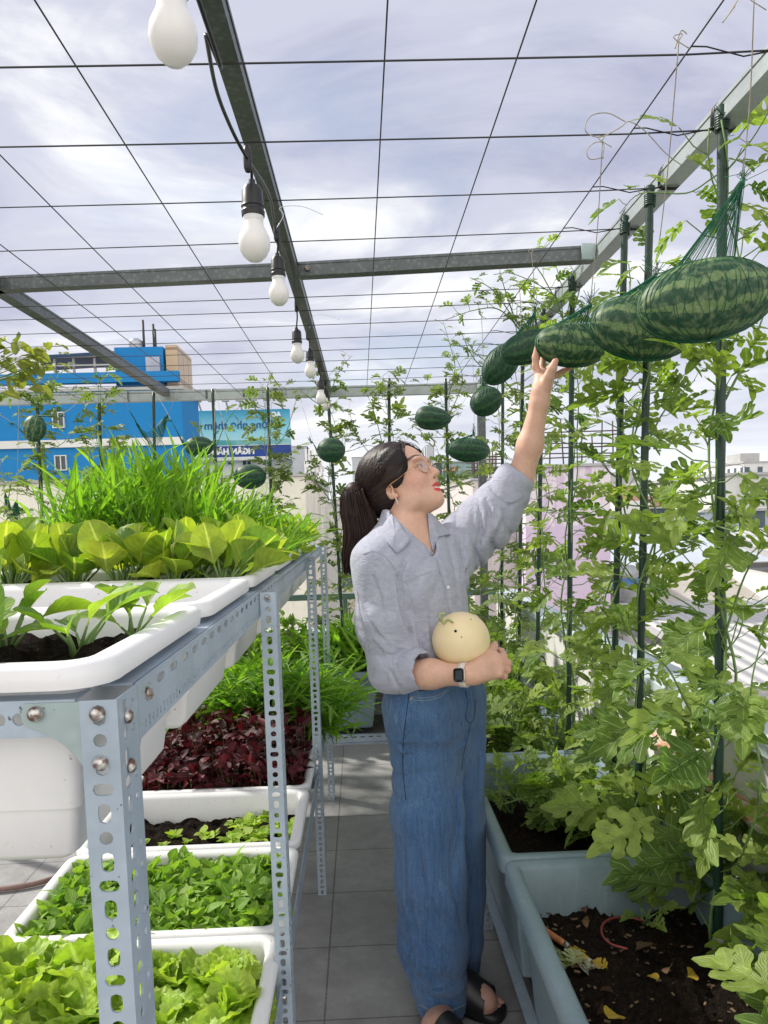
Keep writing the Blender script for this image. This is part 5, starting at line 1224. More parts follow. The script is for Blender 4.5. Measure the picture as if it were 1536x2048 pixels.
# back row stakes and vines
BP = [((85, 1065), (72, 775), 4.50, 'far left', 1), ((205, 1060), (196, 765), 4.55, 'second from the left', 1), ((312, 1060), (307, 785), 4.72, 'third from the left', 0), ((437, 1060), (425, 778), 4.70, 'fourth from the left', 0), ((544, 1060), (535, 775), 4.70, 'fifth from the left', 1), ((690, 1325), (655, 755), 4.60, 'just left of the woman', 2), ((782, 1300), (778, 757), 4.60, 'behind the woman', 1), ((905, 1300), (891, 757), 4.60, 'just right of the face of the woman', 2)]
for i, (bp_, tp_, Y_, nm_, dn_) in enumerate(BP):
    Tp = PY(*tp_, Y_); Bs = PY(*bp_, Y_); k_ = (.38-Tp[2])/(Bs[2]-Tp[2]); Bs = Tp+(Bs-Tp)*k_; Bs[0] = max(Bs[0], -2.2)
    if i not in (0, 1, 5): stake(Bs, Tp, 'thin green stake standing against the far beam, %s' % nm_, 'green stakes along the far end', .0095)
    else: stake(Bs, Tp-(0, 0, .12), 'thin green stake standing against the far beam, %s' % nm_, 'green stakes along the far end', .0095)
    ex = []
    if i == 5: ex = [([PY(660, 1000, 4.6), PY(630, 960, 4.55), PY(612, 950, 4.5)], .12, 6), ([PY(655, 800, 4.6), PY(680, 740, 4.6), PY(705, 710, 4.6)], .09, 8), ([PY(655, 820, 4.6), PY(625, 800, 4.55), PY(600, 780, 4.5)], .08, 6), ([PY(670, 1080, 4.55), PY(700, 1150, 4.5), PY(720, 1180, 4.5)], .1, 6)]
    if i == 7: ex = [([PY(895, 800, 4.6), PY(910, 740, 4.55), PY(900, 690, 4.5), PY(885, 640, 4.5)], .08, 14), ([PY(895, 840, 4.6), PY(925, 760, 4.55), PY(905, 700, 4.5)], .08, 10)]
    if i == 6: ex = [([PY(780, 950, 4.6), PY(750, 830, 4.58), PY(735, 790, 4.58)], .09, 9), ([PY(780, 960, 4.6), PY(720, 880, 4.55), PY(700, 830, 4.5)], .09, 8)]
    if i == 4: ex = [([PY(540, 900, 4.7), PY(570, 870, 4.65), PY(592, 800, 4.6)], .10, 7), ([PY(540, 960, 4.7), PY(575, 940, 4.65), PY(590, 915, 4.6)], .10, 5)]
    if i == 3: ex = [([PY(430, 900, 4.7), PY(455, 840, 4.65), PY(488, 805, 4.6)], .08, 7), ([PY(430, 930, 4.7), PY(405, 870, 4.65), PY(400, 840, 4.6)], .09, 5)]
    if i == 1: ex = [([PY(200, 960, 4.55), PY(165, 870, 4.5), PY(150, 845, 4.5)], .10, 5), ([PY(200, 960, 4.55), PY(235, 900, 4.5), PY(243, 880, 4.5)], .09, 4)]
    if i == 0: ex = [([PY(80, 800, 4.5), PY(50, 760, 4.5), PY(20, 740, 4.45)], .09, 7), ([PY(80, 790, 4.5), PY(110, 760, 4.5), PY(130, 735, 4.45)], .09, 7), ([PY(85, 900, 4.5), PY(120, 890, 4.5), PY(140, 870, 4.5)], .11, 5)]
    vine('v', Bs, Tp+(0, 0, .02 if dn_ else -.5), [20, 112, 110][dn_], .16, 200+i, 'watermelon vine on the far stake %s' % nm_, 'watermelon vines at the far end', 'melonlo', 'leaf_far', .075, .8 if dn_ else 1.3, ex)
vine('v', PY(20, 1140, 3.6)-(0, 0, .5), PY(14, 950, 3.6), 30, .11, 230, 'short watermelon vine at the left edge beside an empty green net', 'watermelon vines at the far end', 'melonlo', 'leaf_far', .08, .8)
# leafy watermelon plants sprawling in the right tubs
def bush(c, rx, ry, h, n, size, seed, label, zb=.38, mat='leaf', ybias=0, group='sprawling watermelon plants in the tubs'):
    r = np.random.default_rng(seed); base = np.array([c[0], c[1], zb]); e = empty('watermelon_plant', tuple(base), label, 'watermelon plant', group); ms, ml_ = MB(), MB(); k = max(4, n//9)
    for i in range(k):
        a_ = r.uniform(0, 6.28); end = np.array([math.cos(a_)*rx*r.uniform(.5, 1), math.sin(a_)*ry*r.uniform(.5, 1), h*r.uniform(.35, 1)]); mid = end*.5+np.array([0, 0, h*r.uniform(.1, .45)])+r.normal(0, .02, 3)
        pts = smoothpath([r.normal(0, .01, 3)*[1, 1, 0], mid*.5+r.normal(0, .01, 3), mid, end], 5); ms.tube(pts, np.linspace(.0042, .0018, len(pts)), 5, rnd=.5)
        for j in range(9):
            t = (j+r.uniform(0, 1))/9; P = pts[int(t*(len(pts)-1))]; petleaf(ms, ml_, 'melon', P, rdir(r, (.0, 1.1)), .055*r.uniform(.4, 1.3), size*r.uniform(.55, 1.15), r, droop=.15)
    for i in range(6):
        P = r.normal(0, .06, 3)*[1, 1, 0]+(0, 0, h*.5); d = rdir(r, (-.1, 1)); tt = np.linspace(0, 1, 22); q = P+np.outer(tt*.12, d)+np.stack([.008*np.cos(tt*16)*tt, .008*np.sin(tt*16)*tt, -.02*tt], 1); ms.tube(q, .0008, 3, False, rnd=.8)
    ms.build('stem', M['vine'], e); ml_.build('foliage', M[mat], e)
bush((.62, 3.0), .24, .38, .36, 80, .125, 300, 'dense watermelon plant filling the third tub on the right'); bush((.66, 3.75), .24, .38, .46, 66, .12, 301, 'dense watermelon plant filling the fourth tub on the right')
bush((.70, 2.74), .16, .14, .34, 34, .12, 302, 'broad leaved watermelon plant at the front of the third tub on the right'); bush((.58, 4.2), .22, .2, .6, 60, .12, 309, 'tall watermelon plant beyond the fourth tub, behind the woman', group=None)
bush((.64, 2.24), .26, .26, .16, 108, .10, 303, 'low sprawling watermelon plant in the second tub'); bush((.46, 2.36), .10, .20, .16, 26, .065, 304, 'feathery young watermelon shoot at the left rim of the second tub'); bush((.80, 2.02), .10, .16, .22, 24, .12, 305, 'watermelon plant against the parapet in the second tub')
bush((.86, 1.42), .14, .16, .24, 26, .15, 306, 'large leaved watermelon plant against the parapet in the near tub'); bush((.78, 1.14), .17, .12, .18, 60, .155, 307, 'bright watermelon plant sprawling at the bottom right corner'); bush((.90, 1.25), .10, .16, .42, 26, .15, 308, 'tall leafy watermelon plant at the right edge'); bush((.88, 1.75), .10, .16, .36, 18, .13, 310, 'leafy watermelon plant behind the near stake')
# ------------------------------------------------------------------ hanging melons in nets
def hangmelon(px, py, Y, rx, ry, rot, label, mat='melon', net='top', gat=None, gat2=None, dirA=None, N_=22, seed=0, nr=.00075, tear=0, ax=None, hang=None):
    """rx, ry: half length and half thickness in metres, rot: tilt in the picture plane"""
    c = PY(px, py, Y); r = np.random.default_rng(seed)
    axv = nrm(np.array([math.cos(rot), 0, math.sin(rot)])+(np.array([0, ax, 0]) if ax else 0)); az = nrm(np.cross(axv, [0, 1, 0])); az = az*(1 if az[2] > 0 else -1); ay = np.cross(az, axv); Mx = np.stack([axv, ay, az], 1)
    e = empty('watermelon', tuple(c), label, 'watermelon', 'watermelons hanging in green nets')
    n1, n2 = 36, 48; t = np.linspace(0.001, math.pi-.001, n1); p = np.linspace(0, 2*math.pi, n2, endpoint=False); T_, Pp = np.meshgrid(t, p, indexing='ij')
    rr = (np.sin(T_))**.90*(1-tear*np.clip(-np.cos(T_), -1, 1)*.35*(1 if tear else 0)); V = np.stack([-np.cos(T_)*rx*(1+(tear*.25*(np.cos(T_) < 0))), rr*np.cos(Pp)*ry, rr*np.sin(Pp)*ry], -1).reshape(-1, 3); V += V*(.010*sines(V, seed, 6, 30))[:, None]
    i = (np.arange(n1-1)[:, None]*n2+np.arange(n2)[None]).ravel(); j = (np.arange(n1-1)[:, None]*n2+(np.arange(n2)+1)[None] % n2).ravel(); b = MB(); b.add(V, [np.stack([i, j, j+n2, i+n2], 1), np.array([list(range(n2))[::-1], list(range((n1-1)*n2, n1*n2))])])
    o = b.build('rind', M[mat], e); o.rotation_euler = Matrix(Mx.tolist()).to_euler(); 
    # net
    ne = empty('melon_net', tuple(c), 'green mesh net sling around the '+label.replace('in a green net', ''), 'net', 'green melon nets'); nb = MB()
    R3 = np.array([rx, ry, ry])*1.025
    def proj(d):
        q = Mx.T@nrm(d); k = 1/np.linalg.norm(q/R3); return Mx@(q*k)
    if net == 'top':
        g = PY(*gat, Y)-c if gat else np.array([0, 0, ry+.12])
        for k in range(N_):
            for sgn in (-1, 1):
                a0 = 2*math.pi*k/N_; P = [g+r.normal(0, .002, 3)]
                mm = 15; top0 = .42
                for q in range(mm):
                    f = q/(mm-1); pol = (top0+(math.pi-top0)*f); a_ = a0+sgn*(math.pi/N_)*(2.6*f+.5*math.sin(f*9+k*1.7)); d = np.array([math.cos(a_)*math.sin(pol), math.sin(a_)*math.sin(pol), math.cos(pol)]); d = Mx@(np.array([d[0]*rx, d[1]*ry, d[2]*ry])) if False else np.array([axv, ay, [0, 0, 1]]).T@(d*np.array([rx, ry, ry])); P.append(proj(d))
                nb.tube(P, nr, 3, False)
        for k in range(12): nb.tube([g, g+r.normal(0, .006, 3)+(0, 0, .012), g+r.normal(0, .014, 3)+(0, 0, .026)], nr*1.2, 3, False)
        nb.tube([g+(0, 0, -.008), g+(0, 0, .004)], .0045, 6)
        ends = [g]
    else:
        gA = PY(*gat, Y)-c; gB = PY(*gat2, Y)-c; nb_l = N_
        for k in range(nb_l):
            for sgn in (-1, 1):
                f0 = (k+.5)/nb_l; P = [gA]
                for q in range(1, 13):
                    t_ = q/13; psi = (f0-.5)*3.6+sgn*.9*(t_-.5); base = -np.cos(math.pi*t_)*axv*rx; ring = math.sin(math.pi*t_)*ry*(-math.cos(psi)*az*1.0+math.sin(psi)*ay); P.append(proj(base+ring) if np.linalg.norm(base+ring) > 1e-6 else base)
                P.append(gB); nb.tube(P, nr, 3, False)
        for g in (gA, gB):
            for k in range(9): nb.tube([g, g+nrm(g)*.01+r.normal(0, .006, 3), g+nrm(g)*.02+r.normal(0, .012, 3)], nr*1.2, 3, False)
        ends = [gA, gB]
    nb.build('mesh', M['net'], ne)
    for q, g in enumerate(ends):
        h = (np.array(hang[q]) if hang else (c+g)*[1, 1, 0]+np.array([0, 0, PZr-.03]))-c; sb_ = MB(); mid = (g+h)/2+(.004, 0, 0); sb_.tube(smoothpath([g, mid, h], 6), .0011, 4); sb_.tube(smoothpath([h, h+(.006, 0, .01), h+(-.01, 0, .004), h+(.02, 0, -.015)], 3), .0010, 4); sb_.build('string', M['string'], ne)
    return e
def atz(px, py): return PZ(px, py, PZr-.03)
hangmelon(1412, 601, 1.40, .128, .073, .13, 'largest pale striped watermelon, nearest the camera, in a green net', 'melon', gat=(1485, 362), N_=34, seed=1, nr=.0006, hang=[atz(1508, 0)])
hangmelon(1284, 656, 1.74, .122, .072, -.14, 'striped watermelon partly hidden behind the largest one, in a green net', 'melon', gat=(1310, 552), N_=30, seed=2, hang=[atz(1358, 80)])
hangmelon(1143, 690, 2.05, .099, .058, -.10, 'watermelon the woman is touching, in a green net', 'melon', gat=(1180, 610), N_=28, seed=3, hang=[atz(1205, 280)])
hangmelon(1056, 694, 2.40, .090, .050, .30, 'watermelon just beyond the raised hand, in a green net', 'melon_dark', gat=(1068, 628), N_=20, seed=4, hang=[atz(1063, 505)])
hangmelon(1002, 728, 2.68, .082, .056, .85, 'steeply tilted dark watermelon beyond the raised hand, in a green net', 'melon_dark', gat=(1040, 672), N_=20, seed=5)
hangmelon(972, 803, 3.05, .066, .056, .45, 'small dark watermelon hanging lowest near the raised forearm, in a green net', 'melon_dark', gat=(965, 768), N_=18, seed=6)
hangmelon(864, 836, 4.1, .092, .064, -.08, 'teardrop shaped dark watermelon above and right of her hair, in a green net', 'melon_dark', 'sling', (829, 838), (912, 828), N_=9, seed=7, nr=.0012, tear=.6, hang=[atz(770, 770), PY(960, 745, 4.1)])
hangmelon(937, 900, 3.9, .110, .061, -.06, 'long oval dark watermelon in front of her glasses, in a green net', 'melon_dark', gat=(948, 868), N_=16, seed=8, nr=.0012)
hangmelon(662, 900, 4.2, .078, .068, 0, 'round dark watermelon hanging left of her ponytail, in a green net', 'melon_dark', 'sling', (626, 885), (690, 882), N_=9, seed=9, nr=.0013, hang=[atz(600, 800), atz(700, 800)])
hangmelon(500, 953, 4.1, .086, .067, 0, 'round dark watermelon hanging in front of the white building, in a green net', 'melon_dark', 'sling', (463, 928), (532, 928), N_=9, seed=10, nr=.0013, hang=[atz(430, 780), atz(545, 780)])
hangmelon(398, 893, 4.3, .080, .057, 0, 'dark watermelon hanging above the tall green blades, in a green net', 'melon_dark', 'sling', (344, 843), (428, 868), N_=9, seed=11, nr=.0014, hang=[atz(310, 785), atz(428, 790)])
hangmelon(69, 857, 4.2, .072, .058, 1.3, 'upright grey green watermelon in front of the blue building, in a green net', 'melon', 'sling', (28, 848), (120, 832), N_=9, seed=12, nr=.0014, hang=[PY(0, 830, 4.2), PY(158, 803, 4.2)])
# empty nets
def emptynet(a_, b_, sag, Y, seed, label):
    A_, B_ = PY(*a_, Y), PY(*b_, Y); c = (A_+B_)/2; r = np.random.default_rng(seed); nb = MB()
    for k in range(12):
        for sgn in (-1, 1):
            P = []
            for q in range(12): t_ = q/11; o = math.sin(math.pi*t_)*(.05*((k/11)-.5)+.012*sgn*math.sin(t_*18)); P.append(A_*(1-t_)+B_*t_-c+np.array([o*.6, o, -sag*math.sin(math.pi*t_)**1.2*(1+.5*((k/11)-.5))]))
            nb.tube(P, .0014, 3, False)
    e = empty('melon_net', tuple(c), label, 'net'); nb.build('mesh', M['net'], e)
    for g, hx in ((A_-c, -.05), (B_-c, .06)): b = MB(); b.tube([g, g+np.array([hx, 0, PZr-.03-(g+c)[2]])], .0012, 4); b.build('string', M['string'], e)
emptynet((258, 820), (338, 826), .17, 4.6, 1, 'empty green net sling hanging in front of the blue building'); emptynet((10, 985), (34, 1000), .12, 3.7, 2, 'empty bunched green net at the left edge')
# loose strings looped on the trellis
for k, (pts, Y, lb) in enumerate((([(1250, 243), (1215, 226), (1180, 233), (1171, 262), (1200, 274), (1240, 255), (1258, 243), (1290, 262), (1330, 305), (1365, 332)], 1.6, 'pale string looped loosely around the trellis crossing, upper one'), ([(1208, 315), (1180, 318), (1174, 300), (1190, 285), (1207, 288), (1205, 318)], 1.7, 'small loop of pale string below the upper looped string'), ([(1356, 80), (1350, 97), (1362, 62), (1374, 68)], 1.37, 'short knotted end of pale string on the near trellis crossing'), ([(1475, 0), (1462, 22), (1445, 45), (1470, 12)], 1.3, 'frayed pale string end at the top right'))):
    b = MB(); b.tube(smoothpath([PY(x, y, Y) for x, y in pts], 6), .0012, 4); setp(b.build('loose_string', M['string']), lb, 'string')
print('vines', time.time()-T0)
# ------------------------------------------------------------------ rack plants
def plant(name, c, n, kind, size, pl, el, mat, seed, label, cat, group=None, tilt=.25, wid=1., stem=.0018, up=(0, 0, 1), kindmat='vine', bendup=0., jit=.3):
    r = np.random.default_rng(seed); e = empty(name, tuple(c), label, cat, group); ms, ml_ = MB(), MB()
    for i in range(n):
        a_ = 2*math.pi*i/n*2.4+r.uniform(-.4, .4); e_ = r.uniform(*el); d = np.array([math.cos(a_)*math.cos(e_), math.sin(a_)*math.cos(e_), math.sin(e_)]); L_ = size*r.uniform(.6, 1.15); p = pl*r.uniform(.6, 1.2)
        b0 = r.normal(0, .004, 3)*[1, 1, 0]; tip = b0+d*p; ms.tube([b0, b0+d*p*.55+(0, 0, p*.08), tip+(0, 0, p*.05)], [stem, stem*.9, stem*.6], 5, rnd=.8)
        dd = nrm(d*[1, 1, .6]+[0, 0, bendup]+r.normal(0, jit*.5, 3)); put(ml_, kind, tip+(0, 0, p*.05), dd, nrm(np.array([0, 0, 1])+r.normal(0, jit, 3)-d*tilt*0), L_, r, wid)
    ms.build('stem', M[kindmat], e); ml_.build('leaves', M[mat], e); return e
sz = RZ-.006
MG = [(-.74, .70, 6, 'left edge of the frame'), (-.60, .66, 7, 'front left, beside the corner of the frame'), (-.46, .72, 8, 'centre, tallest with an upright leaf'), (-.36, .66, 7, 'front of centre'), (-.40, .83, 6, 'back of centre'), (-.30, .78, 7, 'right of centre'), (-.27, .87, 5, 'beside the rack rail'), (-.62, .84, 5, 'back left'), (-.52, .90, 5, 'back middle')]
for i, (x, y, n, lb) in enumerate(MG): plant('mustard_plant', (x, y, sz), n+1, 'broad', .062 if i != 2 else .085, .050, (.75, 1.45), 'mustard', 400+i, 'young mustard green in the nearest top tray, %s' % lb, 'mustard green', 'young mustard greens in the nearest tray', wid=.85, stem=.0022)
for i, (x, y) in enumerate(((-.30, 1.10), (-.70, 1.15), (-.36, 1.26))): plant('seedling', (x, y, sz-.06), 5, 'oval', .022, .045, (.5, 1.3), 'mustard', 430+i, 'tiny weed seedling in the nearly empty second tray, %s' % ('near the rail', 'at the left', 'toward the back')[i], 'seedling', stem=.001)
r5 = np.random.default_rng(55)
gx = [(-.80, 1.46), (-.68, 1.45), (-.57, 1.47), (-.47, 1.45), (-.37, 1.46), (-.27, 1.45), (-.76, 1.62), (-.62, 1.62), (-.49, 1.63), (-.36, 1.62), (-.26, 1.60), (-.80, 1.74), (-.55, 1.74), (-.42, 1.75), (-.28, 1.74)]
for i, (x, y) in enumerate(gx): plant('spinach_plant', (x, y, sz), 14, 'broad', .088, .065, (.6, 1.45), 'broad', 440+i, 'yellow green broad leaved spinach, %s in the %s row of its tray' % (('leftmost', 'second from left', 'third from left', 'third from right', 'second from right', 'rightmost')[i] if i < 6 else ('leftmost', 'second from left', 'in the middle', 'second from right', 'rightmost')[i-6] if i < 11 else ('leftmost', 'left of centre', 'right of centre', 'rightmost')[i-11], ('front', 'middle', 'back')[0 if i < 6 else 1 if i < 11 else 2]), 'spinach', 'broad leaved spinach plants on the rack top', wid=1.05, stem=.003, jit=.55, bendup=.35)
def herb(name, x0, x1, y0, y1, z, n, hgt, kind, lsz, mat, seed, label, cat, per=12, wid=1., lean=.12, kind_='stuff', upw=.5, hvar=(.6, 1.1), stemr=.0014):
    r = np.random.default_rng(seed); ms, ml_ = MB(), MB()
    for i in range(n):
        p = np.array([r.uniform(x0, x1), r.uniform(y0, y1), 0]); h = hgt(p[0], p[1])*r.uniform(*hvar) if callable(hgt) else hgt*r.uniform(*hvar); ln = r.normal(0, lean, 2)
        tip = p+np.array([ln[0]*h, ln[1]*h, h]); pts = np.array([p, p*.6+tip*.4+(ln[0]*-.02, 0, 0), tip]); 
        if stemr: ms.tube(pts, [stemr, stemr*.8, stemr*.4], 3, False, rnd=.6)
        for j in range(per):
            t = (j+1.5)/(per+1) if per > 1 else 1; q = p+(tip-p)*t; put(ml_, kind, q, nrm(rdir(r, (.1, .9))+(0, 0, upw)), nrm(np.array([0, 0, 1])+r.normal(0, .5, 3)), lsz*r.uniform(.6, 1.2), r, wid)
    c = np.array([(x0+x1)/2, (y0+y1)/2, z]); off = np.array([c[0], c[1], 0])
    for m_ in (ms, ml_): m_.v = [v-off for v in m_.v]
    e = empty(name, tuple(c), label, cat); e['kind'] = 'stuff'
    if ms.n: o = ms.build('stems', M['vine'], e); o['kind'] = 'stuff'
    o = ml_.build('leaves', M[mat], e); o['kind'] = 'stuff'; return e
# tall water spinach blades over trays four to seven
def hb(x, y): return .05+.17*max(0, 1-abs(x+.66)/.34)**.8+max(0, y-2.0)*(.20 if x < -.5 else .05)
herb('water_spinach', -.86, -.34, 2.05, 2.75, sz, 330, hb, 'blade', .15, 'blade', 501, 'dense mass of tall narrow bladed water spinach on the rack top', 'water spinach', per=6, wid=.62, lean=.18, upw=1.5)
herb('leafy_herbs', -.84, -.24, 1.84, 2.18, sz, 90, .10, 'oval', .052, 'broad', 502, 'mass of oval leaved herbs behind the broad leaved spinach on the rack top', 'herbs', per=9, upw=.5, wid=1.2, stemr=.002)
herb('grass_greens', -.45, -.225, 1.84, 2.25, sz, 110, .05, 'blade', .11, 'blade', 503, 'thin grassy greens along the rail side of the rack top', 'greens', per=3, wid=.6, lean=.4, upw=.9)
herb('leafy_herbs', -.84, -.22, 2.62, 3.4, sz, 150, .11, 'oval', .048, 'seedling', 504, 'upright small leaved herbs at the far end of the rack top', 'herbs', per=10, upw=.6, wid=1.1, stemr=.0022, hvar=(.5, 1.25))
for i, (x, y) in enumerate(((-.27, 2.9), (-.25, 2.62), (-.26, 2.3))): plant('spinach_plant', (x, y, sz), 9, 'broad', .10, .06, (.3, 1.2), 'broad', 460+i, 'broad leaved spinach hanging over the far rail of the rack, %s' % ('farthest', 'middle', 'nearest')[i], 'spinach', wid=.9, stem=.003, jit=.4)
herb('grass_greens', -.42, -.215, 2.35, 3.3, sz, 120, .07, 'blade', .12, 'blade', 505, 'bright thin grass at the far rail side of the rack top', 'greens', per=3, wid=.6, lean=.4, upw=1.0)
# lower shelf
lz = LZ-.02
LP = [(-.74, 1.18), (-.60, 1.17), (-.46, 1.18), (-.32, 1.20), (-.70, 1.30), (-.55, 1.31), (-.41, 1.30), (-.28, 1.33), (-.72, 1.43), (-.58, 1.44), (-.44, 1.43), (-.31, 1.42)]
for i, (x, y) in enumerate(LP):
    r = np.random.default_rng(600+i); row = i//4; e = empty('lettuce', (x, y, lz), 'frilly yellow green lettuce head, %s row of the near lower tray, %s' % (('front', 'middle', 'back')[row], ('leftmost', 'second from left', 'second from right', 'rightmost')[i % 4]), 'lettuce', 'frilly lettuce heads in the near lower tray'); ml_ = MB(); big = 1.25 if x < -.5 else .85
    for k in range(20):
        f = k/20; el = .35+f*1.05; a_ = k*2.4+r.uniform(-.2, .2); d = np.array([math.cos(a_)*math.cos(el), math.sin(a_)*math.cos(el), math.sin(el)]); put(ml_, 'lettuce', np.array([0, 0, .002]), d, nrm(np.array([0, 0, 1.])-d*.2+r.normal(0, .25, 3)), (.115-.045*f)*big*r.uniform(.85, 1.15), r, 1.1)
    ml_.build('leaves', M['lettuce'], e)
herb('seedlings', -.765, -.225, 1.56, 1.89, lz, 850, .055, 'small', .042, 'seedling', 700, 'dense carpet of round leaved green seedlings on the lower shelf', 'seedlings', per=3, upw=.35, wid=1.0, lean=.25, stemr=.0011)
r7 = np.random.default_rng(71); sp0 = []
for v_ in range(4):
    e = empty('sprout', (-.4, 2.1, lz-.015), 'x', 'sprout'); ml_ = MB(); rr_ = np.random.default_rng(720+v_)
    for k in range(7+v_): d = rdir(rr_, (.15, .8)); put(ml_, 'small', np.array([0, 0, .004]), d, nrm(np.array([0, 0, 1.])+rr_.normal(0, .3, 3)), .034*rr_.uniform(.6, 1.15), rr_, 1.25)
    ml_.build('leaves', M['lettuce'], e); sp0.append(e)
pos = [(r7.uniform(-.46, -.23), r7.uniform(2.12, 2.30)) for _ in range(24)]+[(r7.uniform(-.72, -.24), r7.uniform(1.99, 2.2)) for _ in range(20)]+[(r7.uniform(-.42, -.3), r7.uniform(2.03, 2.2)) for _ in range(12)]
cnt_ = {}
for i, (x, y) in enumerate(pos):
    e = sp0[i] if i < 4 else copy_tree(sp0[i % 4]); s_ = r7.uniform(.65, 1.35); e.location = (x, y, lz-.012); e.rotation_euler = (0, 0, r7.uniform(0, 6)); e.scale = (s_, s_, s_)
    q_ = '%s %s' % (('near the left rim', 'left of centre', 'right of centre', 'near the right rim')[min(3, int((x+.76)/.135))], ('in the front part', 'in the middle part', 'in the back part')[min(2, int((y-1.98)/.108))]); cnt_[q_] = cnt_.get(q_, 0)+1
    e['label'] = 'lettuce sprout %s of sparse tray, %s' % (q_, ('largest', 'small', 'smaller', 'tiny', 'pale', 'flat', 'round', 'loose', 'tilted', 'spread', 'dense', 'open', 'last', 'lone', 'low', 'wide')[min(15, cnt_[q_]-1)]); e['category'] = 'sprout'; e['group'] = 'sprouts in the sparse lower tray'
herb('red_amaranth', -.76, -.22, 2.40, 2.78, lz, 340, .115, 'oval', .044, 'red', 701, 'dense dark red amaranth on the lower shelf', 'amaranth', per=8, upw=.2, wid=1.3, stemr=.0014); 
herb('red_amaranth', -.76, -.24, 2.62, 3.1, lz, 200, .16, 'oval', .046, 'red', 702, 'taller red amaranth farther along the lower shelf', 'amaranth', per=7, upw=.2, wid=1.3, stemr=.0014)
herb('feathery_greens', -.76, -.20, 3.05, 3.5, lz, 240, .26, 'blade', .15, 'blade', 703, 'feathery green tufts at the far end of the lower shelf', 'greens', per=7, upw=.25, wid=.8, lean=.3)
herb('feathery_greens', -.26, -.14, 3.0, 3.5, lz, 60, .20, 'blade', .17, 'blade', 704, 'green tufts spilling past the rack post over the path', 'greens', per=6, upw=.05, wid=.8, lean=.5)
# plants in the far tubs
herb('grass_greens', -.26, .08, 4.44, 4.9, .38, 120, .22, 'blade', .22, 'blade', 705, 'long bladed greens filling the far tub left of the woman', 'greens', per=5, upw=.5, wid=.9, lean=.35)
herb('grass_greens', .18, .5, 4.44, 4.9, .38, 60, .22, 'blade', .2, 'blade', 706, 'long bladed greens in the far tub hidden behind the woman', 'greens', per=5, upw=.5, wid=.9, lean=.35)
herb('leafy_herbs', -1.9, -.35, 4.44, 4.9, .38, 160, .35, 'oval', .07, 'seedling', 707, 'leafy herbs filling the far tubs behind the rack', 'herbs', per=10, upw=.5, wid=1.1)
# near tub: trowel, loop, dead leaves, shoot, label
z1 = .385
def onsoil(px, py): return PZ(px, py, z1)
tr0, tr1 = onsoil(1068, 1860), onsoil(1130, 1898); t0 = empty('trowel', tuple(tr1), 'garden trowel with an orange wooden handle stuck in the soil of the near tub', 'trowel'); wd = simple('orange_wood', (.42, .15, .05), .45, 0, .3, 60).m
d = nrm(tr0-tr1); b = MB(); L_ = np.linalg.norm(tr0-tr1); P = [d*L_*f+(0, 0, .012+.004*f) for f in np.linspace(0, 1.1, 14)]; b.tube(P, [.0065, .0078, .008, .0074, .0078, .008, .0084, .0086, .009, .0092, .0092, .009, .008, .006], 12); b.build('handle', wd, t0)
b = MB(); b.tube([(0, 0, .012), -d*.012+(0, 0, .011)], .0072, 12); b.tube([-d*.012+(0, 0, .011), -d*.05+(0, 0, -.004)], .0035, 8); b.build('ferrule', M['bolt'], t0)
b = MB(); sdv = np.array([-d[1], d[0], 0]); P = []
for f in np.linspace(0, 1, 8):
    w_ = .022*math.sin(math.pi*min(1, f*.8+.25))**.6
    for u in (-1, -.5, 0, .5, 1): P.append(-d*(.045+.10*f)+sdv*w_*u+np.array([0, 0, -.004-.03*f+abs(u)*.006]))
i_ = (np.arange(7)[:, None]*5+np.arange(4)[None]).ravel(); b.add(P, np.stack([i_, i_+1, i_+6, i_+5], 1)); b.build('blade', M['bolt'], t0)
lp = [onsoil(x, y) for x, y in [(1292, 1853), (1262, 1845), (1228, 1845), (1206, 1858), (1205, 1880), (1222, 1898), (1255, 1908)]]; b = MB(); c0 = lp[3].copy(); b.tube(smoothpath([p-c0+np.array((0, 0, .012)) for p in lp], 6), .0028, 7); o = b.build('wire_loop', simple('red_cord', (.26, .05, .04), .5, 0, .3, 40).m); o.location = c0; setp(o, 'reddish brown cord loop lying on the dark soil of the near tub', 'cord')
ye = leafmat('yellow_leaf', (.45, .30, .03), (.62, .42, .05), (.6, .45, .1), .3); br_ = leafmat('dead_leaf', (.10, .055, .03), (.22, .13, .07), (.25, .16, .08), .15, (1, 1, 1)); gl_ = leafmat('wilted_leaf', (.28, .33, .14), (.42, .46, .25), (.5, .52, .3), .3)
rd = np.random.default_rng(90)
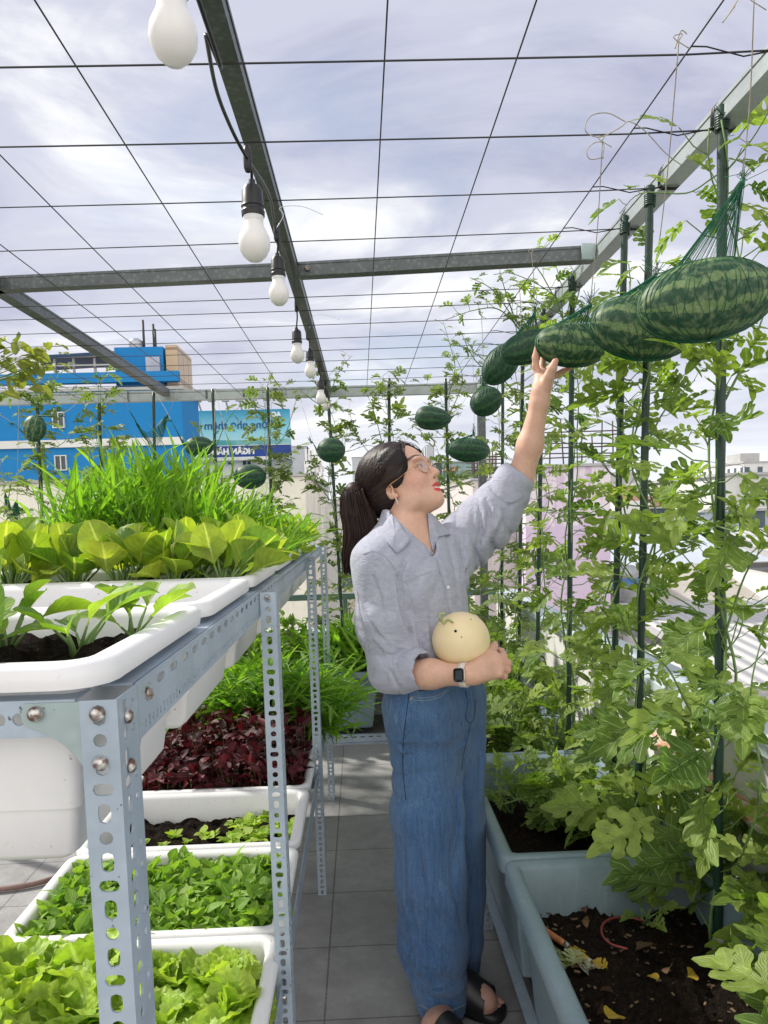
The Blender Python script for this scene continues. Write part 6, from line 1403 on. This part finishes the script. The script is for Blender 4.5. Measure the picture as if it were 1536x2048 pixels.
for i, (px, py, s_, mt, lb) in enumerate([(1215, 1945, .035, ye, 'curled yellow dead leaf in the middle of the near tub soil'), (1160, 1905, .038, ye, 'yellow leaf scrap beside the trowel handle'), (1295, 1957, .026, ye, 'small orange yellow leaf scrap right of the curled yellow leaf'), (1375, 1962, .026, ye, 'yellow dry leaf near the right of the soil'), (1180, 1848, .022, br_, 'pale tan dry curl near the back left of the soil'), (1270, 1912, .055, br_, 'brown dry cap shaped leaf in the middle of the soil'), (1345, 1940, .03, br_, 'dark brown dead leaf on the soil right of the brown cap'), (1230, 1995, .028, br_, 'brown dry leaf low in the near tub'), (1172, 1832, .02, br_, 'tan dry scrap by the back wall of the near tub'), (1075, 1845, .022, br_, 'tan scrap above the trowel handle'), (1120, 1925, .06, gl_, 'wilted pale green leaf below the trowel'), (1145, 1938, .05, gl_, 'second wilted pale leaf lying right of the first'), (1240, 2040, .04, ye, 'yellow scraps at the bottom edge of the near tub'), (1208, 2035, .03, br_, 'tan scrap at the bottom edge of the near tub')]):
    p = onsoil(px, py); b = MB(); a_ = rd.uniform(0, 6.28)
    for k in range(3 if mt is gl_ else 1): put(b, 'melon' if (mt is gl_ or i < 2) else 'broad', np.zeros(3), [math.cos(a_+k*1.3), math.sin(a_+k*1.3), .2], nrm(np.array([0, 0, 1])+rd.normal(0, .5, 3)), s_, rd, 1.5)
    o = b.build('fallen_leaf', mt); o.location = p+(0, 0, .006+s_*.1); setp(o, lb, 'dead leaf', 'dead leaves on the soil of the near tub')
db = MB()
for i in range(260): p = np.array([rd.uniform(.40, .78), rd.uniform(1.05, 1.75), .374+rd.uniform(0, .008)]); s_ = rd.uniform(.002, .006); q = rdir(rd, (-.2, .2)); db.beam(p, p+q*s_*2.2, s_, s_*.4)
o = db.build('wood_chips', simple('tan_chips', (.20, .13, .08), .9, 0, .6, 50).m, smooth=False); setp(o, 'tan wood chips and bark scattered over the near tub soil', 'wood chips', kind='stuff')
plant('watermelon_seedling', onsoil(1292, 1850), 8, 'melon', .06, .05, (.2, 1.2), 'leaf', 95, 'slender sprouting shoot inside the red cord loop in the near tub', 'seedling', stem=.002)
b = MB(); p0 = PZ(1437, 1905, .39); b.lathe([(.0125, 0), (.0125, .032)], (0, 0, 0), 16, closed=False); o = b.build('stake_label', simple('white_label', (.7, .7, .68), .5, 0, .1, 200).m); o.location = p0; setp(o, 'small white paper label wrapped round the foot of the nearest stake', 'label')
b = MB(); b.lathe([(.0001, 0)]*2, n=3, closed=False) if False else None
# hose on the floor
hz_ = MB(); hs = [PZ(x, y, .014) for x, y in [(-90, 1740), (0, 1690), (70, 1672), (140, 1674), (180, 1700), (165, 1730), (90, 1762), (0, 1778), (-120, 1785)]]; c0 = hs[0].copy(); hz_.tube(smoothpath([h-c0 for h in hs], 8), .011, 8); o = hz_.build('garden_hose', simple('brown_hose', (.20, .12, .10), .5, 0, .3, 20).m); o.location = c0; setp(o, 'brown garden hose curled on the tiles left of the rack', 'hose')
# tree reaching in from the left
e = empty('tree', (-2.0, 3.3, 0), 'small leafy tree reaching in at the left edge above the rack', 'tree'); r = np.random.default_rng(77); b = MB(); b.tube(smoothpath([(0, 0, 0), (.03, 0, .8), (-.02, .02, 1.5), (.04, 0, 1.95)], 6), np.linspace(.03, .014, 19), 8); b.build('trunk', simple('bark', (.09, .06, .04), .9, 0, .4, 20, .5, 30).m, e)
b = MB(); bs = MB()
for (px, py) in [(95, 722), (60, 712), (30, 735), (10, 700), (-10, 735), (40, 700), (0, 690), (20, 755), (75, 735)]+[(rd.uniform(-260, 5), rd.uniform(640, 800)) for _ in range(2)]:
    p = PY(px, py, 3.3+rd.uniform(-.1, .1))-np.array((-2.0, 3.3, 0)); st_p = np.array([.03, 0, 1.75]); bs.tube(smoothpath([st_p, (st_p+p)/2+(0, 0, .05), p], 4), np.linspace(.006, .002, 9), 4)
    for k in range(6): put(b, 'broad', p+r.normal(0, .03, 3), nrm(rdir(r, (-.6, .4))+(.2, 0, 0)), nrm(np.array([0, -.3, 1])+r.normal(0, .5, 3)), .085*r.uniform(.6, 1.1), r, .8)
bs.build('branches', M['vine'], e); b.build('crown', leafmat('tree_leaf', (.13, .17, .03), (.30, .32, .07), (.2, .25, .08), .4), e)

# ------------------------------------------------------------------ the town beyond
M['glassdark'] = simple('window_glass', (.05, .07, .08), .15, 0, .4, 2).m; M['frame'] = simple('window_frame', (.7, .7, .68), .5).m
def bld(name, label, px0, px1, ptop, Y, depth, mat, zbot=-9., cat='building', group=None, wins=(), xr=None):
    A = PY(px0, ptop, Y); B_ = PY(px1, ptop, Y); z1_ = (A[2]+B_[2])/2; x0, x1 = A[0], B_[0]; c = np.array([(x0+x1)/2, Y+depth/2, zbot]); e = empty(name, tuple(c), label, cat, group)
    b = MB(); b.box((x0, Y, zbot)-c, (x1, Y+depth, z1_)-c); b.build('wall', mat, e, False); b = MB(); t = min(.25, (x1-x0)*.04, Y*.004); b.box((x0-t, Y-t, z1_+.003)-c, (x1+t, Y+depth+t, z1_+t)-c); b.build('roof', M['roofgrey'], e, False)
    for (a0, b0, a1, b1) in wins:
        p, q = PY(a0, b0, Y), PY(a1, b1, Y); w_, h_ = q[0]-p[0], p[2]-q[2]; f = w_*.08; fb = MB()
        for lo, hi in (((p[0], Y-.08, q[2]), (q[0], Y-.003, q[2]+f)), ((p[0], Y-.08, p[2]-f), (q[0], Y-.003, p[2])), ((p[0], Y-.08, q[2]+f), (p[0]+f, Y-.003, p[2]-f)), ((q[0]-f, Y-.08, q[2]+f), (q[0], Y-.003, p[2]-f)), (((p[0]+q[0])/2-f/2, Y-.07, q[2]+f), ((p[0]+q[0])/2+f/2, Y-.003, p[2]-f))): fb.box(np.array(lo)-c, np.array(hi)-c)
        fo_ = fb.build('window', M['frame'], e, False); gb = MB(); gb.box(np.array((p[0]+f, Y-.04, q[2]+f))-c, np.array((q[0]-f, Y-.005, p[2]-f))-c); gb.build('pane', M['glassdark'], fo_, False)
    return e, c, z1_
M['roofgrey'] = simple('roof_edge', (.45, .45, .44), .8, 0, .2, 1).m
def facade(name, c, sx=.5, sz_=.33, wcol=(.10, .13, .15), fy=.5):
    m = Mat(name, c, .85, 0, .2); v = m.sep(m.tc()); fx = m.math('FRACT', m.math('MULTIPLY', m.math('ADD', v[0], v[1]), sx)); fz = m.math('FRACT', m.math('MULTIPLY', v[2], sz_))
    k = m.math('MULTIPLY', m.math('MULTIPLY', m.math('GREATER_THAN', fx, .32), m.math('LESS_THAN', fx, .72)), m.math('MULTIPLY', m.math('GREATER_THAN', fz, .35), m.math('LESS_THAN', fz, .75)))
    n = m.noise(.6, 6, .7); st = m.noise(.8, 6, .7, 0, m.map(m.tc(), (3, 3, .4))); b0 = m.mix(m.ramp(n, [(.4, 0), (.75, .4)]), c, tuple(x*.6 for x in c)); b0 = m.mix(m.ramp(st, [(.5, 0), (.75, .35)]), b0, tuple(x*.5 for x in c)); m.col(m.mix(k, b0, wcol)); return m.m
blue = wallmat('blue_paint', (.02, .21, .50), (.03, .17, .42), .5, .25); white = wallmat('white_paint', (.72, .72, .70), (.5, .5, .48), .5, .3)
e, c, z = bld('apartment_building', 'tall bright blue building with a white band at the left', -260, 362, 786, 22, 2.3, blue, wins=[(105, 825, 131, 856), (110, 911, 136, 941)])
def piece(nm, lo, hi, mat, par, cc): b = MB(); b.box(np.array(lo)-cc, np.array(hi)-cc); return b.build(nm, mat, par, False)
pA, pB = PY(-260, 895, 22), PY(362, 880, 22); b = MB(); zz0 = PY(200, 886, 22)[2]; piece('band', (pA[0]-.1, 21.9, zz0-.11), (pB[0]+.05, 21.997, zz0+.11), white, e, c); piece('parapet_wall', (pA[0], 22.05, z+.26), (pB[0], 22.3, z+.55), blue, e, c)
a_, b_ = PY(228, 695, 22.5), PY(330, 785, 22.5); tw = piece('stair_tower', (a_[0], 22.5, z+.002), (b_[0], 24.2, a_[2]), blue, e, c); s0, s1 = PY(292, 715, 22.5), PY(322, 757, 22.5); piece('shutter', (s0[0], 22.42, s1[2]), (s1[0], 22.497, s0[2]), facade('shutter_slats', (.45, .47, .55), .0, 4, (.3, .32, .4)), e, c)
poly = Mat('polycarbonate', (.50, .38, .24), .4); pv = poly.sep(poly.tc()); st_ = poly.math('GREATER_THAN', poly.math('FRACT', poly.math('MULTIPLY', poly.math('ADD', pv[0], pv[1]), 1.6)), .9); stz = poly.math('GREATER_THAN', poly.math('FRACT', poly.math('MULTIPLY', pv[2], 1.1)), .92); poly.col(poly.mix(poly.math('MAXIMUM', st_, stz), poly.mix(poly.noise(1.5, 4), (.55, .42, .28), (.42, .30, .18)), (.25, .17, .10)))
s0, s1 = PY(330, 690, 22.5), PY(358, 782, 22.5); piece('lean_to', (s0[0]+.003, 22.5, z+.003), (s1[0], 24.4, s0[2]), poly.m, e, c)
s0, s1 = PY(58, 712, 22), PY(228, 702, 22); q0, q1 = PY(80, 738, 26), PY(228, 728, 26); b = MB(); b.add(np.array([s0, s1, q1, q0])-c, np.array([[0, 1, 2, 3]])); cn = b.build('canopy', simple('navy_canopy', (.02, .06, .14), .7).m, e, False); m_ = cn.modifiers.new('s', 'SOLIDIFY'); m_.thickness = .08
for px in (75, 112, 150, 192): p = PY(px, 780, 22.2); piece('canopy_post', (p[0]-.03, 22.2, z+.25), (p[0]+.03, 22.26, s0[2]-.05), M['roofgrey'], e, c)
for zz_ in (.75, 1.0): piece('rail', (PY(-200, 780, 22)[0], 22.1, z+zz_), (PY(228, 780, 22)[0], 22.13, z+zz_+.04), M['roofgrey'], e, c)
p = PY(272, 690, 24); b = MB(); r0 = (PY(286, 690, 24)[0]-PY(258, 690, 24)[0])/2; zt = a_[2]+.02; b.lathe([(r0, 0), (r0*1.03, r0*.1), (r0, r0*.5), (r0*1.03, r0*.55), (r0, r0), (r0*1.03, r0*1.1), (r0, r0*1.7), (r0*1.03, r0*1.8), (r0*.95, r0*2.3), (r0*.45, r0*2.65), (.01, r0*2.7)], (0, 0, 0), 24); o = b.build('water_tank', simple('tank_steel', (.5, .52, .54), .3, .7, .3, 4).m); o.location = (p[0], 24, zt); setp(o, 'ribbed steel water tank on top of the blue building', 'water tank')
for px, tp_ in ((288, 640), (308, 648), (311, 658)):
    q = PY(px, 690, 24); qt = PY(px, tp_, 24); b = MB(); b.tube([(0, 0, 0), (0, 0, qt[2]-zt)], .04, 5); o = b.build('antenna', M['wire']); o.location = (q[0], 24, zt); setp(o, 'thin antenna mast on the blue tower, %s' % {288: 'beside the steel tank', 308: 'taller one right of the tank', 311: 'shorter one right of the tank'}[px], 'antenna')
cream = wallmat('stained_render', (.80, .77, .67), (.42, .40, .36), .7, .6)
bld('low_building', 'stained cream wall below the blue building', -420, 610, 966, 9, 6, cream, zbot=-8)
# billboard
YB = 34.; tl_, br2 = PY(388, 822, YB), PY(582, 911, YB); bc = np.array([(tl_[0]+br2[0])/2, YB, br2[2]]); be = empty('billboard', tuple(bc), 'blue gradient billboard with mirrored lettering on a rooftop', 'billboard'); w_, h_ = br2[0]-tl_[0], tl_[2]-br2[2]
bm_ = Mat('billboard_print', (.1, .4, .6), .5); g_ = bm_.sep(bm_.map(bm_.tc(), (1/w_, 1, 1/h_))); hl_ = bm_.math('ADD', g_[2], bm_.math('MULTIPLY', bm_.math('SUBTRACT', bm_.noise(1.2, 5), .5), .12))
bm_.col(bm_.mix(bm_.math('LESS_THAN', g_[2], .24), bm_.mix(bm_.math('LESS_THAN', hl_, .36), bm_.ramp(g_[2], [(.35, (.35, .62, .68)), (.6, (.22, .55, .66)), (1., (.01, .28, .48))]), bm_.ramp(bm_.noise(.8, 4), [(.4, (.05, .30, .32)), (.6, (.25, .5, .5))])), (.01, .05, .26)))
b = MB(); b.box((-w_/2, 0, 0), (w_/2, .4, h_)); b.build('panel', bm_.m, be, False); b = MB(); b.box((-w_/2-.05, -.02, -.15), (w_/2+.05, .42, -.003)); b.box((-w_/2, -.03, h_*.235), (w_/2, -.003, h_*.25)); b.build('edge', M['frame'], be, False)
def text(s_, cx, cz, size, col, parent, mirror=True, y=-.02, name='lettering', bold=0, al='CENTER', loc=None):
    cu = bpy.data.curves.new(name, 'FONT'); cu.body = s_; cu.size = size; cu.align_x = al; cu.extrude = .006; cu.offset = bold; o = bpy.data.objects.new(name, cu); COL.objects.link(o); dg = bpy.context.evaluated_depsgraph_get(); me = bpy.data.meshes.new_from_object(o.evaluated_get(dg)); bpy.data.objects.remove(o)
    for v in me.vertices: x, yy, z_ = v.co; v.co = ((-x if mirror else x)+cx, y-z_, yy+cz)
    if mirror: me.flip_normals()
    me.materials.clear(); return link(name, me, simple('lettering_paint', col, .6, 0, .05).m, parent)
text('S\u1ed1ng nh\u1eb9 th\u00eam', -w_*.04, h_*.60, h_*.24, (.01, .09, .22), be, bold=.008); text('AG', w_*.36, h_*.84, h_*.14, (.75, .8, .8), be, bold=.02); text('NG\u00c2N H\u00c0NG', -w_*.14, h_*.06, h_*.17, (.8, .8, .8), be, bold=.02)
for k in range(7): b = MB(); x = -w_/2+w_*(k+.5)/7; b.tube([(x, .1, h_), (x, -.5, h_+.35)], .04, 4); b.box((x-.15, -.7, h_+.3), (x+.15, -.45, h_+.42)); b.build('lamp', M['roofgrey'], be, False)
fac1 = facade('white_facade', (.66, .66, .65), .45, .33); fac2 = facade('grey_facade', (.52, .54, .56), .6, .33); fac3 = facade('cream_facade', (.62, .58, .48), .4, .3); fac4 = facade('teal_facade', (.30, .42, .42), .5, .3)
bld('building', 'white building carrying the billboard', 392, 584, 912, YB+.5, 8, white, wins=[(484, 918, 504, 932)]); bld('building', 'pale stepped building right of the billboard', 583, 613, 893, 33, 10, fac2); bld('building', 'short pale annex right of the billboard', 613, 642, 955, 33.5, 8, fac1)
e, c, z = bld('building', 'white open framed building with balconies and stairs left of the woman', 606, 668, 1008, 15, 4, white)
for k in range(4):
    zz_ = PY(620, 1005-k*24, 15)[2]; x0, x1 = PY(608+k*2, 1000, 15)[0], PY(650-k*3, 1000, 15)[0]; piece('balcony_slab', (x0, 15.1, zz_), (x1, 17, zz_+.06), white, e, c)
    for j in range(5): x = x0+(x1-x0)*j/4; piece('column', (x-.02, 15.15, zz_+.063), (x+.02, 15.2, zz_+.36), white, e, c)
bld('building', 'grey block visible just behind the back of her hair', 704, 730, 915, 28, 8, fac2); bld('building', 'pale low building behind her ponytail', 660, 720, 1000, 26, 8, fac3)
e, c, z = bld('shop_building', 'low shop building with a red sign behind her face', 872, 950, 925, 30, 8, fac4); p, q = PY(887, 935, 30), PY(913, 943, 30); sg_ = MB(); sg_.box(np.array((p[0], 29.85, q[2]))-c, np.array((q[0], 29.99, p[2]))-c); so4 = sg_.build('sign_board', simple('red_sign', (.45, .03, .02), .5).m, e, False)
text('MAYCON', (p[0]+q[0])/2-c[0], q[2]+.03-c[2], .16, (.8, .75, .7), so4, y=29.82-c[1], bold=.004)
bld('building', 'cream low building under the red sign', 898, 948, 958, 20, 6, wallmat('cream_plain', (.62, .58, .50), (.5, .47, .4), .4, .3)); bld('building', 'tall slim grey column building behind her forehead', 853, 868, 890, 45, 6, fac2)
pl_ = Mat('lilac_paint', (.42, .33, .46), .9, 0, .2); pz_ = pl_.sep(pl_.tc())[2]; n_1 = pl_.noise(2.2, 7, .75, .6, pl_.map(pl_.tc(), (1.6, 1.6, .35))); lv = pl_.math('GREATER_THAN', pz_, 7.2)
pl_.col(pl_.mix(pl_.math('MULTIPLY', pl_.ramp(n_1, [(.47, 0), (.50, 1)]), pl_.math('ADD', pl_.math('MULTIPLY', lv, .75), .08)), (.60, .48, .64), (.76, .70, .73)))
bld('building', 'peeling lilac painted wall behind the stakes', 1050, 1221, 934, 8, 5, pl_.m, zbot=-6); bld('building', 'pale pink weathered wall left of the lilac wall', 945, 1049, 960, 8.6, 4.2, wallmat('pink_plaster', (.62, .57, .56), (.45, .41, .41), .7, .8), zbot=-6)
# scaffolding
def scaffold(px0, px1, pt, pb, Y, label, seed):
    r = np.random.default_rng(seed); a_, b_ = PY(px0, pb, Y), PY(px1, pt, Y); c = np.array([(a_[0]+b_[0])/2, Y, a_[2]]); b = MB()
    for x in np.linspace(a_[0], b_[0], 8): b.tube([(x-c[0]+r.normal(0, .02), 0, 0), (x-c[0], 0, b_[2]-a_[2]+r.uniform(-.1, .25))], .009, 4)
    for z_ in np.linspace(.1, b_[2]-a_[2], 6): b.tube([(a_[0]-c[0]-.1, 0, z_), (b_[0]-c[0]+.1, 0, z_+r.normal(0, .03))], .008, 4)
    o = b.build('scaffold', simple('rebar', (.10, .07, .06), .8).m); o.location = c; setp(o, label, 'scaffolding')
scaffold(948, 992, 912, 962, 10, 'rusty scaffold frame right of the oval watermelon', 1); scaffold(1080, 1225, 862, 934, 9, 'steel rods and scaffold above the lilac wall', 2)
tile = Mat('brown_tiles', (.25, .13, .09), .8); tv = tile.sep(tile.tc()); tile.col(tile.mix(tile.ramp(tile.math('FRACT', tile.math('MULTIPLY', tv[2], 4)), [(.7, 0), (.95, .6)]), tile.mix(tile.noise(3, 5), (.30, .15, .10), (.20, .11, .08)), (.08, .05, .04)))
e, c, z = bld('house', 'pale blue house with balcony right of the lilac wall', 1221, 1345, 1018, 18, 6, facade('blue_white_facade', (.50, .60, .64), .55, .36), wins=[(1270, 1040, 1280, 1052), (1361-60, 1078, 1361-25, 1100)])
p, q = PY(1290, 965, 18.5), PY(1350, 1030, 18.5); b = MB(); b.add(np.array([(p[0], 18.2, q[2]), (q[0]+.2, 18.2, q[2]), (q[0]-.3, 21, p[2]), (p[0]-.6, 21, p[2])])-c, np.array([[0, 1, 2, 3]])); o = b.build('tiled_roof', tile.m, e, False); o.modifiers.new('s', 'SOLIDIFY').thickness = .1
p, q = PY(1222, 985, 17.5), PY(1290, 1018, 17.5); piece('balcony', (p[0], 17.2, q[2]-.1), (q[0], 17.997, q[2]+.2), white, e, c)
bld('building', 'grey and white flat roofed building behind the right stakes', 1345, 1440, 975, 26, 8, fac1); bld('building', 'brown roofed low building between the right stakes', 1395, 1480, 978, 24, 8, simple('brown_wall', (.28, .15, .11), .8, 0, .3, 1).m)
bld('warehouse', 'long pale warehouse wall at the right edge', 1445, 1760, 948, 20, 10, facade('pale_metal', (.66, .67, .64), .12, .2, (.5, .52, .52))); bld('building', 'blue grey low building with dark openings at the right', 1410, 1620, 1022, 16, 4, facade('slate_facade', (.40, .46, .52), .7, .45))
cor = Mat('corrugated_roof', (.7, .7, .7), .5, .1); cv = cor.sep(cor.tc()); wv_ = cor.math('SINE', cor.math('MULTIPLY', cv[0], 42)); cor.col(cor.mix(cor.ramp(wv_, [(.0, 0), (1, .25)]), cor.mix(cor.noise(1.4, 6, .7), (.52, .53, .54), (.42, .41, .39)), (.40, .40, .40))); cor.bump(wv_, .6, .03)
def roof(label, x0, x1, y0, y1, z0, z1_, mat, rise=.5, seed=0):
    c = np.array([(x0+x1)/2, (y0+y1)/2, -9.]); e = empty('house', tuple(c), label, 'house', None); b = MB(); b.box((x0+.1, y0+.1, -9)-c, (x1-.1, y1-.1, min(z0, z1_)-.01)-c); b.build('wall', white, e, False)
    b = MB(); V = np.array([(x0, y0, z0), (x1, y0, z0), (x1, y1, z1_), (x0, y1, z1_), (x0, y0, z0+.06), (x1, y0, z0+.06), (x1, y1, z1_+.06), (x0, y1, z1_+.06)])-c; b.add(V, np.array([[3, 2, 1, 0], [4, 5, 6, 7], [0, 1, 5, 4], [1, 2, 6, 5], [2, 3, 7, 6], [3, 0, 4, 7]])); b.build('roof', mat, e, False); return e
roof('white corrugated roof sloping below the right parapet, nearest the garden', 1.25, 4.6, 1.2, 5.0, -.35, -.15, cor.m); roof('second white corrugated roof beyond the nearest one', 2.8, 6.5, 5.2, 8.2, .0, .25, cor.m); roof('grey corrugated roof with brown fascia in front of the lilac wall', 2.9, 6.2, 8.6, 11.0, -.2, .45, simple('tan_roof', (.45, .42, .38), .7, 0, .3, 2).m); roof('pale blue white gable roof in the middle distance', 3.4, 9.0, 11.5, 15.5, .1, .75, simple('pale_roof', (.48, .53, .60), .5, 0, .2, 1).m); roof('long white roof of the warehouse in the right distance', 5.2, 12.0, 7.5, 11.2, .45, .95, cor.m)
roof('teal edged metal roof strip behind the grey corrugated roof', 3.0, 6.4, 11.05, 11.4, .28, .32, simple('teal_metal', (.30, .46, .42), .5).m)
p = PY(1242, 1205, 9.0); b = MB(); b.lathe([(.20, 0), (.205, .04), (.2, .1), (.205, .12), (.2, .2), (.205, .22), (.2, .32), (.205, .34), (.2, .42), (.15, .46), (.01, .47)], n=20); o = b.build('water_tank', simple('old_tank', (.42, .44, .44), .4, .5, .4, 8).m); o.location = p; setp(o, 'dull steel water tank with a blue label on the roof right of the lilac wall', 'water tank'); b = MB(); b.lathe([(.2065, .225), (.2065, .315)], n=20, closed=False); b.build('label', simple('blue_label', (.08, .2, .5), .5).m, o)
# the far town
_dn = ('white', 'grey', 'cream', 'teal grey', 'pinkish', 'bright white')
def dl(px, Y, i, w_, tp_):
    pos_ = 'behind the far left vines' if px < 200 else 'behind the green blades' if px < 420 else 'beside the billboard' if px < 640 else 'behind the woman' if px < 900 else 'near the oval watermelon' if px < 1050 else 'behind the lilac wall' if px < 1230 else 'between the right stakes' if px < 1450 else 'at the right edge'
    return '%s %s %s distant building %s, %s' % ('squat' if tp_ < -1.5 else 'mid height' if tp_ < .5 else 'tall', 'narrow' if w_ < 6.5 else 'medium' if w_ < 9 else 'wide', _dn[i % 6], pos_, 'in the nearer rows' if Y < 60 else 'farther back' if Y < 95 else 'on the horizon')
used_ = set()
rc_ = np.random.default_rng(4); fm = [fac1, fac2, fac3, fac4, facade('pink_facade', (.55, .44, .42), .5, .33), facade('white_facade_b', (.70, .70, .70), .7, .4)]
k = 0
for i in range(64):
    Y = rc_.uniform(28, 130); x = rc_.uniform(-.62, .66)*Y*1.05
    w_ = rc_.uniform(4, 11); d_ = rc_.uniform(6, 12); top_ = rc_.uniform(-3.5, 1.6)+Y*.012+(rc_.uniform(0, 4) if rc_.uniform() < .15 else 0)
    px = PCX+x/Y*PF
    if 380 < px < 600 and Y < 60: continue
    lb_ = dl(px, Y, i, w_, top_)
    if lb_ in used_: continue
    used_.add(lb_)
    c = np.array([x, Y+d_/2, -9.]); e = empty('building', tuple(c), lb_, 'building', 'distant buildings of the town'); b = MB(); b.box((-w_/2, -d_/2, 0), (w_/2, d_/2, top_+9)); b.build('wall', fm[i % 6], e, False); b = MB(); b.box((-w_/2-.1, -d_/2-.1, top_+9.003), (w_/2+.1, d_/2+.1, top_+9.2)); b.box((-w_*.3, -d_*.1, top_+9.203), (-w_*.05, d_*.2, top_+9.2+rc_.uniform(.8, 2))); b.build('roof', M['roofgrey'], e, False)
print('all', time.time()-T0)
